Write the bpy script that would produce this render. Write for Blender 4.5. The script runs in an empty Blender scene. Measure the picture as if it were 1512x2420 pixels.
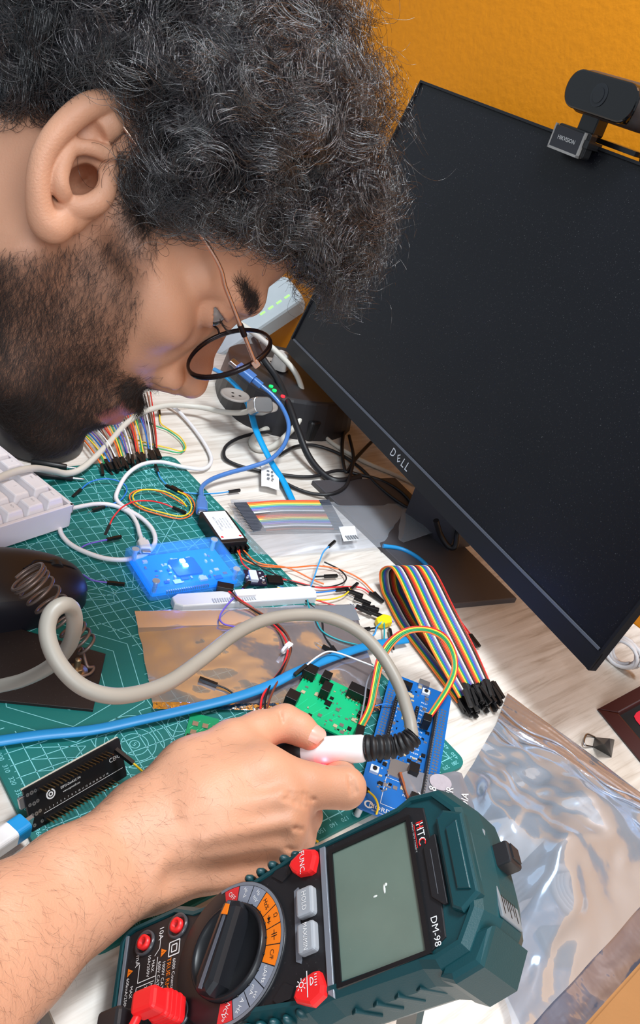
import bpy, bmesh, math, random
import numpy as np
from mathutils import Vector, Matrix, noise

# ------------------------------------------------------------------ camera, world, lights, exposure
SC = bpy.context.scene
COL = SC.collection
MM = 0.001
FPX = 1932.9
CAM = np.array([-146.356, -640.040, 426.305])
RM = np.array([[0.7580, -0.5932, 0.2711], [-0.1350, -0.5494, -0.8246], [0.6381, 0.5885, -0.4965]])
u_, s_, v_ = np.linalg.svd(RM); RM = u_ @ v_

cam_d = bpy.data.cameras.new('camera')
cam = bpy.data.objects.new('camera', cam_d); COL.objects.link(cam)
cam_d.sensor_fit = 'VERTICAL'; cam_d.sensor_height = 36.0
cam_d.lens = FPX / 2420 * 36.0
cam_d.clip_start = 0.01; cam_d.clip_end = 50
M3 = Matrix(((RM[0][0], -RM[1][0], -RM[2][0]), (RM[0][1], -RM[1][1], -RM[2][1]), (RM[0][2], -RM[1][2], -RM[2][2])))
cam.matrix_world = Matrix.Translation(Vector(CAM * MM)) @ M3.to_4x4()
SC.camera = cam

SC.view_settings.view_transform = 'Standard'
SC.view_settings.look = 'None'
SC.view_settings.gamma = 1.0
SC.view_settings.exposure = 0.30
SC.cycles.max_bounces = 7
SC.cycles.diffuse_bounces = 3
SC.cycles.glossy_bounces = 3
SC.cycles.transmission_bounces = 5
SC.cycles.transparent_max_bounces = 12
SC.cycles.caustics_reflective = False
SC.cycles.caustics_refractive = False

world = bpy.data.worlds.new('world'); SC.world = world; world.use_nodes = True
bg = world.node_tree.nodes['Background']
bg.inputs[0].default_value = (0.80, 0.90, 1.0, 1); bg.inputs[1].default_value = 0.40

def area(name, loc, target, size, power, color, size_y=None):
    d = bpy.data.lights.new(name, 'AREA'); d.energy = power; d.color = color
    d.size = size
    if size_y: d.shape = 'RECTANGLE'; d.size_y = size_y
    o = bpy.data.objects.new(name, d); COL.objects.link(o)
    o.location = loc
    o.rotation_euler = (Vector(target) - Vector(loc)).to_track_quat('-Z', 'Y').to_euler()
    return o
# the ceiling tube light over the desk and the window behind the photographer
area('ceiling_light', (0.30, -0.42, 1.38), (0.20, -0.32, 0), 0.42, 18.0, (0.88, 0.95, 1.0), 0.30)
area('window_light', (-0.55, -1.75, 1.30), (0.15, -0.25, 0.25), 1.1, 21.5, (0.91, 0.96, 1.0), 0.9)

# ------------------------------------------------------------------ helpers
def at(px, py, z=0.0):
    """world point (mm) of a height z above the mat"""
    d = np.array([(px - 756) / FPX, (py - 1210) / FPX, 1.0]) @ RM
    return CAM + d * ((z - CAM[2]) / d[2])
def dep(px, py, dd):
    return CAM + (np.array([(px - 756) / FPX, (py - 1210) / FPX, 1.0]) @ RM) * dd
def pv(p): return Vector((float(p[0]), float(p[1]), float(p[2])))

def lin(r, g, b):
    return tuple(((c / 255) / 12.92 if c / 255 <= .04045 else ((c / 255 + .055) / 1.055) ** 2.4) for c in (r, g, b)) + (1,)

MATS = {}
def mat(name, rgb, rough=0.5, metal=0.0, spec=0.5, var=0.06, scale=60, bump=0.0, bscale=400, trans=0.0, ior=1.45, alpha=1.0,
        emit=None, estr=0.0, coat=0.0, sss=0.0, sssr=(1, .35, .2), raw=False, dust=0.0):
    if name in MATS: return MATS[name]
    m = bpy.data.materials.new(name); m.use_nodes = True
    nt = m.node_tree; N = nt.nodes; L = nt.links
    b = N['Principled BSDF']
    c = rgb if raw else lin(*rgb)
    tc = N.new('ShaderNodeTexCoord')
    nz = N.new('ShaderNodeTexNoise'); nz.inputs['Scale'].default_value = scale; nz.inputs['Detail'].default_value = 3
    L.new(tc.outputs['Object'], nz.inputs['Vector'])
    mx = N.new('ShaderNodeMix'); mx.data_type = 'RGBA'
    mx.inputs[6].default_value = tuple(max(0, x * (1 - var)) for x in c[:3]) + (1,)
    mx.inputs[7].default_value = tuple(min(1, x * (1 + var)) for x in c[:3]) + (1,)
    L.new(nz.outputs['Fac'], mx.inputs[0])
    out = mx.outputs[2]
    if dust > 0:
        n2 = N.new('ShaderNodeTexNoise'); n2.inputs['Scale'].default_value = 900; n2.inputs['Detail'].default_value = 2
        L.new(tc.outputs['Object'], n2.inputs['Vector'])
        cr = N.new('ShaderNodeValToRGB'); cr.color_ramp.elements[0].position = .66; cr.color_ramp.elements[1].position = .78
        L.new(n2.outputs['Fac'], cr.inputs[0])
        mu = N.new('ShaderNodeMath'); mu.operation = 'MULTIPLY'; mu.inputs[1].default_value = dust; L.new(cr.outputs[0], mu.inputs[0])
        m2 = N.new('ShaderNodeMix'); m2.data_type = 'RGBA'; m2.inputs[7].default_value = (.5, .5, .5, 1)
        L.new(mu.outputs[0], m2.inputs[0]); L.new(out, m2.inputs[6]); out = m2.outputs[2]
    L.new(out, b.inputs['Base Color'])
    b.inputs['Roughness'].default_value = rough; b.inputs['Metallic'].default_value = metal
    b.inputs['Specular IOR Level'].default_value = spec; b.inputs['IOR'].default_value = ior
    b.inputs['Transmission Weight'].default_value = trans; b.inputs['Alpha'].default_value = alpha
    b.inputs['Coat Weight'].default_value = coat
    if sss > 0:
        b.inputs['Subsurface Weight'].default_value = sss; b.inputs['Subsurface Radius'].default_value = sssr
        b.inputs['Subsurface Scale'].default_value = 0.002
    if emit is not None:
        b.inputs['Emission Color'].default_value = lin(*emit); b.inputs['Emission Strength'].default_value = estr
    if bump > 0:
        bn = N.new('ShaderNodeTexNoise'); bn.inputs['Scale'].default_value = bscale; bn.inputs['Detail'].default_value = 4
        L.new(tc.outputs['Object'], bn.inputs['Vector'])
        bp = N.new('ShaderNodeBump'); bp.inputs['Strength'].default_value = bump; bp.inputs['Distance'].default_value = 0.001
        L.new(bn.outputs['Fac'], bp.inputs['Height']); L.new(bp.outputs[0], b.inputs['Normal'])
    MATS[name] = m
    return m

def film(name, tint, base=0.3, rough=0.08, bump=0.4, bscale=60, lo=None, gc=(.93, .95, 1, 1)):
    """clear or antistatic plastic film: part see-through, part mirror-like, crumpled"""
    if name in MATS: return MATS[name]
    m = bpy.data.materials.new(name); m.use_nodes = True
    nt = m.node_tree; N = nt.nodes; L = nt.links; N.clear()
    o = N.new('ShaderNodeOutputMaterial')
    tr = N.new('ShaderNodeBsdfTransparent'); tr.inputs[0].default_value = tint
    gl = N.new('ShaderNodeBsdfGlossy'); gl.inputs['Roughness'].default_value = rough; gl.inputs[0].default_value = gc
    tc = N.new('ShaderNodeTexCoord'); nz = N.new('ShaderNodeTexNoise'); nz.inputs['Scale'].default_value = bscale; nz.inputs['Detail'].default_value = 3
    L.new(tc.outputs['Object'], nz.inputs['Vector'])
    bp = N.new('ShaderNodeBump'); bp.inputs['Strength'].default_value = bump; bp.inputs['Distance'].default_value = .004
    L.new(nz.outputs['Fac'], bp.inputs['Height']); L.new(bp.outputs[0], gl.inputs['Normal'])
    fr = N.new('ShaderNodeFresnel'); fr.inputs[0].default_value = 1.5; L.new(bp.outputs[0], fr.inputs['Normal'])
    ad = N.new('ShaderNodeMath'); ad.operation = 'ADD'; ad.inputs[1].default_value = base; ad.use_clamp = True
    L.new(fr.outputs[0], ad.inputs[0])
    ms = N.new('ShaderNodeMixShader'); L.new(ad.outputs[0], ms.inputs[0]); L.new(tr.outputs[0], ms.inputs[1]); L.new(gl.outputs[0], ms.inputs[2])
    if lo:
        df = N.new('ShaderNodeBsdfDiffuse'); df.inputs[0].default_value = lo[0]
        m2 = N.new('ShaderNodeMixShader'); m2.inputs[0].default_value = lo[1]
        L.new(ms.outputs[0], m2.inputs[1]); L.new(df.outputs[0], m2.inputs[2]); ms = m2
    L.new(ms.outputs[0], o.inputs[0])
    MATS[name] = m
    return m

def spline(pts, n=10):
    """Catmull-Rom through points -> list of Vectors"""
    P = [pv(p) for p in pts]
    if len(P) < 3: return P
    P = [P[0] * 2 - P[1]] + P + [P[-1] * 2 - P[-2]]
    out = []
    for i in range(1, len(P) - 2):
        a, b, c, d = P[i - 1], P[i], P[i + 1], P[i + 2]
        for k in range(n):
            t = k / n
            out.append(.5 * ((2 * b) + (c - a) * t + (2 * a - 5 * b + 4 * c - d) * t * t + (3 * b - a - 3 * c + d) * t ** 3))
    out.append(P[-2])
    return out

_fontcache = {}
def text_mesh(s, size, align='CENTER'):
    key = (s, align)
    if key not in _fontcache:
        cu = bpy.data.curves.new('txt', 'FONT'); cu.body = s; cu.size = 1.0; cu.align_x = align; cu.align_y = 'CENTER'; cu.resolution_u = 2
        ob = bpy.data.objects.new('txt', cu); COL.objects.link(ob)
        dg = bpy.context.evaluated_depsgraph_get()
        me = bpy.data.meshes.new_from_object(ob.evaluated_get(dg))
        vs = [tuple(v.co) for v in me.vertices]; fs = [tuple(p.vertices) for p in me.polygons]
        bpy.data.objects.remove(ob); bpy.data.curves.remove(cu); bpy.data.meshes.remove(me)
        _fontcache[key] = (vs, fs)
    vs, fs = _fontcache[key]
    return [Vector((v[0] * size, v[1] * size, 0)) for v in vs], fs

class MB:
    """collects shapes (mm) into one mesh object"""
    def __init__(self, T=None):
        self.v = []; self.f = []; self.m = []; self.s = []; self.T = T or Matrix.Identity(4)
    def add(self, vs, fs, mi=0, T=None, smooth=False):
        o = len(self.v); T = self.T @ T if T is not None else self.T
        self.v += [T @ Vector(v) for v in vs]
        self.f += [tuple(i + o for i in f) for f in fs]; self.m += [mi] * len(fs); self.s += [smooth] * len(fs)
    def box(self, lo, hi, mi=0, T=None, bev=0.0, smooth=False):
        x0, y0, z0 = lo; x1, y1, z1 = hi
        if bev > 0:
            self.prism(rrect(x0, y0, x1, y1, bev, 3), z0, z1, mi, T, bev=min(bev * .5, (z1 - z0) * .3)); return
        vs = [(x0, y0, z0), (x1, y0, z0), (x1, y1, z0), (x0, y1, z0), (x0, y0, z1), (x1, y0, z1), (x1, y1, z1), (x0, y1, z1)]
        self.add(vs, [(0, 3, 2, 1), (4, 5, 6, 7), (0, 1, 5, 4), (1, 2, 6, 5), (2, 3, 7, 6), (3, 0, 4, 7)], mi, T, smooth)
    def prism(self, poly, z0, z1, mi=0, T=None, bev=0.0, top=1.0, smooth=False, topmi=None):
        """extrude a ccw polygon; bev chamfers the top rim; top scales the upper face about the centroid"""
        n = len(poly); cx = sum(p[0] for p in poly) / n; cy = sum(p[1] for p in poly) / n
        def ring(z, s=1.0, inset=0.0):
            out = []
            for i, p in enumerate(poly):
                x, y = p[0], p[1]
                if inset:
                    a, b = poly[i - 1], poly[(i + 1) % n]
                    e1 = Vector((x - a[0], y - a[1])); e2 = Vector((b[0] - x, b[1] - y))
                    e1 = e1.normalized() if e1.length > 1e-9 else Vector((1, 0)); e2 = e2.normalized() if e2.length > 1e-9 else e1
                    nn = Vector((-e1.y - e2.y, e1.x + e2.x))
                    if nn.length > 1e-6: nn.normalize(); x += nn.x * inset; y += nn.y * inset
                out.append((cx + (x - cx) * s, cy + (y - cy) * s, z))
            return out
        rings = [ring(z0)]
        if bev > 0: rings += [ring(z1 - bev, top), ring(z1 - bev * .3, top, bev * .3), ring(z1, top, bev)]
        else: rings += [ring(z1, top)]
        vs = [v for r in rings for v in r]; fs = [tuple(reversed(range(n)))]
        for k in range(len(rings) - 1):
            for i in range(n):
                j = (i + 1) % n
                fs.append((k * n + i, k * n + j, (k + 1) * n + j, (k + 1) * n + i))
        self.add(vs, fs, mi, T, smooth)
        self.add(rings[-1], [tuple(range(n))], mi if topmi is None else topmi, T)
    def cyl(self, a, b, r, r2=None, n=16, mi=0, T=None, caps=True, smooth=True):
        self.tube([a, b], r if r2 is None else [r, r2], n, mi, T, caps, smooth)
    def tube(self, pts, r, n=8, mi=0, T=None, caps=True, smooth=True, flat=None, up=None):
        P = [pv(p) for p in pts]; k = len(P)
        R = r if isinstance(r, (list, tuple)) else [r] * k
        t0 = (P[1] - P[0]).normalized()
        ref = Vector(up) if up is not None else (Vector((0, 0, 1)) if abs(t0.z) < .9 else Vector((1, 0, 0)))
        nrm = (ref - t0 * ref.dot(t0)).normalized()
        vs = []
        for i in range(k):
            t = (P[min(i + 1, k - 1)] - P[max(i - 1, 0)])
            t = t.normalized() if t.length > 1e-9 else t0
            if up is not None: nrm = Vector(up)
            nrm = nrm - t * nrm.dot(t)
            nrm = nrm.normalized() if nrm.length > 1e-6 else t.orthogonal().normalized()
            bn = t.cross(nrm)
            for j in range(n):
                a = 2 * math.pi * (j + .5) / n
                ca, sa = math.cos(a), math.sin(a)
                if flat: vs.append(P[i] + nrm * (ca * R[i] * flat[0]) + bn * (sa * R[i] * flat[1]))
                else: vs.append(P[i] + nrm * (ca * R[i]) + bn * (sa * R[i]))
        fs = []
        for i in range(k - 1):
            for j in range(n):
                q = (j + 1) % n
                fs.append((i * n + j, i * n + q, (i + 1) * n + q, (i + 1) * n + j))
        self.add(vs, fs, mi, T, smooth)
        if caps:
            self.add(vs[:n], [tuple(reversed(range(n)))], mi, T); self.add(vs[-n:], [tuple(range(n))], mi, T)
    def lathe(self, prof, n=32, mi=0, T=None, smooth=True, close=True):
        vs = []; fs = []; k = len(prof)
        for (r, z) in prof:
            for j in range(n):
                a = 2 * math.pi * j / n; vs.append((r * math.cos(a), r * math.sin(a), z))
        for i in range(k - 1):
            for j in range(n):
                q = (j + 1) % n; fs.append((i * n + j, i * n + q, (i + 1) * n + q, (i + 1) * n + j))
        self.add(vs, fs, mi, T, smooth)
        if close:
            self.add(vs[:n], [tuple(reversed(range(n)))], mi, T); self.add(vs[-n:], [tuple(range(n))], mi, T)
    def sphere(self, c, r, n=12, mi=0, T=None):
        rx, ry, rz = r if isinstance(r, (tuple, list)) else (r, r, r)
        vs = []; fs = []; m = n // 2
        for i in range(m + 1):
            th = math.pi * i / m
            for j in range(n):
                a = 2 * math.pi * j / n
                vs.append((c[0] + rx * math.sin(th) * math.cos(a), c[1] + ry * math.sin(th) * math.sin(a), c[2] + rz * math.cos(th)))
        for i in range(m):
            for j in range(n):
                q = (j + 1) % n; fs.append((i * n + j, (i + 1) * n + j, (i + 1) * n + q, i * n + q))
        self.add(vs, fs, mi, T, True)
    def line(self, a, b, w, z, mi=0, T=None):
        a = Vector((a[0], a[1])); b = Vector((b[0], b[1])); d = b - a
        if d.length < 1e-6: return
        n = Vector((-d.y, d.x)).normalized() * w / 2
        self.add([(a.x - n.x, a.y - n.y, z), (b.x - n.x, b.y - n.y, z), (b.x + n.x, b.y + n.y, z), (a.x + n.x, a.y + n.y, z)], [(0, 1, 2, 3)], mi, T)
    def arc(self, c, r, w, z, a0=0, a1=360, n=48, mi=0, T=None):
        A = [math.radians(a0 + (a1 - a0) * i / n) for i in range(n + 1)]
        for i in range(n):
            p = [(c[0] + q * math.cos(t), c[1] + q * math.sin(t), z) for q, t in ((r - w / 2, A[i]), (r + w / 2, A[i]), (r + w / 2, A[i + 1]), (r - w / 2, A[i + 1]))]
            self.add(p, [(0, 1, 2, 3)], mi, T)
    def sector(self, c, r0, r1, a0, a1, z, mi=0, T=None, n=8):
        A = [math.radians(a0 + (a1 - a0) * i / n) for i in range(n + 1)]
        for i in range(n):
            p = [(c[0] + q * math.cos(t), c[1] + q * math.sin(t), z) for q, t in ((r0, A[i]), (r1, A[i]), (r1, A[i + 1]), (r0, A[i + 1]))]
            self.add(p, [(0, 1, 2, 3)], mi, T)
    def text(self, s, x, y, size, z, ang=0.0, mi=0, T=None, align='CENTER', sx=1.0):
        vs, fs = text_mesh(s, size, align)
        R = Matrix.Translation((x, y, z)) @ Matrix.Rotation(math.radians(ang), 4, 'Z') @ Matrix.Diagonal((sx, 1, 1, 1))
        self.add(vs, fs, mi, (T @ R) if T is not None else R)
    def build(self, name, mats, parent=None, label=None):
        me = bpy.data.meshes.new(name)
        org = Vector((0, 0, 0))
        me.from_pydata([tuple(v * MM) for v in self.v], [], self.f)
        if not isinstance(mats, (list, tuple)): mats = [mats]
        for m in mats: me.materials.append(m)
        me.polygons.foreach_set('material_index', self.m)
        me.polygons.foreach_set('use_smooth', self.s)
        me.update()
        ob = bpy.data.objects.new(name, me); COL.objects.link(ob)
        if parent is not None:
            ob.parent = parent; ob.matrix_parent_inverse = Matrix.Translation(-worldloc(parent))
        if label: ob['label'] = label
        return ob

def worldloc(o):
    return o.location.copy() if o.type == 'EMPTY' else Vector((0, 0, 0))
def rrect(x0, y0, x1, y1, r, n=4):
    out = []
    for cx, cy, a in ((x1 - r, y0 + r, -90), (x1 - r, y1 - r, 0), (x0 + r, y1 - r, 90), (x0 + r, y0 + r, 180)):
        for i in range(n + 1):
            t = math.radians(a + 90 * i / n); out.append((cx + r * math.cos(t), cy + r * math.sin(t)))
    return out
def tag(o, label, cat, group=None, kind=None):
    o['label'] = label; o['category'] = cat
    if group: o['group'] = group
    if kind: o['kind'] = kind
    return o
def thing(name, loc, label, cat, group=None):
    o = bpy.data.objects.new(name, None); COL.objects.link(o)
    o.empty_display_size = .02
    o.location = pv(loc) * MM
    return tag(o, label, cat, group)
def structure(o): o['kind'] = 'structure'; return o
def frame(o, x, y, n):
    """4x4 matrix (mm) from origin and three axes"""
    return Matrix(((x[0], y[0], n[0], o[0]), (x[1], y[1], n[1], o[1]), (x[2], y[2], n[2], o[2]), (0, 0, 0, 1)))
def flatframe(o, ang, z=0.0):
    return Matrix.Translation((o[0], o[1], z)) @ Matrix.Rotation(math.radians(ang), 4, 'Z')
class Quad:
    """a flat quad on the table from four points; P(u,v) with u along a->b, v along a->d; T = rigid frame"""
    def __init__(self, pts, z):
        self.c = [np.array(p, float) for p in pts]; self.z = z
        a, b, c, d = self.c
        o = (a + b + c + d) / 4
        x = (b - a) + (c - d); x /= np.linalg.norm(x); y = np.array([-x[1], x[0], 0])
        if y @ ((d - a) + (c - b)) < 0: self.flip = -1
        else: self.flip = 1
        self.w = (np.linalg.norm(b - a) + np.linalg.norm(c - d)) / 2
        self.h = (abs((d - a) @ y) + abs((c - b) @ y)) / 2
        y = y * self.flip; o = o - x * self.w / 2 - y * self.h / 2; o[2] = z
        self.T = frame(o, x, y, (0, 0, 1))
        self.o, self.x, self.y = o, x, y
    def P(self, u, v, z=0): return self.o + self.x * u + self.y * v + np.array([0, 0, z])
RND = random.Random(7)
# ------------------------------------------------------------------ the room: orange wall, floor, far walls
def wall_mat(name, rgb):
    if name in MATS: return MATS[name]
    m = mat(name, rgb, 0.55, var=.05, scale=3, spec=.35)
    nt = m.node_tree; b = nt.nodes['Principled BSDF']
    tc = nt.nodes['Texture Coordinate']
    n1 = nt.nodes.new('ShaderNodeTexNoise'); n1.inputs['Scale'].default_value = 110; n1.inputs['Detail'].default_value = 6
    nt.links.new(tc.outputs['Object'], n1.inputs['Vector'])
    bp = nt.nodes.new('ShaderNodeBump'); bp.inputs['Strength'].default_value = .32; bp.inputs['Distance'].default_value = .002
    nt.links.new(n1.outputs['Fac'], bp.inputs['Height']); nt.links.new(bp.outputs[0], b.inputs['Normal'])
    return m
WALLX = 628
mb = MB(); mb.box((WALLX, -1900, -740), (WALLX + 80, 1600, 1700))
structure(mb.build('wall_back', wall_mat('orange_wall_paint', (206, 126, 4))))
mb = MB(); mb.box((-2200, -1900, -780), (WALLX + 80, 1600, -740))
structure(mb.build('floor', mat('floor_tile', (150, 140, 130), .4)))

# ------------------------------------------------------------------ desk
def wood(name):
    m = bpy.data.materials.new(name); m.use_nodes = True; MATS[name] = m
    nt = m.node_tree; N = nt.nodes; L = nt.links; b = N['Principled BSDF']
    tc = N.new('ShaderNodeTexCoord'); mp = N.new('ShaderNodeMapping'); mp.inputs['Scale'].default_value = (6, 90, 6)
    mp.inputs['Rotation'].default_value = (0, 0, .12)
    L.new(tc.outputs['Object'], mp.inputs[0])
    n1 = N.new('ShaderNodeTexNoise'); n1.inputs['Scale'].default_value = 1.6; n1.inputs['Detail'].default_value = 7; n1.inputs['Roughness'].default_value = .65
    n1.inputs['Distortion'].default_value = .6
    L.new(mp.outputs[0], n1.inputs['Vector'])
    cr = N.new('ShaderNodeValToRGB'); e = cr.color_ramp.elements
    e[0].position = .30; e[0].color = lin(184, 172, 160); e[1].position = .66; e[1].color = lin(228, 222, 215)
    x = e.new(.47); x.color = lin(214, 206, 197)
    L.new(n1.outputs['Fac'], cr.inputs[0])
    n2 = N.new('ShaderNodeTexNoise'); n2.inputs['Scale'].default_value = 9; n2.inputs['Detail'].default_value = 5; L.new(tc.outputs['Object'], n2.inputs['Vector'])
    c2 = N.new('ShaderNodeValToRGB'); c2.color_ramp.elements[0].position = .33; c2.color_ramp.elements[0].color = lin(196, 184, 170); c2.color_ramp.elements[1].position = .5; c2.color_ramp.elements[1].color = (1, 1, 1, 1)
    L.new(n2.outputs['Fac'], c2.inputs[0])
    mu = N.new('ShaderNodeMix'); mu.data_type = 'RGBA'; mu.blend_type = 'MULTIPLY'; mu.inputs[0].default_value = .5
    L.new(cr.outputs[0], mu.inputs[6]); L.new(c2.outputs[0], mu.inputs[7]); L.new(mu.outputs[2], b.inputs['Base Color'])
    b.inputs['Roughness'].default_value = .5; b.inputs['Specular IOR Level'].default_value = .3
    bp = N.new('ShaderNodeBump'); bp.inputs['Strength'].default_value = .2; bp.inputs['Distance'].default_value = .0005
    L.new(n1.outputs['Fac'], bp.inputs['Height']); L.new(bp.outputs[0], b.inputs['Normal'])
    return m
WOOD = wood('pale_grey_wood')
desk = thing('desk', (300, -200, -740), 'pale grey wood-grain desk under all the electronics', 'desk')
mb = MB(); mb.box((-26, -950, -21), (WALLX - 1, 1100, -3)); mb.build('desktop', WOOD, desk)
mb = MB(); mb.box((-26.8, -950, -21.2), (-26, 1100, -3.2)); mb.build('edge_band', mat('edge_band', (142, 128, 114), .5, var=.2, scale=40), desk, 'grey-brown edge band')
for yy in (-930, 1070):
    mb = MB(); mb.box((-10, yy - 12, -740), (WALLX - 20, yy + 12, -21)); mb.build('side_panel', WOOD, desk)

# ------------------------------------------------------------------ green cutting mat with its printed grid
mb = MB()
mb.prism([(p[0], p[1]) for p in rrect(0, -450, 300, 0, 9, 6)], -3, 0, 0, bev=.25)
zl = .06; W = .55
hexc = np.array([66.0, -262.0])
def blank(x, y):
    """unprinted areas of the grid: around the hexagons and the circles"""
    if (x - hexc[0]) ** 2 + (y - hexc[1]) ** 2 < 58 ** 2: return True
    if (x - 245) ** 2 + (y + 300) ** 2 < 28 ** 2: return True
    return False
def gl(a, b, w=W, test=True):
    a = np.array(a, float); b = np.array(b, float); n = max(1, int(np.linalg.norm(b - a) / 5)) if test else 1
    run = None
    for i in range(n):
        p, q = a + (b - a) * i / n, a + (b - a) * (i + 1) / n
        c = (p + q) / 2
        ok = (not test) or not blank(*c)
        if ok and run is None: run = p
        if run is not None and (not ok or i == n - 1):
            mb.line(run, q if ok else p, w, zl, 1); run = None
for k in range(0, 29):
    gl((10 + 10 * k, -10), (10 + 10 * k, -440), W * 1.3 if k in (0, 28) else W)
for k in range(0, 44):
    gl((10, -10 - 10 * k), (290, -10 - 10 * k), W * 1.3 if k in (0, 43) else W)
for k in range(0, 44):
    y = -10 - 10 * k
    gl((7.6, y), (10, y), .4, False); gl((290, y), (292.4, y), .4, False)
    for h in (5,):
        if k < 43: gl((8.4, y - h), (10, y - h), .35, False); gl((290, y - h), (291.6, y - h), .35, False)
    mb.text(str(10 * k), 4.9, y - .8, 4.3, zl, -90, 1); mb.text(str(10 * k), 295.3, y, 4.3, zl, 90, 1)
for k in range(0, 29):
    x = 10 + 10 * k
    gl((x, -442.4), (x, -440), .4, False); gl((x, -10), (x, -7.6), .4, False)
    mb.text(str(10 * k), x, -445.2, 4.2, zl, 180, 1); mb.text(str(10 * k), x, -4.8, 4.2, zl, 180, 1)
for r in (27, 40, 52):                                             # nested hexagons
    P = [(hexc[0] + r * 1.13 * math.cos(math.radians(a)), hexc[1] + r * 1.13 * math.sin(math.radians(a))) for a in range(15, 375, 60)]
    for i in range(6): mb.line(P[i], P[(i + 1) % 6], .55, zl, 1)
for r, w in ((3.2, .5), (9, .5), (14, .5), (19.5, .5), (25, .5)): mb.arc((84, -335), r, w, zl, n=48, mi=1)
mb.text('5', 84, -335, 4.6, zl, -60, 1)
mb.arc((119, -331), 7, .5, zl, n=32, mi=1); mb.text('11', 114, -322, 4.2, zl, -60, 1)
mb.arc((142, -338), 9, .5, zl, n=32, mi=1)
for s, lab in ((5, '5'), (15, '15'), (25, '25'), (35, '35')):        # nested triangles by the left edge
    x0, yb = 20 , -345
    mb.line((x0, yb + s), (x0 + s, yb + s * .55 + 2), .5, zl, 1); mb.line((x0, yb), (x0 + s, yb + s * .55 + 2), .5, zl, 1)
    mb.text(lab, x0 + s - 2, yb + s * .4, 4.4, zl, -70, 1)
for a in (15, 30, 45, 60, 75, 105, 120, 135, 150, 165):              # protractor rays from the middle of the mat
    o = np.array((150.0, -200.0)); d = np.array((math.cos(math.radians(a)), math.sin(math.radians(a))))
    L1 = min(190 / d[1] if d[1] > 0 else 1e9, (140 / abs(d[0])) if abs(d[0]) > 1e-6 else 1e9)
    gl(o + d * 14, o + d * min(L1, 185), .55)
mb.arc((150, -200), 14, .5, zl, 0, 180, 32, 1); mb.arc((150, -200), 100, .5, zl, 0, 180, 64, 1)
for a, b in (((10, -440), (150, -300)), ((50, -286), (60, -303)), ((113, -218), (134, -245)), ((20, -200), (50, -286)), ((90, -318), (60, -303)), ((150, -200), (105, -204)), ((230, -360), (290, -300)), ((150, -300), (290, -440)), ((150, -200), (240, -300))):
    gl(a, b, .5)
mb.text('A3', 262, -22, 17, zl, 180, 1); mb.text('SMART CUT', 262, -38, 7, zl, 180, 1); mb.text('CUTTING MAT', 262, -48, 6.5, zl, 180, 1)
mb.text('450 x 300 mm', 262, -57, 5, zl, 180, 1)
o = mb.build('cutting_mat', [mat('mat_green', (13, 108, 104), .55, var=.1, scale=14, bump=.15, bscale=1500), mat('mat_print', (128, 205, 212), .5, var=.12, scale=90)])
tag(o, 'green self-healing cutting mat printed with a pale blue grid, flat on the desk', 'cutting mat')
# ------------------------------------------------------------------ monitor
MBL = np.array([503.6, 101.7, 72.2]); MR = np.array([-112.19, -562.6, 0.0]); MU = np.array([74.87, -14.93, 329.02])
MW, MH = np.linalg.norm(MR), np.linalg.norm(MU)
mx_, my_ = MR / MW, MU / MH; mn_ = np.cross(mx_, my_)
TM = frame(MBL, mx_, my_, mn_)
mon = thing('monitor', (545, -190, -3), 'large black flat-screen monitor switched off, in front of the orange wall', 'monitor')
BLK = mat('monitor_black', (12, 13, 18), .42, var=.15, scale=30)
mb = MB(TM)
b = 7.5; ch = 17
mb.prism([(0, 0), (MW, 0), (MW, MH), (0, MH)], -9, -2.0, 0)
for lo, hi in (((0, 0, -2), (MW, ch, .6)), ((0, MH - 2.5, -2), (MW, MH, 1.2)), ((0, ch, -2), (2.5, MH - 2.5, 1.2)), ((MW - 2.5, 0, -2), (MW, MH - 2.5, 1.2))):
    mb.box(lo, hi, 0)
mb.prism(rrect(70, 30, MW - 70, MH - 60, 30, 5), -40, -9, 0)
mb.build('housing', BLK, mon)
mb = MB(TM); mb.box((2.5, ch + 1.6, -2), (MW - 2.5, MH - 2.5, -.9))
SCR = mat('screen_black', (13, 14, 20), .34, spec=.4, var=.3, scale=9, dust=.16)
mb.build('screen', SCR, mon)
mb = MB(TM); mb.box((6, ch, -1), (MW - 4, ch + 2.0, 1.0)); mb.build('trim_strip', mat('strip_grey', (92, 96, 106), .35, metal=.3), mon, 'thin grey strip below the screen')
mb = MB(TM); mb.text('D', MW / 2 - 22, 8.4, 12, .75, 0, 0, sx=.92); mb.text('E', MW / 2 - 10.5, 8.4, 11, .75, 38, 0); mb.text('L', MW / 2 - 1.5, 8.4, 12, .75, 0, 0); mb.text('L', MW / 2 + 6, 8.4, 12, .75, 0, 0)
mb.build('logo', mat('logo_silver', (205, 208, 214), .35, metal=.4), mon, 'silver letters on the lower bezel')
mb = MB(); q = [at(*p, -3) for p in ((735, 1145), (930, 1138), (1216, 1424), (1045, 1441))]
mb.prism([(p[0], p[1]) for p in reversed(q)], -3, 3, 0, bev=1.5)
GREYP = mat('stand_grey', (68, 66, 70), .42, var=.1, scale=30, bump=.1)
mb.build('stand_base', GREYP, mon)
nb = (q[0] + q[1] + q[2] + q[3]) / 4
mb = MB(); mb.prism([(nb[0] + 20, nb[1] - 35), (nb[0] + 55, nb[1] - 35), (nb[0] + 55, nb[1] + 35), (nb[0] + 20, nb[1] + 35)], 2, 190, 0, bev=4)
mb.build('stand_neck', GREYP, mon)

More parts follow.
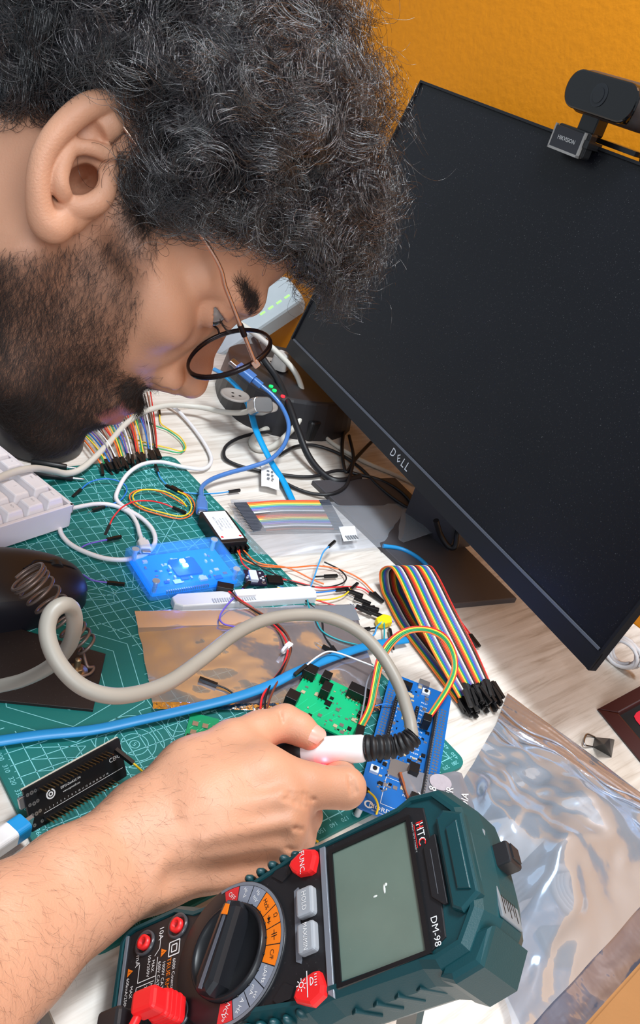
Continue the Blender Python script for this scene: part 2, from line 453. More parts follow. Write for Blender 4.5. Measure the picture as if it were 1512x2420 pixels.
# webcam on the top edge
wc0 = MBL + MU + mx_ * 0
def topx(px, py):
    """distance along the monitor's top edge whose picture lies nearest a pixel"""
    best = None
    for i in range(0, 600):
        P = MBL + MU + mx_ * i; c = RM @ (P - CAM); d = (756 + FPX * c[0] / c[2] - px) ** 2 + (1210 + FPX * c[1] / c[2] - py) ** 2
        if best is None or d < best[0]: best = (d, i)
    return best[1]
wx = topx(1364, 345)
TW = frame(MBL + MU + mx_ * wx, mx_, np.array([0, 0, 1.0]), np.cross(mx_, np.array([0, 0, 1.0])))
wcam = thing('webcam', MBL + MU + mx_ * wx, 'black webcam clipped to the top edge of the monitor', 'webcam')
WBL = mat('webcam_black', (26, 26, 28), .3, var=.1, coat=.2)
mb = MB(TW)
prof = [(0.1, -47), (10, -46.2), (15, -43), (17, -37), (17, 37), (15, 43), (10, 46.2), (0.1, 47)]
RX = Matrix.Translation((27, 36, 4)) @ Matrix.Rotation(math.radians(90), 4, 'Y')
mb.lathe(prof, 28, 0, RX); mb.build('body', mat('webcam_shell', (58, 48, 44), .45), wcam)
mb = MB(TW)
mb.prism(rrect(-18, 21, 66, 51, 14.5, 8), 14, 22.2, 0, bev=1.5); mb.build('front_glass', mat('webcam_glass', (10, 10, 12), .06, spec=.8), wcam, 'glossy black front window')
mb = MB(TW); mb.cyl((24, 36, 22), (24, 36, 22.8), 9, n=28, mi=0); mb.cyl((24, 36, 22.8), (24, 36, 23.2), 6, n=28, mi=1)
mb.build('lens', [mat('lens_ring', (36, 38, 42), .3), mat('lens_glass', (8, 9, 16), .05, spec=.9)], wcam)
mb = MB(TW); mb.box((-1, 6, -4), (20, 22, 8), 0, bev=2); mb.box((-14, -4, -2), (26, 2, 14), 0); mb.box((-18, -13, 5), (24, 8, 13), 0, bev=2); mb.box((10, 2, -30), (60, 6, -6), 0)
mb.build('clip', WBL, wcam)
mb = MB(TW); mb.box((-19, -12, 13), (19, 6, 15), 0, bev=2); mb.build('clip_plate', mat('webcam_plate', (48, 48, 54), .4), wcam)
mb = MB(TW)
for a, b, c, d in ((-20, 20, -13.4, -11.4), (18, 20, -13.4, 7), (-20, -18.4, -13.4, 7)): mb.box((a, c, 12.5), (b, d, 15.2), 0)
mb.build('clip_frame', mat('webcam_silver', (168, 164, 160), .35, metal=.3), wcam, 'silver edge of the clip')
mb = MB(TW); mb.text('HIKVISION', 0, -3, 4.8, 15.2, 0, 0); mb.build('logo', mat('print_white', (225, 225, 225), .5), wcam, 'small white lettering on the clip')
mb = MB(TW); mb.tube(spline([(60, 24, -6), (62, 12, -10), (64, 2, -12), (66, -20, -16), (70, -120, -18)], 8), 2.2, 8); mb.build('cable', WBL, wcam)
# ------------------------------------------------------------------ digital multimeter, standing tilted on its rear stand
mo = np.array([83.062, -505.882, 103.808]); mxv = np.array([-0.55019, -0.83118, -0.08012]); myv = np.array([0.48118, -0.39400, 0.78309])
MSC = .94                                                            # size fitted so that its lower rear edge rests on the desk
TMM = frame(CAM + (mo - CAM) * MSC, mxv * MSC, myv * MSC, np.cross(mxv, myv) * MSC)
meter = thing('multimeter', (20, -455, 0), 'dark green digital multimeter with blank screen, propped up on the desk below the hand', 'multimeter')
GRN = mat('holster_green', (14, 62, 68), .38, var=.1, scale=50, bump=.08, bscale=1600)
FACE = mat('face_black', (27, 27, 30), .42, var=.15, scale=60, dust=.05)
SILV = mat('bevel_silver', (128, 134, 144), .35, metal=.3)
PW = mat('print_white', (225, 225, 225), .5)
half = [(30, -141), (37, -136), (38.5, -128), (38.5, -98), (32.5, -85), (31.5, -68), (34.5, -47), (39, -20), (37.5, -8), (38, 16), (38.5, 36), (41, 44), (38, 59), (24, 69.5), (10, 71.5)]
cxm = 26.0
outl = [(cxm + x, y) for x, y in half] + [(cxm - x, y) for x, y in reversed(half)]
def loft(mb, poly, levels, mi=0, T=None, smooth=False):
    n = len(poly); vs = []
    for z, ins in levels:
        for i, p in enumerate(poly):
            a, b = Vector(poly[i - 1]), Vector(poly[(i + 1) % n]); q = Vector(p)
            e1 = (q - a).normalized(); e2 = (b - q).normalized(); nn = Vector((-e1.y - e2.y, e1.x + e2.x)).normalized()
            k = max(.5, (1 + e1.dot(e2)) / 2) ** .5
            q = q + nn * (ins / k); vs.append((q.x, q.y, z))
    fs = [tuple(reversed(range(n)))]
    for k in range(len(levels) - 1):
        for i in range(n):
            j = (i + 1) % n; fs.append((k * n + i, k * n + j, (k + 1) * n + j, (k + 1) * n + i))
    m = len(levels) - 1; fs.append(tuple(range(m * n, m * n + n)))
    mb.add(vs, fs, mi, T, smooth)
mb = MB(TMM)
loft(mb, outl, [(-38, 6), (-36, 2), (-28, -1), (-12, -1), (-2, 2.2), (1.5, 4.6), (1.6, 6.4), (0.0, 6.8)])
for s in (1, -1):                                                   # grip ribs on both long sides
    for k in range(4):
        y0 = 2 + k * 10.5
        mb.box((0, 0, 0), (2.4, 3.6, 13), 0, Matrix.Translation((cxm + s * 38.6 - 1.2, y0, -22)) @ Matrix.Rotation(.5, 4, 'X'), bev=.8)
    for k in range(5):
        mb.sphere((cxm + s * (36.5 - abs(k - 1.2) * .9), -24 - k * 7.2, -3.5), (2.6, 2.6, 4.5), 10)
    if s > 0: mb.prism([(cxm + s * x, y) for x, y in ((28, 50), (41, 42), (43.5 + s * .8, 48), (41 + s, 61), (29, 69.5))][::s], -33, -2.5, 0, bev=3)
mb.prism([(6, 55.5), (46, 55.5), (49, 60), (44, 69), (8, 69), (3, 60)], -2, 2.8, 0, bev=1.6)
mb.prism([(13, 60), (40, 60), (42, 66), (11, 66)], 2, 3.8, 0, bev=.8)
mb.build('holster', GRN, meter)
mb = MB(TMM)
face = [(p[0] + (1 if p[0] < cxm else -1) * 6.2, p[1]) for p in outl]
face = [(max(-7.5, min(59.5, x)), max(-134, min(51, y))) for x, y in face]
inner = [(x, y) for x, y in half]
fp = [(26, -133.5), (30, -133), (31.5, -127), (31.5, -99), (26.5, -85), (26.2, -68), (28, -50), (33, -22), (31.5, -8), (34, 15), (34.5, 38), (29, 50), (12, 51), (10, 54), (0, 54)]
fp = [(cxm + x, y) for x, y in fp] + [(cxm - x, y) for x, y in reversed(fp[:-1])]
mb.prism(fp, -8, .6, 0, bev=.5)
mb.prism([(x, y) for x, y in ((12, 52), (16, 47), (38, 47), (43, 52), (43, 53.8), (12, 53.8))], .4, 1.6, 0, bev=.4)
mb.prism([(-4, -27), (0, -25), (3, -30), (-2, -36), (-4, -34)], .4, 1.3, 0, bev=.3); mb.prism([(56, -27), (56, -34), (54, -36), (49, -30), (52, -25)], .4, 1.3, 0, bev=.3)
mb.build('face_plate', FACE, meter)
mb = MB(TMM)
mb.prism([(-6, -7.6), (60, -7.6), (62.5, -4.4), (-5.2, -4.4)], .6, 1.5, 0, bev=.4)
mb.build('bevel_trim', SILV, meter, 'silver trim line under the display'); mb = MB(TMM)
mb.prism([(10, -23.5), (42, -23.5), (43.5, -21), (42, -20.4), (10.5, -20.4), (9, -21)], .6, 1.1, 0)
mb.build('bevel_trim', SILV, meter, 'silver trim line by the grey buttons'); mb = MB(TMM)
mb.sector((26, -61), 30.4, 31.9, -14, 192, 2.05, 0, n=48)
mb.build('bevel_trim', SILV, meter, 'silver trim round the dial'); mb = MB(TMM)
mb.box((-4.6, -133, .6), (30, -131.2, 1.2), 0)
mb.build('bevel_trim', SILV, meter, 'silver trim at the lower edge')
mb = MB(TMM)
for a, b, c, d in ((-1.6, 59.6, -2.4, -.2), (-1.6, 59.6, 40.8, 43), (-1.6, .2, -.2, 40.8), (57.8, 59.6, -.2, 40.8)):
    mb.box((a, c, .5), (b, d, 2.0), 0)
mb.build('screen_frame', mat('frame_black', (20, 20, 22), .3), meter)
mb = MB(TMM); mb.box((.2, -.2, .5), (57.8, 40.8, 1.1), 0)
lcd = mb.build('screen', mat('lcd_grey', (100, 118, 108), .18, var=.16, scale=40, spec=.7, dust=.05), meter, 'blank grey-green display')
mb = MB(TMM)
mb.sphere((28, 20, 1.12), (.5, 1.2, .12), 8); mb.sphere((26.5, 25, 1.12), (2.2, .6, .12), 8); mb.sphere((24.8, 26, 1.12), (.8, .8, .12), 8)
mb.build('scuff', mat('scuff_white', (215, 220, 215), .6), lcd, 'small white scuff on the display')
RED = mat('button_red', (226, 34, 36), .38, var=.06)
GRY = mat('button_grey', (150, 154, 160), .45, var=.06)
mb = MB(TMM); p1 = [(-7.0, -15), (-4.4, -9), (-1, -8.2), (5.6, -10.6), (6, -13), (4.6, -19.6), (2, -22.4), (-1.4, -24), (-3.6, -22.8)]
mb.prism(p1[::-1], .5, 4.6, 0, bev=1.4); mb.text('FUNC.', 0, -15.8, 4.0, 4.75, 0, 1); mb.build('button', [RED, PW], meter, 'red five-sided button')
mb = MB(TMM); p2 = [(51 + (1.2 - x) , y + 0.6) for x, y in p1]
mb.prism([(p[0] + 4, p[1]) for p in p2], .5, 4.6, 0, bev=1.4)
mb.arc((54.2, -18.5), 1.1, .4, 4.75, n=14, mi=1); mb.line((49.5, -15.4), (60, -15.4), .45, 4.75, 1)
for a in range(0, 360, 45): mb.line((54.2 + 1.7 * math.cos(math.radians(a)), -18.5 + 1.7 * math.sin(math.radians(a))), (54.2 + 2.7 * math.cos(math.radians(a)), -18.5 + 2.7 * math.sin(math.radians(a))), .4, 4.75, 1)
mb.arc((54.2, -13.8), 1.5, .45, 4.75, 0, 180, 10, 1); mb.line((52.7, -13.8), (55.7, -13.8), .4, 4.75, 1)
for k in range(5): mb.line((52 + k * 1.1, -11.6), (52 + k * 1.1, -10.4), .35, 4.75, 1)
mb.build('button', [RED, PW], meter, 'red five-sided button with a light symbol')
for x, s in ((18.5, 'HOLD'), (34.6, 'MAX/MIN')):
    mb = MB(TMM); mb.prism(rrect(x - 6.6, -20.6, x + 6.6, -11.2, 1.6, 3), .5, 4.4, 0, bev=1.3); mb.text(s, x, -15.8, 3.6 if s == 'HOLD' else 3.2, 4.55, 0, 1, sx=.9)
    mb.build('button', [GRY, PW], meter, 'grey button')
# dial: printed ring, bowl and knob
ORG = mat('ring_orange', (232, 118, 18), .5); RGR = mat('ring_grey', (128, 134, 148), .5); RRD = mat('ring_red', (208, 44, 48), .5)
INK = mat('print_black', (14, 14, 14), .5)
mb = MB(TMM); dc = (26.0, -61.0)
segs = [('NCV', 'Live', 2), ('A Hz', '', 1), ('mA', 'Hz', 1), ('uAHz', '', 1), ('C/F', '', 0), ('-||-', '', 0), ('\u03a9', '', 0), ('Hz%', '', 0), ('mV', 'Hz', 1), ('V', 'Hz', 1), ('OFF', '', 2)]
for i, (a, b_, c) in enumerate(segs):
    a0 = -12 + i * 18.2
    mb.sector(dc, 22, 30.2, a0 + .5, a0 + 17.7, 2.0, c, n=6)
    am = math.radians(a0 + 9.1); col = 4 if c == 0 else 3
    rr = 26.4; ang = (a0 + 9.1 - 90) * .45
    if b_:
        mb.text(a, dc[0] + (rr - 1.4) * math.cos(am), dc[1] + (rr - 1.4) * math.sin(am), 3.0, 2.1, ang, col); mb.text(b_, dc[0] + (rr + 1.6) * math.cos(am), dc[1] + (rr + 1.6) * math.sin(am), 2.5, 2.1, ang, col)
    elif a == '\u03a9':
        mb.text(a, dc[0] + 28.2 * math.cos(am), dc[1] + 28.2 * math.sin(am), 3.0, 2.1, ang, col)
        c0 = (dc[0] + 24.4 * math.cos(am), dc[1] + 24.4 * math.sin(am)); mb.add([(c0[0] - 1.2, c0[1] + 1, 2.1), (c0[0] - 1.2, c0[1] - 1, 2.1), (c0[0] + .9, c0[1], 2.1)], [(0, 1, 2)], 4)
        mb.line((c0[0] + .9, c0[1] - 1), (c0[0] + .9, c0[1] + 1), .35, 2.1, 4); mb.line((c0[0] - 2.2, c0[1]), (c0[0] + 2, c0[1]), .3, 2.1, 4)
    elif a == '-||-':
        c0 = (dc[0] + rr * math.cos(am), dc[1] + rr * math.sin(am))
        for sx in (-.5, .5): mb.line((c0[0] + sx, c0[1] - 1.6), (c0[0] + sx, c0[1] + 1.6), .4, 2.1, 4); mb.line((c0[0] + sx, c0[1]), (c0[0] + sx * 4.6, c0[1]), .35, 2.1, 4)
    else: mb.text(a, dc[0] + rr * math.cos(am), dc[1] + rr * math.sin(am), 3.1, 2.1, ang, col)
    t = math.radians(a0 + 9.1); mb.sphere((dc[0] + 21.9 * math.cos(t), dc[1] + 21.9 * math.sin(t), 2.2), .55, 8, 4)
mb.build('dial_ring', [ORG, RGR, RRD, PW, INK], meter, 'ring of orange, grey and red range labels')
mb = MB(TMM)
mb.lathe([(32.4, .5), (32.4, 1.5), (31.8, 1.9), (21.7, 1.9)], 64, 0, Matrix.Translation((dc[0], dc[1], 0)), close=False)
mb.lathe([(21.6, .4), (21.6, 4.4), (20.4, 5.2), (19.2, 4.0), (17.5, 1.6), (8, 1.2), (.1, 1.2)], 48, 0, Matrix.Translation((dc[0], dc[1], 0)))
KN = mat('knob_black', (24, 25, 29), .36, var=.1, scale=60)
TK = Matrix.Translation((dc[0], dc[1], 0)) @ Matrix.Rotation(math.radians(-24), 4, 'Z')
dial = mb.build('dial', KN, meter)
mb = MB(TMM)
bar = [(-20.6, -2.6), (-18, -5.2), (15, -6.6), (20.4, -3.8), (20.4, 3.8), (15, 6.6), (-18, 5.2), (-20.6, 2.6)]
mb.prism(bar, 1.2, 12.5, 0, TK, bev=3.6)
mb.prism([(-19, -.8), (19, -1.0), (19, 1.0), (-19, .8)], 12.3, 12.8, 1, TK)
kb = mb.build('dial_knob', [KN, mat('knob_edge', (86, 90, 100), .3)], dial)
mb = MB(TMM); mb.prism([(-17.5, -1.2), (-12.8, -1.9), (-12.8, 1.9), (-17.5, 1.2)], 12.7, 13.2, 0, TK); mb.build('pointer', ORG, dial, 'orange pointer mark')
# jacks
for i, (x, y) in enumerate(((1.8, -96.5), (3.2, -118.6), (44.2, -91.0), (47, -113))):
    mb = MB(TMM @ Matrix.Translation((x, y, 0)))
    mb.lathe([(6.2, .4), (6.2, 2.0), (5.2, 2.0), (4.6, .7), (4.6, .7)], 28, 0, close=False)
    mb.lathe([(3.6, .6), (3.6, 3.4), (1.9, 3.4), (1.9, .75), (.05, .75)], 24, 1 if i != 3 else 2, close=False)
    mb.build('jack', [mat('jack_ring', (70, 70, 74), .2), RED, INK], meter, 'red jack socket' if i != 3 else 'black jack socket')
# printing on the face
mb = MB(TMM); z = .78
for i, chh in enumerate('DIGITAL MULTIMETER'):
    a = math.radians(226 + i * 5.2); mb.text(chh, dc[0] + 29.5 * math.cos(a), dc[1] + 29.5 * math.sin(a), 4.1, z, math.degrees(a) + 90, 0)
mb.text('10A', 1.5, -108, 4.2, z, 0, 0); mb.text('mA', 10.7, -122.7, 4.2, z, 0, 0)
for q in (3.4, 1.7):
    for s in ((-1, -1, 1, -1), (1, -1, 1, 1), (1, 1, -1, 1), (-1, 1, -1, -1)): mb.line((12 + s[0] * q, -98 + s[1] * q), (12 + s[2] * q, -98 + s[3] * q), .6, z, 0)
mb.text('6000 Counts', 24.2, -97.4, 2.7, z, 0, 0); mb.text('TRUE RMS', 24, -100.8, 3.6, z, 0, 1)
mb.text('1000V CAT III', 24.3, -104.2, 2.7, z, 0, 0); mb.text('600V CAT IV', 23, -107.2, 2.7, z, 0, 0)
mb.text('MAX', 16.5, -111.6, 2.7, z, 0, 0); mb.text('10A/250V', 15.6, -114.6, 2.7, z, 0, 0)
mb.text('MAX', 27.5, -111.6, 2.7, z, 0, 0); mb.text('750V~', 28.4, -115.2, 2.7, z, 0, 0); mb.text('1000V', 29.2, -118.4, 2.7, z, 0, 0)
mb.text('MAX', 25, -125, 2.7, z, 0, 0); mb.text('600mA/250V', 24.6, -128.2, 2.7, z, 0, 0); mb.text('COM', 40, -126, 4, z, 0, 0); mb.text('V', 38, -110, 4, z, 0, 0)
mb.text('CE', 38, -96.4, 6.2, z, 0, 0)
for P in (((4.5, -108), (9, -108)), ((9, -108), (12, -111)), ((13, -108.8), (22, -108.8)), ((22, -108.8), (36, -108.8)), ((22, -108.8), (22, -121)), ((22, -121), (13, -121)), ((24, -110), (24, -121.5)), ((24, -121.5), (44, -121.5))):
    mb.line(*P, .4, z, 0)
for x, y in ((11.8, -105.1), (14.8, -127.3), (32.5, -107.2)):
    mb.add([(x - 2.1, y - 1.6, z), (x + 2.1, y - 1.6, z), (x, y + 2.1, z)], [(0, 1, 2)], 1); mb.text('!', x, y - .4, 2.6, z + .1, 0, 2)
mb.build('printing', [PW, ORG, INK], meter); mb = MB(TMM)
mb.text('HTC', 8.6, 46.6, 5.2, z, 0, 0); mb.text('H', 4.35, 46.6, 5.2, z + .06, 0, 3); mb.text('C', 12.6, 46.6, 5.2, z + .06, 0, 3); mb.text('TM', 15.4, 48.6, 1.6, z, 0, 0)
mb.text('HARSHA TECH CONNECT', 9.0, 43.0, 1.25, z, 0, 0); mb.line((3.2, 44.0), (14.6, 44.0), .35, z, 3)
mb.text('DM-98', 51.5, 46.0, 4.3, z, 0, 0)
mb.line((18, 50.4), (38, 50.4), .35, 1.7, 4)
mb.build('logo', [PW, ORG, INK, RED, mat('trace_grey', (90, 92, 98), .4)], meter)
# top edge: torch button and rating plate; rear stand
mb = MB(TMM); mb.box((17.5, 70.5, -24), (27.5, 79.5, -14), 0, bev=1.6); mb.box((19.2, 79.5, -22.5), (25.8, 80.4, -15.5), 0); mb.build('torch_button', mat('torch_black', (38, 37, 40), .4), meter)
mb = MB(TMM); mb.box((11, 70.2, -27), (50, 71.8, -10), 0, bev=.8)
for k in range(7): mb.line((30, -24 + k * 1.9), (48 - (k % 3) * 2, -24 + k * 1.9), .7, 0, 1, Matrix.Translation((0, 71.9, 0)) @ Matrix.Rotation(math.radians(90), 4, 'X') @ Matrix.Diagonal((1, 1, -1, 1)))
mb.build('rating_plate', [mat('plate_grey', (120, 128, 134), .45), INK], meter)
hin = TMM @ Vector((cxm, 22, -37)); foot = Vector((hin.x + 26, hin.y - 14, -2.4)); ax = Vector(mxv)
mb = MB(); q = [hin - ax * 14, hin + ax * 14, foot + ax * 14, foot - ax * 14]; nn = (q[1] - q[0]).cross(q[2] - q[1]).normalized() * 3
mb.add(q + [p + nn for p in q], [(0, 1, 2, 3), (7, 6, 5, 4), (0, 4, 5, 1), (1, 5, 6, 2), (2, 6, 7, 3), (3, 7, 4, 0)])
mb.build('rear_stand', GRN, meter)
# test leads plugged into the lower jacks
def lead(x, y, m, label, path):
    t = thing('test_lead', pv(TMM @ Vector((x, y, 2))), label, 'test lead')
    mb = MB(TMM @ Matrix.Translation((x, y, 0)))
    mb.prism(rrect(-6, -6, 6, 6, 2.5, 3), 3.6, 16, 0, bev=1.2); mb.prism(rrect(-5.2, -9, 5.2, 5.2, 2.2, 3), 16, 24, 0, bev=2)
    for k in range(3): mb.box((-6.3, -6.3, 6 + k * 3), (6.3, 6.3, 7.2 + k * 3), 0, bev=2.2)
    mb.build('plug', m, t)
    mb = MB(TMM); mb.tube(spline([Vector((x + 4, y - 7, 20))] + path, 8), 2.1, 10); mb.build('cable', m, t)
lead(44.2, -91.0, mat('lead_red', (228, 30, 34), .4), 'red test lead plugged into the multimeter at the bottom edge', [Vector((x_, y_, z_)) for x_, y_, z_ in ((60, -101, 22), (74, -110, 8), (86, -120, -30))])
lead(47.0, -112.0, mat('lead_black', (30, 30, 33), .4), 'black test lead plug beside the red one on the multimeter', [Vector((x_, y_, z_)) for x_, y_, z_ in ((62, -124, 20), (72, -134, 4), (80, -140, -30))])
# ------------------------------------------------------------------ the person: smooth-blended body surfaces
class Grid:
    """signed-distance field on a regular grid with smooth unions, meshed by surface nets"""
    def __init__(self, lo, hi, h):
        self.lo = np.array(lo, np.float32); self.h = h
        self.n = tuple(int(math.ceil((b - a) / h)) + 1 for a, b in zip(lo, hi))
        self.V = np.full(self.n, 60.0, np.float32)
        self.ax = [self.lo[i] + np.arange(self.n[i], dtype=np.float32) * h for i in range(3)]
    def _box(self, lo, hi):
        sl = []
        for i in range(3):
            a = max(0, int((lo[i] - self.lo[i]) / self.h)); b = min(self.n[i], int((hi[i] - self.lo[i]) / self.h) + 2)
            if b <= a: return None
            sl.append(slice(a, b))
        return tuple(sl)
    def _apply(self, fn, lo, hi, k, mode):
        m = k * 1.2 + 3
        sl = self._box([a - m for a in lo], [b + m for b in hi])
        if sl is None: return
        X = self.ax[0][sl[0]][:, None, None]; Y = self.ax[1][sl[1]][None, :, None]; Z = self.ax[2][sl[2]][None, None, :]
        d = fn(X, Y, Z).astype(np.float32); v = self.V[sl]
        if mode == 'sub': v = -v
        if k > 0:
            hh = np.clip(.5 + .5 * (v - d) / k, 0, 1); r = v + (d - v) * hh - k * hh * (1 - hh)
        else: r = np.minimum(v, d)
        if mode == 'sub': r = -r
        self.V[sl] = r
    def ell(self, c, r, k=6, mode='add', R=None):
        def fn(X, Y, Z):
            x, y, z = X - c[0], Y - c[1], Z - c[2]
            if R is not None:
                x, y, z = (x * R[0][0] + y * R[0][1] + z * R[0][2], x * R[1][0] + y * R[1][1] + z * R[1][2], x * R[2][0] + y * R[2][1] + z * R[2][2])
            k0 = np.sqrt((x / r[0]) ** 2 + (y / r[1]) ** 2 + (z / r[2]) ** 2)
            k1 = np.sqrt((x / r[0] ** 2) ** 2 + (y / r[1] ** 2) ** 2 + (z / r[2] ** 2) ** 2)
            return k0 * (k0 - 1) / np.maximum(k1, 1e-6)
        mr = max(r)
        e = [mr] * 3 if R is not None else r
        self._apply(fn, [c[i] - e[i] for i in range(3)], [c[i] + e[i] for i in range(3)], k, mode)
    def cap(self, a, b, r1, r2=None, k=5, mode='add'):
        r2 = r1 if r2 is None else r2
        a = np.array(a, np.float32); b = np.array(b, np.float32); ab = b - a; q = float(ab @ ab) + 1e-9
        def fn(X, Y, Z):
            t = np.clip(((X - a[0]) * ab[0] + (Y - a[1]) * ab[1] + (Z - a[2]) * ab[2]) / q, 0, 1)
            return np.sqrt((X - a[0] - ab[0] * t) ** 2 + (Y - a[1] - ab[1] * t) ** 2 + (Z - a[2] - ab[2] * t) ** 2) - (r1 + (r2 - r1) * t)
        mr = max(r1, r2)
        self._apply(fn, np.minimum(a, b) - mr, np.maximum(a, b) + mr, k, mode)
    def chain(self, pts, k=5, mode='add'):
        """pts: (x, y, z, r)"""
        for p, q in zip(pts, pts[1:]): self.cap(p[:3], q[:3], p[3], q[3], k, mode)
    def curve(self, pts, k=5, mode='add', n=5):
        """a chain smoothed by a spline, so that no bead shows"""
        A = np.array(pts, float); A = np.vstack([2 * A[0] - A[1], A, 2 * A[-1] - A[-2]]); out = []
        for i in range(1, len(A) - 2):
            a, b, c, d = A[i - 1:i + 3]
            for j in range(n):
                t = j / n; out.append(.5 * (2 * b + (c - a) * t + (2 * a - 5 * b + 4 * c - d) * t * t + (3 * b - a - 3 * c + d) * t ** 3))
        out.append(A[-2]); self.chain([tuple(q) for q in out], k, mode)
    def mesh(self):
        V = self.V; ins = V < 0; nx, ny, nz = self.n
        c = [ins[i:nx - 1 + i, j:ny - 1 + j, l:nz - 1 + l] for i in (0, 1) for j in (0, 1) for l in (0, 1)]
        s = sum(x.astype(np.int8) for x in c); act = (s > 0) & (s < 8)
        I, J, K = np.nonzero(act); idx = np.full(act.shape, -1, np.int32); idx[I, J, K] = np.arange(len(I))
        acc = np.zeros((len(I), 3), np.float32); cnt = np.zeros(len(I), np.float32)
        cor = [(i, j, l) for i in (0, 1) for j in (0, 1) for l in (0, 1)]
        vals = {q: V[I + q[0], J + q[1], K + q[2]] for q in cor}
        for q in cor:
            for ax in range(3):
                if q[ax]: continue
                p = list(q); p[ax] = 1; p = tuple(p); a, b = vals[q], vals[p]
                x = (a < 0) != (b < 0); t = np.where(x, a / np.where(x, a - b, 1), 0)
                for d in range(3): acc[:, d] += np.where(x, q[d] + (t if d == ax else 0), 0)
                cnt += x
        P = (acc / cnt[:, None] + np.stack([I, J, K], 1)) * self.h + self.lo
        F = []
        for ax in range(3):
            a, b = [(1, 2), (2, 0), (0, 1)][ax]
            sl0 = [slice(1, n - 1) for n in self.n]; sl1 = list(sl0)
            sl0[ax] = slice(0, self.n[ax] - 1); sl1[ax] = slice(1, self.n[ax])
            A, B = ins[tuple(sl0)], ins[tuple(sl1)]
            off = [1, 1, 1]; off[ax] = 0
            for flip, msk in ((False, A & ~B), (True, ~A & B)):
                q = np.stack(np.nonzero(msk), 1) + np.array(off)
                def cell(da, db):
                    r = q.copy(); r[:, a] -= da; r[:, b] -= db
                    return idx[r[:, 0], r[:, 1], r[:, 2]]
                w = [cell(1, 1), cell(0, 1), cell(0, 0), cell(1, 0)]
                if flip: w = w[::-1]
                F.append(np.stack(w, 1))
        return P, np.concatenate(F)

# ---- head frame (person's facing, up and right-hand directions), measured in the camera's axes, then turned to the room
HF_c = np.array([.55222, .73151, .39992]); HU_c = np.array([.80566, -.59161, -.03034]); HL_c = np.array([.21441, .33895, -.91605])
HO_c = np.array([-124.718, -177.242, 442.123])
HF, HU, HL = HF_c @ RM, HU_c @ RM, HL_c @ RM; HO = CAM + HO_c @ RM
def h2w(P): P = np.asarray(P, float); return HO + P[..., 0:1] * HF + P[..., 1:2] * HU + P[..., 2:3] * HL
def hp(px, py, l):
    """head coordinates of the point at sideways offset l seen at a pixel"""
    d = np.array([(px - 756) / FPX, (py - 1210) / FPX, 1.0]); t = ((HO_c + HL_c * l) @ HL_c) / (d @ HL_c); P = d * t - HO_c
    return (float(P @ HF_c), float(P @ HU_c), float(l))

G = Grid((-112, -150, -84), (136, 142, 88), 1.25)
G.ell((2, 50, 0), (98, 84, 75), 4)
G.ell((46, -18, 0), (57, 58, 60), 22)
G.ell((40, -62, 0), (46, 46, 46), 16)
G.ell((78, -66, 0), (32, 32, 30), 12)
for s in (1, -1):
    G.chain([(0, -10, 54 * s, 12), (10, -46, 51 * s, 13), (50, -89, 34 * s, 14), (86, -101, 9 * s, 13)], 20)
    G.ell((68, -10, 47 * s), (20, 13, 15), 14)
    G.chain([(66, -4, 53 * s, 8), (38, 2, 60 * s, 6), (6, 4, 60 * s, 5)], 14)
    G.chain([(98, 30, 5 * s, 8), (95, 33, 22 * s, 7.5), (84, 29, 39 * s, 6.5), (70, 20, 49 * s, 6)], 11)
    G.ell((102, 13, 31 * s), (11, 11, 15), 8, 'sub')
    G.ell((38, 18, 78 * s), (24, 20, 9), 10, 'sub')
G.ell((89, -101, 0), (14, 14, 17), 10)
G.ell((58, -108, 0), (40, 12, 30), 12)
# nose
G.cap((96, 14, 0), (98, -28, 0), 9, 15, 8)
G.chain([(97, 20, 0, 6.5), (103, 4, 0, 6.2), (113, -14, 0, 8), (118.5, -22, 0, 8.6)], 6)
G.ell((117, -22, 0), (10, 9, 10.5), 4)
for s in (1, -1):
    G.ell((104, -29, 12.5 * s), (10.5, 8.6, 6.6), 4)
    G.ell((92, -30, 17 * s), (8, 8, 5), 5)
G.chain([(115, -32, 0, 4), (106, -39, 0, 4)], 4)
for s in (1, -1): G.ell((110.5, -37.6, 9.4 * s), (6.5, 5.2, 4.0), 1.5, 'sub')
# lips and chin fold
G.chain([(96, -61, -23, 3), (106, -58, -9, 4.2), (108.5, -57, 0, 4.2), (106, -58, 9, 4.2), (96, -61, 23, 3)], 4)
G.chain([(96, -64, -21, 3), (105, -69, -8, 5.2), (106.5, -70, 0, 5.4), (105, -69, 8, 5.2), (96, -64, 21, 3)], 2.5)
G.chain([(112, -64, -14, 1.2), (114, -63.4, 0, 1.2), (112, -64, 14, 1.2), (100, -63.5, 25, 1)], 2, 'sub')
G.chain([(112, -86, -12, 6), (114, -86, 0, 6), (112, -86, 12, 6)], 7, 'sub')
# eyelids round the eyeballs
G.ell(hp(400, 936, 14), (6.0, 3.6, 5.0), 1.2, 'sub')
EYE = (83.0, 16.0, 31.5)
for s in (1, -1):
    e = np.array((EYE[0], EYE[1], EYE[2] * s), np.float32)
    def lid(X, Y, Z, e=e):
        x, y, z = X - e[0], Y - e[1], Z - e[2]
        d = np.sqrt(x * x + y * y + z * z)
        shell = np.abs(d - 13.4) - 1.3
        up = x * math.sin(math.radians(-12)) * -1 + y * math.cos(math.radians(12))      # height above the upper lid edge plane
        low = x * math.sin(math.radians(-38)) * -1 + y * math.cos(math.radians(38))
        upper = np.maximum(shell, -(y + x * .04)); lower = np.maximum(shell, (y + x * .72))
        return np.minimum(upper, lower)
    G._apply(lid, e - 15, e + 15, 2.5, 'add')
    G.chain([(96, 26, 16 * s, 2.5), (96, 28, 30 * s, 2.5), (88, 24, 44 * s, 2.5)], 4)
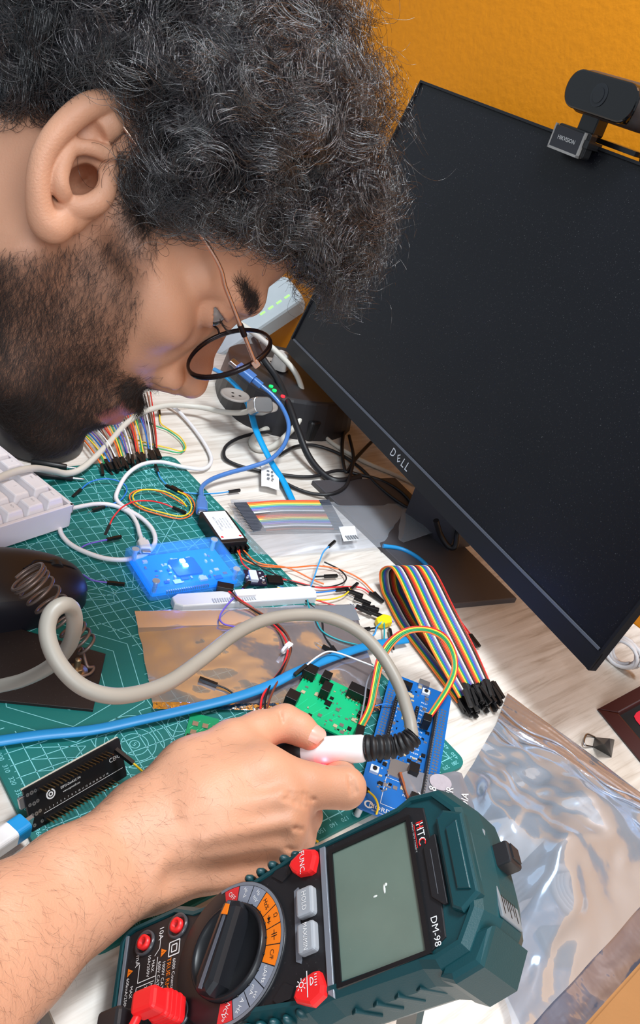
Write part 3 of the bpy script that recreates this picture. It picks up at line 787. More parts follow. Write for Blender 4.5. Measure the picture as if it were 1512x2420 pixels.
# hollow behind the ear and the ear canal front, neck
G.ell(hp(196, 428, 60), (6.5, 8.5, 26), 2, 'sub')
G.cap((-22, -20, 0), (-64, -150, 0), 54, 56, 20)
G.ell((-86, 20, 0), (20, 40, 50), 20)
HP, HFc = G.mesh()

# the near ear, finer
GE = Grid((-45, -45, 55), (32, 50, 96), 0.7)
def ep(px, py, l, r): return hp(px, py, l) + (r,)
GE.chain([ep(255, 290, 72, 8), ep(195, 320, 74, 8.5), ep(150, 380, 75, 8.5), ep(140, 450, 74, 8.5), ep(160, 510, 73, 7.5), ep(215, 470, 71, 7), ep(245, 400, 70, 7)], 5)
GE.ell(hp(196, 420, 82), (11, 17, 10), 3, 'sub')
GE.ell(hp(205, 372, 83), (9, 8, 9), 4, 'sub')
GE.ell(hp(205, 312, 82), (8, 6.5, 5.5), 3, 'sub')
GE.ell(hp(238, 330, 81), (6, 3, 6), 2.5, 'sub')
GE.curve([ep(275, 240, 74, 3.4), ep(240, 240, 78.5, 4.4), ep(200, 256, 81.5, 4.9), ep(160, 288, 83.5, 4.8), ep(125, 328, 85, 4.6), ep(101, 372, 85.6, 4.4), ep(91, 418, 85.6, 4.3), ep(90, 460, 84.6, 4.5), ep(96, 500, 82.5, 5.3), ep(110, 526, 80, 6.6), ep(130, 532, 78, 7.2), ep(150, 512, 75.5, 6.0)], 2.2)
GE.curve([ep(178, 338, 80.5, 2.6), ep(156, 368, 82.5, 3.0), ep(143, 405, 83.2, 3.4), ep(143, 438, 83, 3.6), ep(152, 462, 81, 3.0)], 2.0)
GE.curve([ep(160, 352, 80.5, 2.4), ep(205, 348, 79.5, 2.6), ep(262, 366, 74, 3.2)], 2.0)
GE.curve([ep(165, 486, 77.5, 3.6), ep(196, 486, 77, 4.0), ep(226, 474, 75.5, 4.4), ep(244, 450, 73.5, 4.2), ep(248, 415, 72.5, 3.8)], 3)
GE.ell(hp(196, 428, 66), (6.6, 8.6, 22), 2.0, 'sub')
EP, EF = GE.mesh()

# ---- right arm and hand (room millimetres)
def hd(px, py, z, r): return tuple(at(px, py, z)) + (r,)
pts = []
GH = Grid((-125, -560, -6), (215, -320, 100), 1.1)
wrR, wrU = hd(318, 1952, 42, 18), hd(372, 2060, 30, 17)
GH.chain([hd(-260, 2480, 58, 36), hd(-20, 2262, 48, 25), hd(170, 2120, 40, 22), hd(300, 2020, 36, 18)], 8)
GH.chain([hd(-120, 2255, 52, 24), hd(0, 2170, 50, 21), hd(150, 2060, 45, 18.5), wrR], 10); GH.chain([hd(-60, 2390, 42, 24), hd(56, 2282, 38, 19), hd(215, 2138, 34, 17.5), wrU], 10)
M2, M3_, M4, M5 = hd(612, 1838, 60, 14), hd(668, 1905, 56, 13.5), hd(668, 1962, 48, 12.5), hd(640, 2020, 36, 11.5)
GH.chain([wrR, hd(470, 1880, 52, 16), M2], 12); GH.chain([hd(350, 1985, 42, 17), hd(500, 1935, 52, 15.5), M3_], 12)
GH.chain([hd(360, 2020, 38, 16), hd(510, 1985, 46, 15), M4], 12); GH.chain([wrU, hd(510, 2030, 34, 14), M5], 12)
GH.chain([hd(420, 1980, 26, 20), hd(560, 1960, 28, 19), hd(630, 1960, 30, 15)], 12)
GH.chain([hd(352, 1905, 42, 16), hd(450, 1822, 50, 16), hd(548, 1758, 55, 13.5)], 14)                                             # thumb
TH1, TH2, TH3 = hd(548, 1758, 55, 13.2), hd(672, 1708, 56, 11.2), hd(734, 1742, 54, 8.6)
GH.chain([TH1, hd(610, 1728, 56, 11.2), TH2], 6); GH.chain([TH2, hd(706, 1722, 55.5, 10), TH3], 3)
GH.chain([hd(480, 1840, 48, 14), hd(580, 1812, 52, 11)], 12)
GH.chain([M2, hd(720, 1858, 58, 12.6), hd(814, 1862, 56, 12.2)], 6)                                                                # index finger
GH.chain([hd(818, 1862, 56, 11.4), hd(800, 1826, 40, 9.8), hd(745, 1800, 30, 9), hd(690, 1790, 26, 8)], 3)
GH.chain([M3_, hd(716, 1928, 28, 11.5)], 4); GH.chain([hd(716, 1928, 28, 11), hd(640, 1900, 14, 9.6), hd(590, 1880, 15, 8.4)], 3)
GH.chain([M4, hd(702, 1978, 22, 10.8)], 4); GH.chain([hd(702, 1978, 22, 10.4), hd(630, 1950, 12, 9.2), hd(580, 1930, 13, 8)], 3)
GH.chain([M5, hd(680, 2026, 15, 9.8)], 4); GH.chain([hd(680, 2026, 15, 9.4), hd(610, 1995, 10, 8.4), hd(570, 1985, 11, 7.4)], 3)
# knuckles and tendons
for m, r in ((M2, 7), (M3_, 7), (M4, 6.5), (M5, 6)): GH.ell((m[0], m[1], m[2] + 8.5), (r, r, r * .8), 9)
up = np.array([-.18, -.14, 1.0])
def ten(a, b, r, rise, k=5):
    a = np.array(a[:3]) + up * rise[0]; b = np.array(b[:3]) + up * rise[1]
    GH.cap(a, b, r * .8, r, k)
ten(hd(470, 2018, 44, 1), hd(672, 1966, 51, 1), 3.2, (13.5, 10.5), 6); ten(hd(440, 2050, 34, 1), hd(640, 2016, 40, 1), 3.0, (13, 9.5), 6)
ten(hd(440, 1955, 48, 1), hd(650, 1908, 58, 1), 2.6, (15, 11), 7)
for a, b in (((440, 2040, 58), (670, 1995, 60)), ((420, 2085, 46), (640, 2042, 44))): GH.cap(at(*a), at(*b), 6.5, 5.0, 8, 'sub')
GH.chain([hd(470, 1890, 54, 15), hd(640, 1832, 60, 13)], 12); GH.chain([hd(520, 1860, 55, 14), hd(600, 1800, 56, 11)], 12)
# skin creases: found on the surface, then pressed in
def surf(px, py, d0=380.0, d1=640.0):
    o = np.array([(px - 756) / FPX, (py - 1210) / FPX, 1.0]) @ RM
    for dd in np.arange(d0, d1, .5):
        q = np.round((CAM + o * dd - GH.lo) / GH.h).astype(int)
        if (q >= 0).all() and (q < np.array(GH.n)).all() and GH.V[tuple(q)] < .3: return CAM + o * dd
    return None
def crease(a, b, r=1.0, n=6, k=1.6):
    P = [surf(a[0] + (b[0] - a[0]) * t, a[1] + (b[1] - a[1]) * t) for t in np.linspace(0, 1, n)]
    P = [p for p in P if p is not None]
    for p, q in zip(P, P[1:]):
        if np.linalg.norm(p - q) < 14: GH.cap(p, q, r, r, k, 'sub')
for a_, b_, r_ in (((676, 1872), (730, 1878), .9), ((688, 1883), (742, 1890), 1.1), ((668, 1886), (716, 1896), .9), ((696, 1898), (728, 1906), .8), ((662, 1684), (668, 1708), .55), ((826, 1836), (832, 1878), .8), ((838, 1842), (842, 1874), .7), ((694, 1958), (716, 1962), .8), ((676, 2006), (700, 2010), .8)):
    crease(a_, b_, r_)
AP, AF = GH.mesh()

# ---- rest of the body, beyond the picture's left edge (room millimetres)
GB = Grid((-620, -620, -740), (30, 300, 300), 9)
nb0, nb1 = h2w((-40, -60, 0)), h2w((-74, -178, 0))
sh_r, el_r = (-262, -300, 190), (-226, -506, 74)
GB.chain([tuple(nb0) + (50,), tuple(nb1) + (56,), (-190, -100, 170, 90)], 40)
GB.ell((-235, -95, 90), (115, 165, 160), 60); GB.ell((-300, -75, -60), (115, 150, 170), 60); GB.ell((-340, -65, -230), (130, 165, 120), 60)
GB.chain([(-235, -220, 160, 70), sh_r + (58,), (-246, -410, 130, 46), el_r + (40,), tuple(at(-420, 2600, 60)) + (32,)], 25)
GB.chain([(-235, 20, 160, 70), (-250, 90, 180, 58), (-262, 140, 20, 46), (-250, 130, -110, 40), (-130, 60, -130, 34), (-70, 30, -135, 30)], 25)
for s in (-1, 1):
    yy = -65 + s * 100
    GB.chain([(-340, yy, -240, 90), (-90 if s > 0 else -30, yy if s > 0 else -405, -190, 72), (-60, yy if s > 0 else -415, -420, 56), (-75, yy if s > 0 else -400, -660, 42), (10, yy if s > 0 else -400, -700, 36)], 30)
BP, BF = GB.mesh()

def join(parts):
    V = []; F = []; o = 0
    for p, f in parts: V.append(p); F.append(f + o); o += len(p)
    return np.concatenate(V), np.concatenate(F)
def np_mesh(name, V, F, mats, parent=None, label=None):
    me = bpy.data.meshes.new(name); n, m = len(V), len(F)
    me.vertices.add(n); me.vertices.foreach_set('co', (np.asarray(V, np.float32) * MM).ravel())
    me.loops.add(m * 4); me.loops.foreach_set('vertex_index', F.astype(np.int32).ravel())
    me.polygons.add(m); me.polygons.foreach_set('loop_start', np.arange(0, m * 4, 4, dtype=np.int32)); me.polygons.foreach_set('loop_total', np.full(m, 4, np.int32))
    me.polygons.foreach_set('use_smooth', np.ones(m, bool))
    for x in (mats if isinstance(mats, (list, tuple)) else [mats]): me.materials.append(x)
    me.update(calc_edges=True); me.validate()
    ob = bpy.data.objects.new(name, me); COL.objects.link(ob)
    if parent is not None: ob.parent = parent; ob.matrix_parent_inverse = Matrix.Translation(-worldloc(parent))
    if label: ob['label'] = label
    return ob

def skin_mat():
    m = mat('skin', (202, 150, 121), .48, var=.07, scale=55, sss=.12, spec=.42, bump=.22, bscale=900)
    nt = m.node_tree; b = nt.nodes['Principled BSDF']; L = nt.links
    at_ = nt.nodes.new('ShaderNodeAttribute'); at_.attribute_name = 'tone'
    old = b.inputs['Base Color'].links[0].from_socket
    for name, col, ch in (('lip', (150, 92, 84), 'x'), ('stubble', (96, 66, 52), 'y'), ('nail', (226, 160, 146), 'z')):
        pass
    sp = nt.nodes.new('ShaderNodeSeparateXYZ'); L.new(at_.outputs['Vector'], sp.inputs[0])
    for i, col in enumerate(((158, 96, 90), (112, 76, 58), (232, 168, 152))):
        mx = nt.nodes.new('ShaderNodeMix'); mx.data_type = 'RGBA'; mx.inputs[7].default_value = lin(*col)
        L.new(sp.outputs[i], mx.inputs[0]); L.new(old, mx.inputs[6]); old = mx.outputs[2]
    L.new(old, b.inputs['Base Color'])
    return m
SKIN = skin_mat()
HW = h2w(HP); EW = h2w(EP)
PV_, PF_ = join([(HW, HFc), (EW, EF), (AP, AF), (BP, BF)])
person = thing('person', tuple(at(-400, 1500, 0)[:2]) + (-740,), 'person with black curly hair and beard bending over the desk, holding a soldering iron', 'person')
body = np_mesh('body', PV_, PF_, SKIN, person)

# skin tones: lips, beard shadow, nails
def inpoly(P, poly):
    x, y = P[:, 0], P[:, 1]; c = np.zeros(len(P), bool); n = len(poly)
    for i in range(n):
        x1, y1 = poly[i][:2]; x2, y2 = poly[(i + 1) % n][:2]
        k = (y1 > y) != (y2 > y); t = np.where(k, (x2 - x1) * (y - y1) / ((y2 - y1) if y2 != y1 else 1e-9) + x1, 0); c ^= k & (x < t)
    return c
beard_fu = [hp(x, y, 58)[:2] for x, y in ((288, 470), (345, 520), (368, 585), (345, 640), (328, 710), (300, 800))] + \
    [(84, -50), (90, -42), (104, -42), (125, -44), (125, -130), (40, -150), (-40, -150), (-30, -75)] + [hp(x, y, 58)[:2] for x, y in ((0, 600), (110, 588), (210, 572), (262, 530))]
tone = np.zeros((len(PV_), 3), np.float32)
nh = len(HP)
lipd = (HP[:, 0] > 92) & (np.abs(HP[:, 2]) < 24) & (HP[:, 1] < -56.5 + np.abs(HP[:, 2]) * -.05) & (HP[:, 1] > -75)
jr = np.random.default_rng(3)
bm = np.zeros(len(HP), np.float32)
for _ in range(24):
    o_ = jr.normal(0, 3.2, 2); bm += inpoly(HP - np.array([o_[0], o_[1], 0]), beard_fu) / 24
bm *= ~lipd
nl = np.clip((np.abs(HP[:, 2]) + 30) / 10, 0, 1)
tone[:nh, 0] = lipd; tone[:nh, 1] = bm * .7
at_ = body.data.attributes.new('tone', 'FLOAT_VECTOR', 'POINT'); at_.data.foreach_set('vector', tone.ravel())

# eyes and a thumb nail
EYEW = mat('eye_white', (150, 142, 138), .12, spec=.7); IRIS = mat('iris_dark', (30, 20, 16), .08, spec=.8)
TH = frame(HO, HF, HU, HL)
for s in (1, -1):
    mb = MB(TH); mb.sphere((EYE[0], EYE[1], EYE[2] * s), 12.2, 24)
    g = Vector((.88, -.46, .02 * s)).normalized(); c = Vector((EYE[0], EYE[1], EYE[2] * s))
    mb.sphere(c + g * 8.2, 5.6, 16, 1); mb.build('eye', [EYEW, IRIS], person)
t2, t3 = Vector(TH2[:3]), Vector(TH3[:3]); d = (t3 - t2).normalized()
vw = (Vector(CAM) - t3).normalized(); nn = (vw * .35 + Vector((0, .25, .9))).normalized(); nn = (nn - d * nn.dot(d)).normalized(); sd = d.cross(nn)
TN = frame(t3 - d * 1.0, d, sd, nn)
mb = MB(TN); vs = []
for i in range(7):
    for j in range(9):
        a = math.radians(-58 + 116 * j / 8); x = -6 + 15 * i / 6; r = 8.9 - .35 * max(0, i - 3)
        if i == 6: x -= abs(j - 4) * .75
        vs.append((x, r * math.sin(a) * .95, r * math.cos(a) + .25))
mb.add(vs, [(i * 9 + j, (i + 1) * 9 + j, (i + 1) * 9 + j + 1, i * 9 + j + 1) for i in range(6) for j in range(8)], 0, None, True)
mb.build('thumbnail', mat('nail', (228, 166, 150), .28, spec=.5), person)

# clothing (beyond the picture's edge, shorts just in view under the desk edge)
def plaid(name):
    m = mat(name, (46, 52, 74), .85)
    nt = m.node_tree; N = nt.nodes; L = nt.links; b = N['Principled BSDF']; tc = N['Texture Coordinate']
    old = b.inputs['Base Color'].links[0].from_socket
    for dirn, sc, col in (('X', 14, (30, 30, 44)), ('Y', 14, (30, 30, 44)), ('X', 31, (188, 184, 190)), ('Y', 27, (176, 120, 112))):
        w = N.new('ShaderNodeTexWave'); w.bands_direction = dirn; w.inputs['Scale'].default_value = sc
        L.new(tc.outputs['Object'], w.inputs['Vector'])
        r = N.new('ShaderNodeValToRGB'); r.color_ramp.elements[0].position = .8 if sc > 20 else .5; r.color_ramp.elements[1].position = r.color_ramp.elements[0].position + .05
        L.new(w.outputs['Fac'], r.inputs[0]); mu = N.new('ShaderNodeMath'); mu.operation = 'MULTIPLY'; mu.inputs[1].default_value = .6; L.new(r.outputs[0], mu.inputs[0])
        mx = N.new('ShaderNodeMix'); mx.data_type = 'RGBA'; mx.inputs[7].default_value = lin(*col); L.new(mu.outputs[0], mx.inputs[0]); L.new(old, mx.inputs[6]); old = mx.outputs[2]
    L.new(old, b.inputs['Base Color']); return m
GT = Grid((-620, -560, -360), (30, 300, 300), 9)
GT.ell((-235, -95, 90), (123, 173, 168), 60); GT.ell((-300, -75, -60), (123, 158, 178), 60); GT.ell((-340, -65, -200), (136, 172, 120), 60)
GT.chain([(-235, -220, 160, 78), sh_r + (66,), (-250, -390, 140, 58)], 25); GT.chain([(-235, 20, 160, 78), (-250, 90, 180, 66), (-258, 130, 60, 58)], 25)
GT.ell(nb1, (66, 66, 66), 10, 'sub')
V, F = GT.mesh(); np_mesh('t_shirt', V, F, mat('shirt', (62, 70, 92), .85, bump=.2), person)
GT = Grid((-620, -540, -520), (40, 320, -80), 9)
GT.ell((-340, -65, -250), (142, 176, 110), 60)
for s in (-1, 1):
    yy = -65 + s * 100
    GT.chain([(-340, yy, -240, 100), (-70 if s > 0 else -24, yy if s > 0 else -408, -188, 84)], 30)
V, F = GT.mesh(); np_mesh('shorts', V, F, plaid('plaid_cloth'), person)
# ------------------------------------------------------------------ hair: curls, beard, brows, lashes, arm hair
rng = np.random.default_rng(11)
def hair_mat(name, col, rough=.3, spec=.8):
    m = bpy.data.materials.new(name); m.use_nodes = True; MATS[name] = m
    nt = m.node_tree; N = nt.nodes; b = N['Principled BSDF']
    hi = N.new('ShaderNodeHairInfo'); cr = N.new('ShaderNodeValToRGB')
    cr.color_ramp.elements[0].color = tuple(c * .6 for c in col[:3]) + (1,); cr.color_ramp.elements[1].color = tuple(c * 1.8 for c in col[:3]) + (1,)
    nt.links.new(hi.outputs['Random'], cr.inputs[0]); nt.links.new(cr.outputs[0], b.inputs['Base Color'])
    b.inputs['Roughness'].default_value = rough; b.inputs['Specular IOR Level'].default_value = spec; b.inputs['IOR'].default_value = 1.6
    return m
HAIRM = hair_mat('hair_black', (.005, .005, .007), .15, 1.0)
BEARDM = hair_mat('beard_black', (.016, .011, .010), .45, .45)
def strands(name, P, rad, m, parent=None, label=None, world=False):
    """P: (n, k, 3) room mm; rad: (k,) mm"""
    n, k, _ = P.shape
    cd = bpy.data.hair_curves.new(name); cd.add_curves([k] * n)
    cd.position_data.foreach_set('vector', (P.reshape(-1, 3) * MM).astype(np.float32).ravel())
    a = cd.attributes.get('radius') or cd.attributes.new('radius', 'FLOAT', 'POINT')
    a.data.foreach_set('value', np.tile(np.asarray(rad, np.float32) * MM, n))
    cd.materials.append(m)
    ob = bpy.data.objects.new(name, cd); COL.objects.link(ob)
    if parent is not None: ob.parent = parent; ob.matrix_parent_inverse = Matrix.Translation(-worldloc(parent))
    if label: ob['label'] = label
    return ob
GRV = np.array([np.dot((0, 0, -1), HF), np.dot((0, 0, -1), HU), np.dot((0, 0, -1), HL)])
CC, CR = np.array([2, 50, 0.]), np.array([98, 84, 75.])
def hairline(F, U, L):
    """True where scalp hair grows (head coordinates)"""
    low = np.where(F < -34, -34, np.where(F < -6, 30 - np.clip((-F - 12), 0, 22) * 2.8, np.where(F < 44, np.where((F > 8) & (F < 38), 2, 22), 22 + (F - 44) * 1.02)))
    low = np.where(np.abs(L) < 36, np.where(F > 44, np.maximum(low, 30 + (F - 44) * .86), low), low)
    return U > low
def curls(n, per, seed, puff, length_k=1.0, rr=(6, 11), spread=2.7, K=22, filt=None, frizz=.35):
    r = np.random.default_rng(seed); roots = []
    while len(roots) < n:
        v = r.normal(size=3); v /= np.linalg.norm(v); p = CC + CR * v
        if p[2] < -45 or not hairline(np.array(p[0]), np.array(p[1]), np.array(p[2])): continue
        if filt is not None and not filt(p): continue
        roots.append(p)
    R0 = np.array(roots); out = []
    t = np.linspace(0, 1, K)
    for p in R0:
        nn = (p - CC) / CR ** 2; nn /= np.linalg.norm(nn)
        ax = nn + r.normal(0, .38, 3) + GRV * .10; ax /= np.linalg.norm(ax)
        ln = puff(p) * r.uniform(.72, 1.12) * length_k
        e1 = np.cross(ax, r.normal(size=3)); e1 /= np.linalg.norm(e1); e2 = np.cross(ax, e1)
        turns = r.uniform(1.3, 2.5) * (1 if r.random() < .5 else -1); ph = r.uniform(0, 6.28); cr_ = r.uniform(*rr)
        bend = r.normal(0, .30, 3) * ln
        # strands of this lock
        a1 = r.normal(0, 1, (per, 1)); rad = cr_ * (1 + r.normal(0, .12, (per, 1)))
        off = r.normal(0, spread, (per, 3)); off -= (off @ nn)[:, None] * nn
        st = r.normal(0, .22, (per, 1)); lj = ln * (1 + r.normal(0, .13, (per, 1)))
        ang = ph + a1 * .13 + 2 * np.pi * turns * t[None, :] * (1 + st * .25)
        env = np.clip(t * 4.5, 0, 1)[None, :] * rad
        fr = r.normal(0, frizz, (per, 1, 3)) * np.sin(t * np.pi * r.uniform(1, 3))[None, :, None]
        P = p[None, None, :] + off[:, None, :] * (.55 + .6 * t)[None, :, None] + ax * (lj * t[None, :])[..., None] + bend * (t ** 2)[None, :, None] + GRV * (ln * .14 * t ** 2)[None, :, None] \
            + e1 * (env * (np.cos(ang) - np.cos(ph)))[..., None] + e2 * (env * (np.sin(ang) - np.sin(ph)))[..., None] + fr * 3.2
        out.append(P)
    return np.concatenate(out)
def puff(p):
    v = (p - CC) / CR
    front = max(0, v[0]); side = abs(v[2])
    k = 46 + 26 * front + 12 * max(0, v[1]) - 24 * side ** 2
    if p[1] < 30: k *= .62                                          # short above the ears and at the nape
    if p[0] > 38 and p[1] < 62 and abs(p[2]) > 30: k *= .62         # shorter over the temple
    if p[0] < -8 and p[1] < 34: k = 15
    return max(14, k)
H = [curls(900, 52, 5, puff), curls(420, 30, 6, lambda p: puff(p) * .7, rr=(4, 7), spread=5)]
H.append(curls(230, 48, 7, lambda p: 48, filt=lambda p: p[0] > 66 and p[1] < 120 and abs(p[2]) < 55))
H.append(curls(700, 3, 8, lambda p: puff(p) * 1.28, rr=(5, 13), spread=6, frizz=1.2))
HAIR = np.concatenate(H)
# trim: keep the cut's outline, the forehead, the ear and the cheek free
q_ = (HAIR - CC) / np.array([152, 138, 116.]); far = np.sqrt((q_ ** 2).sum(2)).max(1)
lim = rng.uniform(.80, 1.03, len(HAIR)) + (rng.random(len(HAIR)) < .02) * .12
ok = far < lim
F_, U_, L_ = HAIR[..., 0], HAIR[..., 1], HAIR[..., 2]
jj = rng.normal(0, 3.5, (len(HAIR), 1)) - (rng.random((len(HAIR), 1)) < .012) * 14
ok &= ~((F_ > 92) & (U_ < 62 + jj)).any(1)
ok &= ~((F_ > 44) & (F_ <= 92) & (U_ < 20 + (F_ - 44) * .86 + jj)).any(1)
ok &= ~((F_ > 4) & (F_ <= 44) & (U_ < np.clip((F_ - 24) * .9, -6, 18) + jj)).any(1)
ok &= ~((F_ > -48) & (F_ < 4 + jj) & (U_ < 35.5 - np.clip(-F_ - 12, 0, 34) * 2.4 - np.clip(F_ + 14, 0, 14) * .9 + jj * .4) & (L_ > 40)).any(1)
HAIR = HAIR[ok]
HAIR = h2w(HAIR)
rd = np.linspace(.115, .055, 22)
strands('hair', HAIR, rd, HAIRM, person, 'thick black curly hair')

# hairs rooted on the skin surface
def normals(V, F):
    n = np.cross(V[F[:, 2]] - V[F[:, 0]], V[F[:, 3]] - V[F[:, 1]]); N_ = np.zeros_like(V)
    for i in range(4): np.add.at(N_, F[:, i], n)
    return N_ / np.maximum(np.linalg.norm(N_, axis=1, keepdims=True), 1e-9)
HN = normals(HP, HFc); HN *= np.sign((HN * (HP - HP.mean(0))).sum(1).mean())
def fuzz(name, idx, dirn, length, rad, m, lift=.35, jit=.35, curl=.25, K=7, P0=None, N0=None, frame_=True, label=None, seed=1):
    r = np.random.default_rng(seed); P0 = HP if P0 is None else P0; N0 = HN if N0 is None else N0
    p = P0[idx] + r.normal(0, .45, (len(idx), 3)); n = N0[idx]
    d = dirn(p) if callable(dirn) else np.tile(np.asarray(dirn, float), (len(idx), 1))
    d = d + r.normal(0, jit, d.shape); d -= (d * n).sum(1, keepdims=True) * n; d /= np.linalg.norm(d, axis=1, keepdims=True)
    ln = length * r.uniform(.55, 1.25, (len(idx), 1)); t = np.linspace(0, 1, K)
    b = np.cross(n, d); cu = r.normal(0, curl, (len(idx), 1))
    Q = p[:, None, :] + d[:, None, :] * (ln * t)[..., None] + n[:, None, :] * (ln * lift * (t - .45 * t * t))[..., None] + b[:, None, :] * (ln * cu * t ** 2)[..., None]
    if frame_: Q = h2w(Q)
    return strands(name, Q, np.linspace(rad, rad * .45, K), m, person, label)
dens = rng.random(len(HP))
near = HP[:, 2] > -22
dk = np.clip(.30 + .7 * np.clip((-30 - HP[:, 1]) / 50, 0, 1) + .25 * np.clip((25 - HP[:, 0]) / 60, -.3, .5), .2, 1)
bidx = np.nonzero((dens < bm ** 1.3 * dk) & near & (HP[:, 1] < 22))[0]
thick = np.concatenate([bidx, bidx, bidx])
def beard_dir(p):
    d = np.zeros_like(p); d[:, 0] = .55; d[:, 1] = -.8; d[:, 2] = -.15
    m = (p[:, 0] > 85) & (p[:, 1] > -58); d[m] = (.3, -.55, .8); return d
fuzz('beard', thick, beard_dir, 7.0, .043, BEARDM, lift=.42, label='short black beard and moustache')
lip_u = np.nonzero((HP[:, 0] > 90) & (HP[:, 1] < -43) & (HP[:, 1] > -56) & near)[0]
ch = np.nonzero((HP[:, 0] > 60) & (HP[:, 1] < -86) & near)[0]
fuzz('beard', np.concatenate([lip_u] * 2 + [ch]), lambda p: np.where((p[:, 1:2] > -60), np.array([[.35, -.7, .55]]), np.array([[.5, -.85, 0]])), 6.0, .06, BEARDM, lift=.32, seed=4, label='thicker hair on lip and chin')
brow = [hp(x, y, 34)[:2] for x, y in ((548, 655), (575, 672), (608, 712), (612, 735), (592, 752), (572, 722), (556, 690))]
bw = np.nonzero(inpoly(HP, brow) & (HP[:, 2] > 6) & (HP[:, 0] > 60))[0]
fuzz('eyebrow', np.concatenate([bw] * 4), (-.15, .45, .75), 6.5, .06, BEARDM, lift=.10, jit=.22, seed=5)
side = [hp(x, y, 64)[:2] for x, y in ((278, 360), (330, 380), (372, 520), (350, 560), (300, 500))]
sd_ = np.nonzero(inpoly(HP, side) & (HP[:, 2] > 40))[0]
fuzz('sideburn', np.concatenate([sd_] * 2), (.3, -.9, .1), 9, .06, BEARDM, lift=.5, curl=.5, seed=6)
# lashes of the near eye
a = np.linspace(-.9, .9, 60); e = np.array(EYE)
root = e + 14.2 * np.stack([np.cos(a) * .97, -.16 * np.ones_like(a), np.sin(a)], 1); t = np.linspace(0, 1, 7)
d = np.stack([np.cos(a), -.55 * np.ones_like(a), np.sin(a) * .9], 1) + rng.normal(0, .12, (60, 3))
Q = root[:, None, :] + d[:, None, :] * (6 * t)[None, :, None] + np.array([0, 1, 0]) * (4 * t ** 2)[None, :, None]
strands('eyelashes', h2w(Q), np.linspace(.07, .03, 7), BEARDM, person)
# arm and hand hair
AN = normals(AP, AF); AN *= -1 if (AN[:, 2] * (AP[:, 2] - AP[:, 2].mean())).mean() < 0 else 1
dx = at(0, 2255, 48)
wr = at(345, 2000, 40); along = (np.array(at(650, 1940, 50)) - np.array(at(100, 2200, 45))); along /= np.linalg.norm(along)
s_ = (AP - wr) @ along
pr_ = np.clip(np.where(s_ < 0, .075, .075 - s_ / 900), .0, .1) * (AN[:, 2] > .0)
ai = np.nonzero((rng.random(len(AP)) < pr_ * .7) & (s_ < 88))[0]
side_ = np.cross(along, (0, 0, 1))
fuzz('arm_hair', ai, along * .55 + side_ * .75, 7.0, .030, BEARDM, lift=.22, jit=.3, curl=.4, P0=AP, N0=AN, frame_=False, seed=8)

# ------------------------------------------------------------------ eyeglasses
gl_ = thing('eyeglasses', h2w(np.array([111., 6, 0])), 'thin dark-rimmed round eyeglasses with copper temples worn by the person', 'eyeglasses')
LC = np.array(hp(541, 836, 36)); Vg = np.array([.26, .965, 0]); Vg /= np.linalg.norm(Vg); Ag = np.array([.25, -.06, .96]); Ag -= Vg * (Ag @ Vg); Ag /= np.linalg.norm(Ag)
Ng = np.cross(Ag, Vg)
if Ng[0] < 0: Ng = -Ng
RIM = mat('rim_dark', (34, 24, 26), .25, metal=.4); COP = mat('temple_copper', (222, 178, 156), .2, metal=.85)
lensm = bpy.data.materials.new('lens_clear'); lensm.use_nodes = True; N_ = lensm.node_tree.nodes; N_.clear()
o_ = N_.new('ShaderNodeOutputMaterial'); g_ = N_.new('ShaderNodeBsdfGlossy'); g_.inputs[0].default_value = (.92, .9, 1, 1); g_.inputs['Roughness'].default_value = .02
t_ = N_.new('ShaderNodeBsdfTransparent'); t_.inputs[0].default_value = (.97, .95, .99, 1); f_ = N_.new('ShaderNodeFresnel'); f_.inputs[0].default_value = 1.6; m_ = N_.new('ShaderNodeMixShader')
k_ = N_.new('ShaderNodeMath'); k_.inputs[1].default_value = .07; lensm.node_tree.links.new(f_.outputs[0], k_.inputs[0]); lensm.node_tree.links.new(k_.outputs[0], m_.inputs[0]); lensm.node_tree.links.new(t_.outputs[0], m_.inputs[1]); lensm.node_tree.links.new(g_.outputs[0], m_.inputs[2]); lensm.node_tree.links.new(m_.outputs[0], o_.inputs[0])
def rimpt(c, a, A=Ag, rx=24.5, ry=24.0, n=0.0):
    return c + A * (rx * math.cos(a)) + Vg * (ry * math.sin(a)) + Ng * (n - .0016 * (rx * math.cos(a)) ** 2)
LC2 = LC - Ag * 66
for c in (LC, LC2):
    mb = MB(TH); ring = [rimpt(c, 2 * math.pi * i / 48) for i in range(49)]
    mb.tube(ring, 1.0, 8, flat=(1.0, 1.6), caps=False); rim = mb.build('rim', RIM, gl_)
    mb = MB(TH); vs = [c + Ng * .8]; fs = []
    for k in range(1, 5):
        for i in range(40): vs.append(c + (rimpt(c, 2 * math.pi * i / 40, n=0) - c) * (k / 4.08) + Ng * (2.0 * (1 - (k / 4) ** 2)))
    fs += [(0, 1 + i, 1 + (i + 1) % 40) for i in range(40)]
    for k in range(3): fs += [(1 + k * 40 + i, 1 + (k + 1) * 40 + i, 1 + (k + 1) * 40 + (i + 1) % 40, 1 + k * 40 + (i + 1) % 40) for i in range(40)]
    mb.add(vs, fs, 0, None, True); mb.build('lens', lensm, gl_, 'clear lens')
b0, b1 = rimpt(LC, math.radians(155)), rimpt(LC2, math.radians(25))
mb = MB(TH); mid = (b0 + b1) / 2 + Vg * 3 + Ng * 3; mb.tube(spline([b0, (b0 + mid) / 2 + Vg * 2, mid, (b1 + mid) / 2 + Vg * 2, b1], 6), 1.1, 8); mb.build('bridge', RIM, gl_)
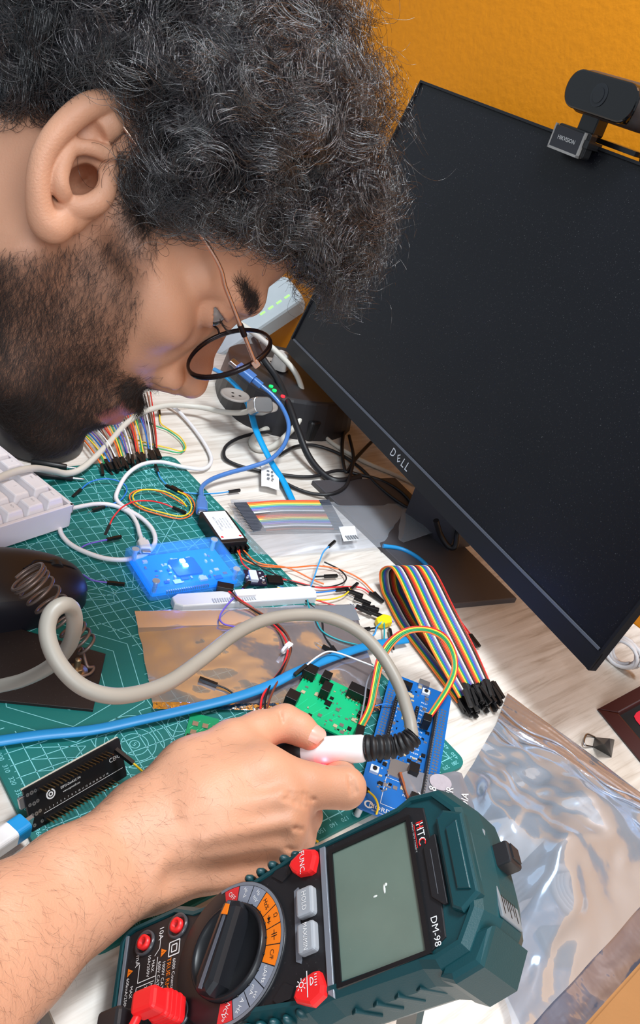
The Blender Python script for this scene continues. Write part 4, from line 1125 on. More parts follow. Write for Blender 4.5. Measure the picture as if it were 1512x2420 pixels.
for c, s in ((LC, 1), (LC2, -1)):
    a0 = rimpt(c, math.radians(180 if s > 0 else 0)); pd = a0 - Ng * 8 - Ag * s * 2.0 - Vg * 3
    mb = MB(TH); mb.tube(spline([a0, a0 - Ng * 5 + Ag * s * 1, pd], 6), .6, 6); mb.sphere(pd, 2.0, 10); mb.build('pad_arm', RIM, gl_)
    mb = MB(TH); mb.sphere(pd - Ng * 1.2 - Ag * s * .8 - Vg * 1.5, (2.2, 5.2, 2.6), 12); mb.build('nose_pad', mat('pad_clear', (190, 170, 160), .1, trans=.7, alpha=.6), gl_, 'clear nose pad')
    hg = rimpt(c, math.radians(25 if s > 0 else 155)) + Ag * s * 2.0
    ear = np.array(hp(292, 300, 74)) if s > 0 else np.array([-4, 24, -78.])
    if s > 0: way = [hg, hg + (np.array(hp(497, 590, 71)) - hg) * .33, hg + (np.array(hp(497, 590, 71)) - hg) * .67, np.array(hp(497, 590, 71)), ear]
    else: way = [hg, hg * .5 + ear * .5 + np.array([0, 0, -2]), ear]
    mb = MB(TH); mb.tube(spline(way, 8), 1.55, 8, flat=(1.35, .75)); tp = mb.build('temple', COP, gl_)
    mb = MB(TH); q = way[0] + (way[3 if s > 0 else 1] - way[0]) * .26; q2 = way[0] + (way[3 if s > 0 else 1] - way[0]) * .36
    mb.tube([q, q2], 1.9, 8, flat=(1.35, .85)); mb.build('sleeve', RIM, tp, 'dark sleeve')
    mb = MB(TH); mb.box((-2, -2, -2), (2, 2, 2), 0, Matrix.Translation(pv(hg)), bev=.8); mb.build('hinge', COP, tp)
# ------------------------------------------------------------------ soldering iron
BLKR = mat('rubber_black', (20, 20, 23), .5, var=.15)
BLKP = mat('plastic_black', (24, 24, 27), .38, var=.12, scale=50)
DUP = mat('dupont_black', (16, 16, 18), .36, var=.2, scale=200)
WHT = mat('plastic_white', (232, 232, 234), .4, var=.03)
STEEL = mat('steel', (170, 170, 172), .28, metal=1.0)
GOLD = mat('pin_gold', (196, 160, 110), .3, metal=1.0)
TIN = mat('tin', (190, 192, 196), .3, metal=.9)
ir = thing('soldering_iron', at(480, 1790, 6), 'white-handled soldering iron with black ribbed boot and beige cable held in the hand', 'soldering iron')
i0, i1 = np.array(at(868, 1768, 62)), np.array(at(470, 1792, 8))
dv = (i1 - i0) / np.linalg.norm(i1 - i0)
def ipt(px):
    best = None
    for k in range(0, 300):
        P = i0 + dv * (k - 40); c = RM @ (P - CAM); d = abs(756 + FPX * c[0] / c[2] - px)
        if best is None or d < best[0]: best = (d, P)
    return best[1]
ha, hb, hc = ipt(868), ipt(714), ipt(640)
mb = MB(); L_ = np.linalg.norm(hb - ha)
mb.tube([ha + (hb - ha) * t for t in (0, .03, .08, .35, .7, .93, 1)], [6.6, 7.6, 8.4, 8.7, 8.8, 8.6, 8.2], 28)
mb.build('handle', mat('iron_white', (238, 234, 236), .35, sss=.3, sssr=(1, .9, .9), var=.02), ir, 'white translucent handle')
mb = MB(); q = [hb + (hc - hb) * t for t in (-.04, 0, .15, .5, .9, 1)]; mb.tube(q, [8.4, 9.0, 9.0, 8.2, 7.6, 6.5], 24); mb.build('grip', BLKR, ir, 'black rubber grip')
tip = np.array(at(470, 1792, 3)); mb = MB(); mb.tube([hc, hc + (tip - hc) * .72, hc + (tip - hc) * .74, hc + (tip - hc) * .95, tip], [3.4, 3.4, 2.6, 2.4, .5], 16); mb.build('barrel', STEEL, ir)
bpts = spline([ha + dv * 1, ipt(885) + np.array([0, 0, 0]), at(930, 1764, 66), at(963, 1752, 72), at(977, 1738, 75)], 14)
mb = MB(); n_ = len(bpts); rr_ = []
for i in range(n_):
    t = i / (n_ - 1); base = 7.4 - 1.8 * t
    rr_.append(base + (.9 if (i % 5) in (1, 2, 3) else -.5))
rr_[-1] = 6.2
mb.tube(bpts, rr_, 24); mb.build('boot', BLKR, ir, 'black ribbed strain relief boot')
cpts = [at(974, 1742, 74), at(972, 1725, 76), at(965, 1690, 80), at(940, 1615, 90), at(895, 1540, 98), at(840, 1488, 104), at(770, 1458, 108), at(700, 1453, 110), at(620, 1467, 112), at(550, 1502, 115), at(480, 1556, 118), at(400, 1612, 124), at(320, 1640, 130), at(250, 1643, 136), at(185, 1617, 142), at(135, 1562, 150), at(112, 1500, 158), at(120, 1452, 164), at(148, 1430, 165), at(170, 1440, 158), at(176, 1478, 145), at(162, 1527, 122), at(122, 1572, 100), at(60, 1605, 76), at(0, 1621, 60), at(-90, 1640, 40), at(-200, 1650, 10)]
mb = MB(); mb.tube(spline(cpts, 10), 4.0, 14); mb.build('cable', mat('cable_beige', (146, 141, 132), .42, var=.14, scale=25), ir, 'thick beige cable')
gp = ipt(766); gp = gp + (CAM - gp) / np.linalg.norm(CAM - gp) * 5.2 + RM[1] * 7.6; mb = MB(); mb.sphere(gp, (2.4, 1.6, 1.4), 10); mb.build('indicator', mat('led_red', (255, 30, 30), .4, emit=(255, 20, 30), estr=14), ir, 'glowing red indicator')
ld = bpy.data.lights.new('indicator_light', 'POINT'); ld.energy = .004; ld.color = (1, .04, .06); ld.shadow_soft_size = .002
lo = bpy.data.objects.new('indicator_light', ld); COL.objects.link(lo); lo.location = pv(gp + (CAM - gp) / np.linalg.norm(CAM - gp) * 4 + np.array([0, 0, 1.5])) * MM

# ------------------------------------------------------------------ soldering iron stand
st = thing('soldering_stand', (60, -245, 0), 'black metal plate stand with a coiled spring holder, by the mouse', 'soldering iron stand')
PLT = mat('plate_black', (34, 28, 28), .45, var=.2, scale=25, dust=.12)
mb = MB(); mb.prism([(-12, -250), (71, -299), (102, -253), (40, -192)], .2, 2.4, 0, bev=.4)
mb.build('base_plate', PLT, st)
bb = np.array(at(180, 1588, 2.4))
mb = MB(Matrix.Translation(pv(bb))); mb.lathe([(8, 0), (8, .9), (3, .9)], 28); mb.build('washer', mat('brass_dull', (176, 152, 120), .4, metal=.9), st)
mb = MB(Matrix.Translation(pv(bb))); mb.prism([(4.6 * math.cos(math.radians(60 * i)), 4.6 * math.sin(math.radians(60 * i))) for i in range(6)], .9, 4.6, 0, bev=.5); mb.build('nut', MATS['brass_dull'], st)
mb = MB(Matrix.Translation(pv(bb))); prof = [(2.2, 4)]
for k in range(9): prof += [(2.3, 4.6 + k * .9), (1.9, 5.0 + k * .9)]
mb.lathe(prof + [(.1, 12.6)], 16); mb.build('bolt', MATS['brass_dull'], st)
s0, s1 = np.array(at(208, 1530, 14)), np.array(at(62, 1360, 62)); ax = (s1 - s0) / np.linalg.norm(s1 - s0)
e1 = np.cross(ax, (0, 0, 1)); e1 /= np.linalg.norm(e1); e2 = np.cross(ax, e1); hp_ = []
LT = np.linalg.norm(s1 - s0)
fr = [0, .09, .17, .26, .38, .50, .62, .74, .85, .92, .965, 1.0]
for i in range(11 * 22 + 1):
    t = i / 22; k = min(int(t), 10); f_ = fr[k] + (fr[k + 1] - fr[k]) * (t - k); a = 2 * math.pi * t + 1.2; r = 7.6 + 5.2 * f_
    hp_.append(s0 + ax * (LT * f_) + e1 * (r * math.cos(a)) + e2 * (r * math.sin(a)))
leg = spline([bb + np.array([-4, -6, 1.4]), bb + np.array([7, -6, 1.2]), bb + np.array([12, -2, 2]), np.array(at(207, 1575, 6)), np.array(at(198, 1548, 10)), pv(hp_[0]), pv(hp_[4])], 8)
mb = MB(); mb.tube(leg[:-9] + [pv(p) for p in hp_], 1.15, 8); mb.build('spring', mat('spring_rust', (128, 110, 102), .42, metal=.6, var=.3, scale=70), st)

# ------------------------------------------------------------------ mouse
ms = thing('computer_mouse', (70, -172, 0), 'black computer mouse beside the white keyboard at the left edge', 'mouse')
MT = flatframe((54, -172), -7)
def dome(mb, T, lx, ly, h, x0=0, mi=0, nu=36, nv=28, sel=None, eps=0.0, shell=False):
    vs = {}; V = []; Fs = []
    def pt(u, v):
        x = lx * math.sin(u) ; w = ly * (abs(math.cos(u)) ** .62) * (1 + .10 * math.sin(u + 2.6) )
        y = w * math.sin(v); z = h * (abs(math.cos(u)) ** .55) * (abs(math.cos(v)) ** .62) * (1 - .18 * math.sin(u))
        return (x * (1 + eps), y * (1 + eps), z * (1 + eps))
    for i in range(nu + 1):
        for j in range(nv + 1): V.append(pt(-math.pi / 2 + math.pi * i / nu, -math.pi / 2 + math.pi * j / nv))
    for i in range(nu):
        for j in range(nv):
            if sel is None or sel(i / nu, j / nv): Fs.append((i * (nv + 1) + j, (i + 1) * (nv + 1) + j, (i + 1) * (nv + 1) + j + 1, i * (nv + 1) + j + 1))
    mb.add(V, Fs, mi, T, True)
mb = MB(); dome(mb, MT, 64, 35, 39); mb.build('shell', mat('mouse_side', (20, 20, 28), .35, var=.1), ms)
mb = MB(); dome(mb, MT, 64, 35, 39, eps=.012, sel=lambda u, v: v > .16 and v < .84 and u < .985, nu=48, nv=40); top = mb.build('top_cover', mat('mouse_top', (30, 26, 28), .42, var=.08, bump=.05, bscale=2500), ms)
mb = MB(MT); mb.cyl((38, -3, 25.5), (38, 3, 25.5), 7.5, n=28); mb.build('scroll_wheel', BLKR, ms)
mb = MB(MT); mb.tube(spline([(60, 0, 18), (50, 0, 27), (26, 0, 36), (18, -6, 37.6), (12, -10, 37.6)], 6), .5, 6); mb.build('button_gap', mat('gap_black', (6, 6, 7), .6), top)
mb = MB(MT @ Matrix.Translation((-22, -4, 39.6)) @ Matrix.Rotation(math.radians(-4), 4, 'Y'))
for a, b, c, d in ((-5, -6, 5, -4.6), (-5, 4.6, 5, 6), (-5, -6, -3.6, 6), (3.6, 0, 5, 6)): mb.box((a, b, 0), (c, d, .4))
mb.build('emblem', mat('emblem_silver', (140, 140, 148), .3, metal=.6), ms, 'small silver emblem')

# ------------------------------------------------------------------ keyboard
kx = np.array([-.972, -.235]); ky = np.array([-.235, .972])
kb = thing('keyboard', (120, 20, 0), 'white mechanical keyboard with worn keycaps at the left edge', 'keyboard')
K0 = np.array([143.5, -97.0, 0.])                                    # back right corner; x: towards the person, y: along the back
KT = frame(K0, np.array([ky[0], ky[1], 0]), np.array([-kx[0], -kx[1], 0]) * -1, np.array([0, 0, 1.]))
KW = mat('keyboard_white', (226, 222, 228), .42, var=.03)
CAPM = mat('keycap_white', (232, 229, 234), .45, var=.04, scale=30); LEG = mat('legend_grey', (150, 148, 156), .5); WORN = mat('worn_brown', (176, 158, 140), .6, var=.3, scale=400)
mb = MB(KT)                                                          # local x: from the right edge leftwards, local y: back to front
case = rrect(0, 0, 318, 106, 4, 4)
mb.prism(case, 3, 18, 0, bev=1.0)
for lo_, hi_ in (((0, 0), (318, 3.4)), ((0, 102.6), (318, 106)), ((0, 0), (3.4, 106)), ((314.6, 0), (318, 106))):
    mb.box((lo_[0], lo_[1], 17), (hi_[0], hi_[1], 25), bev=1.2)
mb.build('case', KW, kb)
rows = [[1, 2] + [1] * 13, [1, 1.5] + [1] * 12 + [1.5], [1, 2.25] + [1] * 11 + [1.75], [1, 1, 1.75] + [1] * 10 + [2.25], [1, 1, 1, 1, 1, 1, 6.25, 1.25, 1.25, 1.25]]
P_ = 19.4
legs = [['Home', 'Bksp', '+', '-', '0', '9', '8', '7', '6', '5', '4', '3', '2', '1', 'Esc'], ['PgUp', '|', ']', '[', 'P', 'O', 'I', 'U', 'Y', 'T', 'R', 'E', 'W', 'Q', 'Tab'], ['PgDn', 'Enter', '"', ';', 'L', 'K', 'J', 'H', 'G', 'F', 'D', 'S', 'A', 'Caps'], ['End', 'Up', 'Shift', '?', '>', '<', 'M', 'N', 'B', 'V', 'C', 'X', 'Z', 'Shift'], ['>', 'v', '<', 'Ctrl', 'Fn', 'Alt', '', 'Alt', 'Win', 'Ctrl']]
for r_, row in enumerate(rows):
    x = 4.6
    for c_, w in enumerate(row):
        if x < 150:
            mb = MB(KT); a, b = x + .6, x + w * P_ - .6; y0, y1 = 4.8 + r_ * P_ + .6, 4.8 + (r_ + 1) * P_ - .6
            poly = rrect(a, y0, b, y1, 1.6, 3); n = len(poly); cx_, cy_ = (a + b) / 2, (y0 + y1) / 2
            h = 31.5 - (.9, 1.6, 1.8, 1.2, .6)[r_]
            def sh(p, ins, dy): return (cx_ + (p[0] - cx_) * (1 - 2 * ins / (b - a)), cy_ + (p[1] - cy_) * (1 - 2 * ins / (y1 - y0)) + dy)
            V = []
            for z, ins, dy in ((19.5, 0, 0), (h - 1.2, 2.4, -.6), (h - .3, 3.0, -.7), (h, 3.9, -.7)):
                V += [sh(p, ins, dy) + (z,) for p in poly]
            Fs = [(k * n + i, k * n + (i + 1) % n, (k + 1) * n + (i + 1) % n, (k + 1) * n + i) for k in range(3) for i in range(n)]
            mb.add(V, Fs, 0, None, False); mb.add([sh(p, 3.9, -.7) + (h,) for p in poly], [tuple(range(n))], 0)
            mb.add([sh(p, 4.2, -.7) + (h - .25,) for p in poly], [tuple(range(n))], 0)
            t = legs[r_][c_]
            if t: mb.text(t, cx_ + 1, cy_ - 2.5, 3.4 if len(t) == 1 else 2.3, h + .03, 180, 1)
            if (r_, c_) in ((2, 1), (0, 4)):                          # worn, grimy caps
                bl = [(cx_ + (6.5 if c_ == 1 else 3) * math.cos(q) * (1 + .25 * math.sin(3 * q)), cy_ - .7 + 4.2 * math.sin(q) * (1 + .2 * math.cos(5 * q)), h + .04) for q in np.linspace(0, 6.0, 22)]
                mb.add(bl, [tuple(range(len(bl)))], 2); mb.add([(cx_ + (p[0] - cx_) * .8, cy_ - .7 + (p[1] - cy_ + .7) * .8, h + .07) for p in bl], [tuple(range(len(bl)))], 0)
            mb.build('keycap', [CAPM, LEG, WORN], kb)
        x += w * P_

# ------------------------------------------------------------------ round black speaker behind the keyboard
sp = thing('speaker', (175, 52, -3), 'round black speaker standing behind the keyboard under the bearded chin', 'speaker')
mb = MB(Matrix.Translation((175, 52, -3)) @ Matrix.Diagonal((.87, .87, 1, 1))); mb.lathe([(46, 0), (49, 3), (50, 24), (49.4, 25), (49.4, 26), (50, 27), (49, 66), (46, 71), (10, 72), (.1, 72)], 64)
mb.build('body', mat('speaker_black', (34, 34, 40), .38, var=.08), sp)
mb = MB(Matrix.Translation((175, 52, -3)) @ Matrix.Diagonal((.87, .87, 1, 1))); mb.lathe([(50.15, 24.6), (50.15, 26.2)], 64, close=False); mb.build('seam', mat('gap_black', (6, 6, 7), .6), sp)

# ------------------------------------------------------------------ transparent blue box with its light
bx = thing('clear_case_device', at(440, 1350, 0), 'clear plastic case glowing blue around a circuit board, on the cutting mat', 'electronic device')
Q = Quad([at(345, 1415, 2), at(568, 1388, 2), at(510, 1290, 2), at(300, 1325, 2)], 0.3)
BW, BH = Q.w, Q.h
CLR = mat('case_clear', (90, 185, 252), .12, alpha=.22, var=.05, spec=.6)
mb = MB(Q.T); mb.prism(rrect(3, 3, BW - 3, BH - 3, 2, 3), 2, 4.6, 0)
mb.prism(rrect(BW * .38, BH * .34, BW * .66, BH * .74, 2, 3), 4.6, 6.6, 1)
rb = random.Random(5)
for k in range(40):
    a, b = rb.uniform(8, BW - 12), rb.uniform(8, BH - 12); w, h = rb.choice(((4, 3), (2.4, 1.5), (1.6, 3), (7, 5)))
    mb.box((a, b, 4.6), (a + w, b + h, 4.6 + rb.uniform(.6, 1.8)), rb.choice((1, 2, 2, 3)))
for k in range(20): mb.box((BW * .18 + k * 2.0, 2.4, 3), (BW * .18 + k * 2.0 + 1.2, 4.2, 6), 3)
mb.build('circuit_board', [mat('pcb_blue_glow', (6, 100, 205), .4, var=.15, scale=80, emit=(0, 130, 255), estr=.8), mat('pcb_part_blue', (6, 70, 170), .35, emit=(10, 100, 250), estr=.35), mat('part_white', (206, 216, 230), .4), TIN], bx)  # board and parts emit blue themselves, in place of light from the LEDs
mb = MB(Q.T)
mb.prism(rrect(0, 0, BW, BH, 4, 4), .2, 1.6, 0)
for a, b, c, d in ((0, 0, BW, 1.6), (0, BH - 1.6, BW, BH), (0, 0, 1.6, BH), (BW - 1.6, 0, BW, BH)): mb.box((a, b, 1.6), (c, d, 13.4))
mb.build('case_base', CLR, bx, 'clear bottom shell')
mb = MB(Q.T); mb.prism(rrect(0, 0, BW, BH, 4, 4), 13.4, 15.2, 0, bev=.5)
mb.build('case_lid', mat('lid_clear', (90, 185, 252), .1, alpha=.14, var=.05, spec=.6), bx, 'clear lid')
for a, b in ((6, 6), (BW - 6, 6), (6, BH - 6), (BW - 6, BH - 6)):
    mb = MB(Q.T); mb.cyl((a, b, 15.2), (a, b, 16.4), 3.2, n=18); mb.cyl((a, b, 2), (a, b, 15.2), 2, n=14); mb.build('screw', mat('screw_clear', (190, 215, 240), .15, metal=.5), bx)
mb = MB(Q.T); lx_, ly_ = BW * .52, BH * .66
mb.box((lx_ - 2, ly_ - 2, 6.6), (lx_ + 2, ly_ + 2, 8)); mb.box((lx_ - 2, ly_ - 8, 6.6), (lx_ + 2, ly_ - 4.5, 8))
mb.build('light', mat('led_cyan', (180, 250, 255), .4, emit=(150, 245, 255), estr=16), bx, 'bright cyan-white light')
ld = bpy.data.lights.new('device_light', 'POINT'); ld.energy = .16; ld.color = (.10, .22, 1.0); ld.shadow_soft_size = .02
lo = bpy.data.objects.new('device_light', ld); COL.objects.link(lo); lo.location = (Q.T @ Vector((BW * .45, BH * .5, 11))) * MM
CASEQ = Q

# ------------------------------------------------------------------ logic analyser, small sensor board
la = thing('logic_analyser', at(520, 1250, 0), 'small black box with a white printed label on the mat edge', 'logic analyser')
LQ = Quad([at(523, 1275, 14), at(577, 1270, 14), at(533, 1207, 14), at(477, 1210, 14)], 0.2)
LT_ = LQ.T
mb = MB(LT_); W_, H_ = LQ.w, LQ.h
mb.prism(rrect(-2, -5, W_ + 2, H_ + 2, 2.5, 4), 0, 13.4, 0, bev=.8); mb.build('case', BLKP, la)
mb = MB(LT_); mb.box((.6, 0, 13.3), (W_ - .6, H_, 13.7), 0)
for k, (t, s) in enumerate((('LOGIC ANALYZER', 3.0), ('24MHz 8CH', 2.6), ('CH1 CH2 CH3 CH4', 2.2), ('CH5 CH6 CH7 CH8', 2.2), ('CLK GND GND VCC', 2.2))):
    mb.text(t, W_ * (.30 + .12 * k), H_ * .55, s * .9, 13.8, 90, 1)
for a in (W_ * .12, W_ * .88): mb.arc((a, 3.4), .7, 1.4, 13.8, n=14, mi=2)
mb.build('label', [mat('label_white', (226, 230, 236), .4), mat('print_grey', (110, 115, 122), .5), mat('dot_red', (225, 50, 60), .5)], la, 'white printed label with two red dots')
mb = MB(LT_)
for k in range(5): mb.box((3 + k * 5.2, -9, 3), (3 + k * 5.2 + 2.6, -4, 5.6)); mb.box((3 + k * 5.2, -9, 6.6), (3 + k * 5.2 + 2.6, -4, 9.2))
mb.build('connector', DUP, la)

sb = thing('sensor_board', at(605, 1368, 0), 'tiny dark circuit board beside the glowing blue case', 'circuit board')
SQ = Quad([at(572, 1382, 6), at(625, 1378, 6), at(628, 1352, 6), at(585, 1342, 6)], 4.0)
mb = MB(SQ.T); mb.prism(rrect(0, 0, SQ.w, SQ.h, 1.5, 3), 0, 1.6, 0)
mb.prism(rrect(4, 3, 5 + 6, SQ.h - 4, .5, 2), 1.6, 4.6, 2)
for k in range(14): a, b = rb.uniform(1, SQ.w - 3), rb.uniform(1, SQ.h - 3); mb.box((a, b, 1.6), (a + 2, b + 1.2, 2.6), rb.choice((1, 2)))
for a in (3, SQ.w - 3): mb.arc((a, 3), 1.4, 1, 1.75, n=14, mi=1)
mb.build('board', [mat('pcb_dark', (26, 24, 48), .35), TIN, mat('part_white', (206, 216, 230), .4)], sb)
for k in range(4): mb = MB(SQ.T); mb.box((SQ.w + 1 + .0, 2 + k * 2.7, 1), (SQ.w + 15, 2 + k * 2.7 + 2.5, 3.5), 0); mb.build('connector', DUP, sb)

# ------------------------------------------------------------------ white snap-off knife
kn = thing('craft_knife', at(570, 1412, 0), 'white snap-off craft knife lying behind the glowing blue case', 'craft knife')
k0, k1 = np.array(at(408, 1425, 4)), np.array(at(738, 1403, 4)); kd = (k1 - k0) / np.linalg.norm(k1 - k0); KL = np.linalg.norm(k1 - k0)
TK2 = frame(np.array([k0[0], k0[1], .2]), np.array([kd[0], kd[1], 0]), np.array([-kd[1], kd[0], 0]), (0, 0, 1))
mb = MB(TK2); mb.prism([(0, -4), (6, -8), (KL, -8), (KL + 3, 0), (KL, 8), (6, 8), (0, 4)], 0, 7, 0, bev=1.2)
for k in range(18): mb.box((KL * .25 + k * 2.2, -7, 6.9), (KL * .25 + k * 2.2 + 1.1, -2, 7.6), 1)
mb.build('body', [mat('knife_white', (216, 220, 226), .4), mat('knife_grey', (168, 172, 182), .45)], kn)
mb = MB(TK2); mb.box((KL * .42, -3, 6.8), (KL * .56, 5, 10), 0, bev=1); mb.build('slider', WHT, kn)

# ------------------------------------------------------------------ boards: green, blue, small green, black
def chips(mb, Q, n, seed, mis, zmin=1.6, box=None, big=.0):
    r = random.Random(seed); x0, y0, x1, y1 = box or (2, 2, Q.w - 4, Q.h - 4)
    for k in range(n):
        a, b = r.uniform(x0, x1), r.uniform(y0, y1); w, h = r.choice(((1.6, .8), (.8, 1.6), (2.4, 1.4), (3, 3)) if r.random() > big else ((5, 5),))
        mb.box((a, b, zmin), (a + w, b + h, zmin + r.uniform(.4, 1.1)), r.choice(mis))
gb = thing('circuit_board', at(780, 1660, 0), 'bright green circuit board with black connectors beside the fingertips', 'circuit board')
GQ = Quad([at(690, 1668, 9), at(840, 1765, 9), at(882, 1640, 9), at(716, 1582, 9)], 6.0)
W_, H_ = GQ.w, GQ.h
mb = MB(GQ.T); mb.prism(rrect(0, 0, W_, H_, 1.2, 3), 0, 1.6, 0); chips(mb, GQ, 70, 3, (1, 2, 2, 3))
mb.box((W_ * .42, H_ * .44, 1.6), (W_ * .42 + 5, H_ * .44 + 5, 2.6), 3); 
for k in range(5): mb.line((W_ * .1 + k * 6, 3), (W_ * .2 + k * 7, H_ * .4), .3, 1.66, 4)
mb.build('board', [mat('pcb_green', (8, 178, 118), .38, var=.06), mat('part_tan', (186, 170, 140), .4), TIN, mat('chip_black', (16, 16, 18), .35), mat('trace_green', (30, 205, 150), .4)], gb)
for a, b, w, h, z in ((-3, 4, 9, 10, 8), (-2, H_ - 12, 10, 10, 8), (W_ * .22, H_ - 9, 7, 9, 7), (W_ * .62, H_ - 10, 20, 10, 8), (W_ * .30, H_ * .52, 7, 11, 9), (W_ - 7, H_ * .5, 6, 4, 3.4)):
    mb = MB(GQ.T); mb.box((a, b, 1.6), (a + w, b + h, 1.6 + z), 0, bev=.5)
    for k in range(max(2, int(w / 2.54))): mb.cyl((a + 1.3 + k * 2.54, b - 2.5, 3.2), (a + 1.3 + k * 2.54, b + .2, 3.2), .35, n=6, mi=1)
    mb.build('connector', [DUP, GOLD], gb)
for a, b in ((2, 2), (W_ - 3, 2), (2, H_ - 3), (W_ - 3, H_ - 3), (W_ / 2, H_ / 2)):
    mb = MB(GQ.T); mb.cyl((a, b, -5.9), (a, b, 0), 1.4, n=10); mb.build('standoff', DUP, gb)

sg = thing('circuit_board', at(480, 1705, 0), 'small green terminal board half hidden behind the hand', 'circuit board')
Q2 = Quad([at(437, 1738, 5), at(505, 1760, 5), at(522, 1690, 5), at(452, 1678, 5)], .3)
mb = MB(Q2.T); mb.prism(rrect(0, 0, Q2.w, Q2.h, .8, 2), 0, 1.6, 0)
for i in range(3):
    for j in range(2): mb.box((3 + i * 7, 6 + j * 8, 1.6), (7 + i * 7, 10 + j * 8, 2.4), 1); mb.line((2 + i * 7, 3 + j * 8), (8 + i * 7, 12 + j * 8), .5, 1.7, 3)
mb.build('board', [mat('pcb_green2', (14, 150, 100), .4), TIN, DUP, mat('trace_pale', (90, 210, 160), .4)], sg)
mb = MB(Q2.T)
for k in range(4): mb.box((1 + k * 4.5, -1, 0), (4.5 + k * 4.5, 3, 5), 0)
mb.build('pin_header', DUP, sg)

db = thing('development_board', at(960, 1760, 0), 'blue microcontroller development board full of pin headers beneath the iron cable', 'circuit board')
DQ = Quad([at(833, 1898, 12), at(985, 1965, 12), at(1092, 1652, 12), at(930, 1592, 12)], 10.0)
W_, H_ = DQ.w, DQ.h
mb = MB(DQ.T); mb.prism(rrect(0, 0, W_, H_, 4, 4), 0, 1.6, 0); chips(mb, DQ, 150, 9, (1, 2, 2, 2, 3), box=(8, 18, W_ - 14, H_ - 6))
mb.text('NORDIC', W_ * .36, 5.2, 5.2, 1.7, 0, 4); mb.arc((W_ * .16, 5.4), 2.6, 1.2, 1.7, n=18, mi=4)
mb.text('SEMICONDUCTOR', W_ * .34, 1.8, 1.6, 1.7, 0, 4)
for k in range(22): mb.text('P0.%02d' % k, W_ - 20, 24 + k * 4.6, 2.4, 1.7, 0, 4)
for k in range(16): mb.text('%d' % k, 11, 40 + k * 4.6, 2.2, 1.7, 0, 4)
for a, b, c, d in ((W_ * .30, 10, W_ * .62, 10), (W_ * .62, 10, W_ * .62, 34), (W_ * .3, 34, W_ * .62, 34), (W_ * .3, 10, W_ * .3, 34)): mb.line((a, b), (c, d), .35, 1.7, 4)
for x in (W_ - 5.5, W_ - 3, 2.6, 5.2):
    for k in range(38):
        if x > W_ / 2 or k > 14: mb.arc((x, 14 + k * 2.9), .7, .7, 1.68, n=8, mi=2)
mb.box((W_ * .30, 36, 1.6), (W_ * .56, 52, 2.8), 2); mb.box((W_ * .45, H_ - 4, 1.6), (W_ * .62, H_ + 2, 5), 2)
mb.build('board', [mat('pcb_blue', (14, 96, 172), .38, var=.08), mat('part_tan', (186, 170, 140), .4), TIN, mat('chip_black', (16, 16, 18), .35), mat('print_white', (225, 225, 225), .5)], db)
for x, y0, n in ((W_ - 10, 16, 40), (8.4, 44, 26), (W_ - 26, 70, 14)):
    mb = MB(DQ.T); mb.box((x - 1.3, y0, 1.6), (x + 1.3, y0 + n * 2.54, 9.5 if x < W_ - 20 else 6), 0)
    for k in range(n): mb.box((x - .5, y0 + .8 + k * 2.54, 9.45 if x < W_ - 20 else 5.95), (x + .5, y0 + 1.8 + k * 2.54, 9.6 if x < W_ - 20 else 9.5), 1)
    mb.build('pin_header', [DUP, mat('hole_dark', (60, 60, 62), .5) if x < W_ - 20 else TIN], db)
for a, b in ((3, 32), (14, 66), (W_ - 24, H_ - 12)):
    mb = MB(DQ.T); mb.box((a, b, 1.6), (a + 6, b + 6, 4), 0); mb.cyl((a + 3, b + 3, 4), (a + 3, b + 3, 5), 1.6, n=14, mi=1); mb.build('push_button', [mat('part_white', (206, 216, 230), .4), DUP], db)
for a, b, w, h, z in ((W_ * .64, 14, 5, 9, 8), (W_ * .55, 40, 7, 9, 8), (W_ * .2, H_ - 14, 8, 5, 5)):
    mb = MB(DQ.T); mb.box((a, b, 1.6), (a + w, b + h, 1.6 + z), 0); mb.build('header_block', DUP, db)
for a, b in ((4, 4), (W_ - 5, 4), (4, H_ - 5), (W_ - 5, H_ - 5)):
    mb = MB(DQ.T); mb.cyl((a, b, -9.9), (a, b, 0), 2.2, n=12); mb.build('standoff', mat('standoff_clear', (200, 205, 210), .3), db)

eb = thing('development_board', at(190, 1880, 0), 'black pin-covered development board standing on its edge beside the wrist', 'circuit board')
b0 = np.array(at(77, 1966, .4)); ta, tb = np.array(at(70, 1893, 21)), np.array(at(294, 1767, 21)); el = tb - ta; el[2] = 0; el /= np.linalg.norm(el)
pn = np.array([-el[1], el[0], 0]); pn = pn if pn[1] > 0 else -pn; eu = np.array([0, 0, .86]) + pn * .51
TE = frame(b0, el, eu, np.cross(el, eu))
EL = np.linalg.norm(tb - ta) + 1; EH = 26.0
mb = MB(TE); mb.prism(rrect(0, 0, EL, EH, .8, 2), -1.6, 0, 0)
for s in (3, 6.2, 9.6): mb.arc((4.6, s * 2 + 3), .8, .9, .06, n=10, mi=1)
for k in range(8): mb.arc((2 + (k % 2) * 5, 3 + (k // 2) * 6.4), .7, .8, .06, n=10, mi=1)
mb.arc((15.5, 15.5), 2.6, .9, .06, n=20, mi=2); mb.arc((15.5, 15.5), 1.1, .8, .06, n=14, mi=2)
mb.text('ESP32-DevKitC-V4', 29, 15.6, 2.2, .06, 0, 2, sx=.8); mb.text('www.espressif.com', 29, 12.8, 1.9, .06, 0, 2, sx=.8)
mb.line((9, 6.6), (EL - 2, 6.6), .3, .06, 2)
for k in range(18): mb.text('%d' % (k + 1), 10.5 + k * 2.54, 8.2, 1.5, .06, 0, 2)
mb.text('CE', EL - 8, 15, 4, .06, 0, 2); mb.text('FC', EL - 4, 15, 3, .06, 0, 2)
mb.build('board', [mat('pcb_black', (20, 21, 24), .35, var=.1), TIN, mat('print_white', (225, 225, 225), .5)], eb)
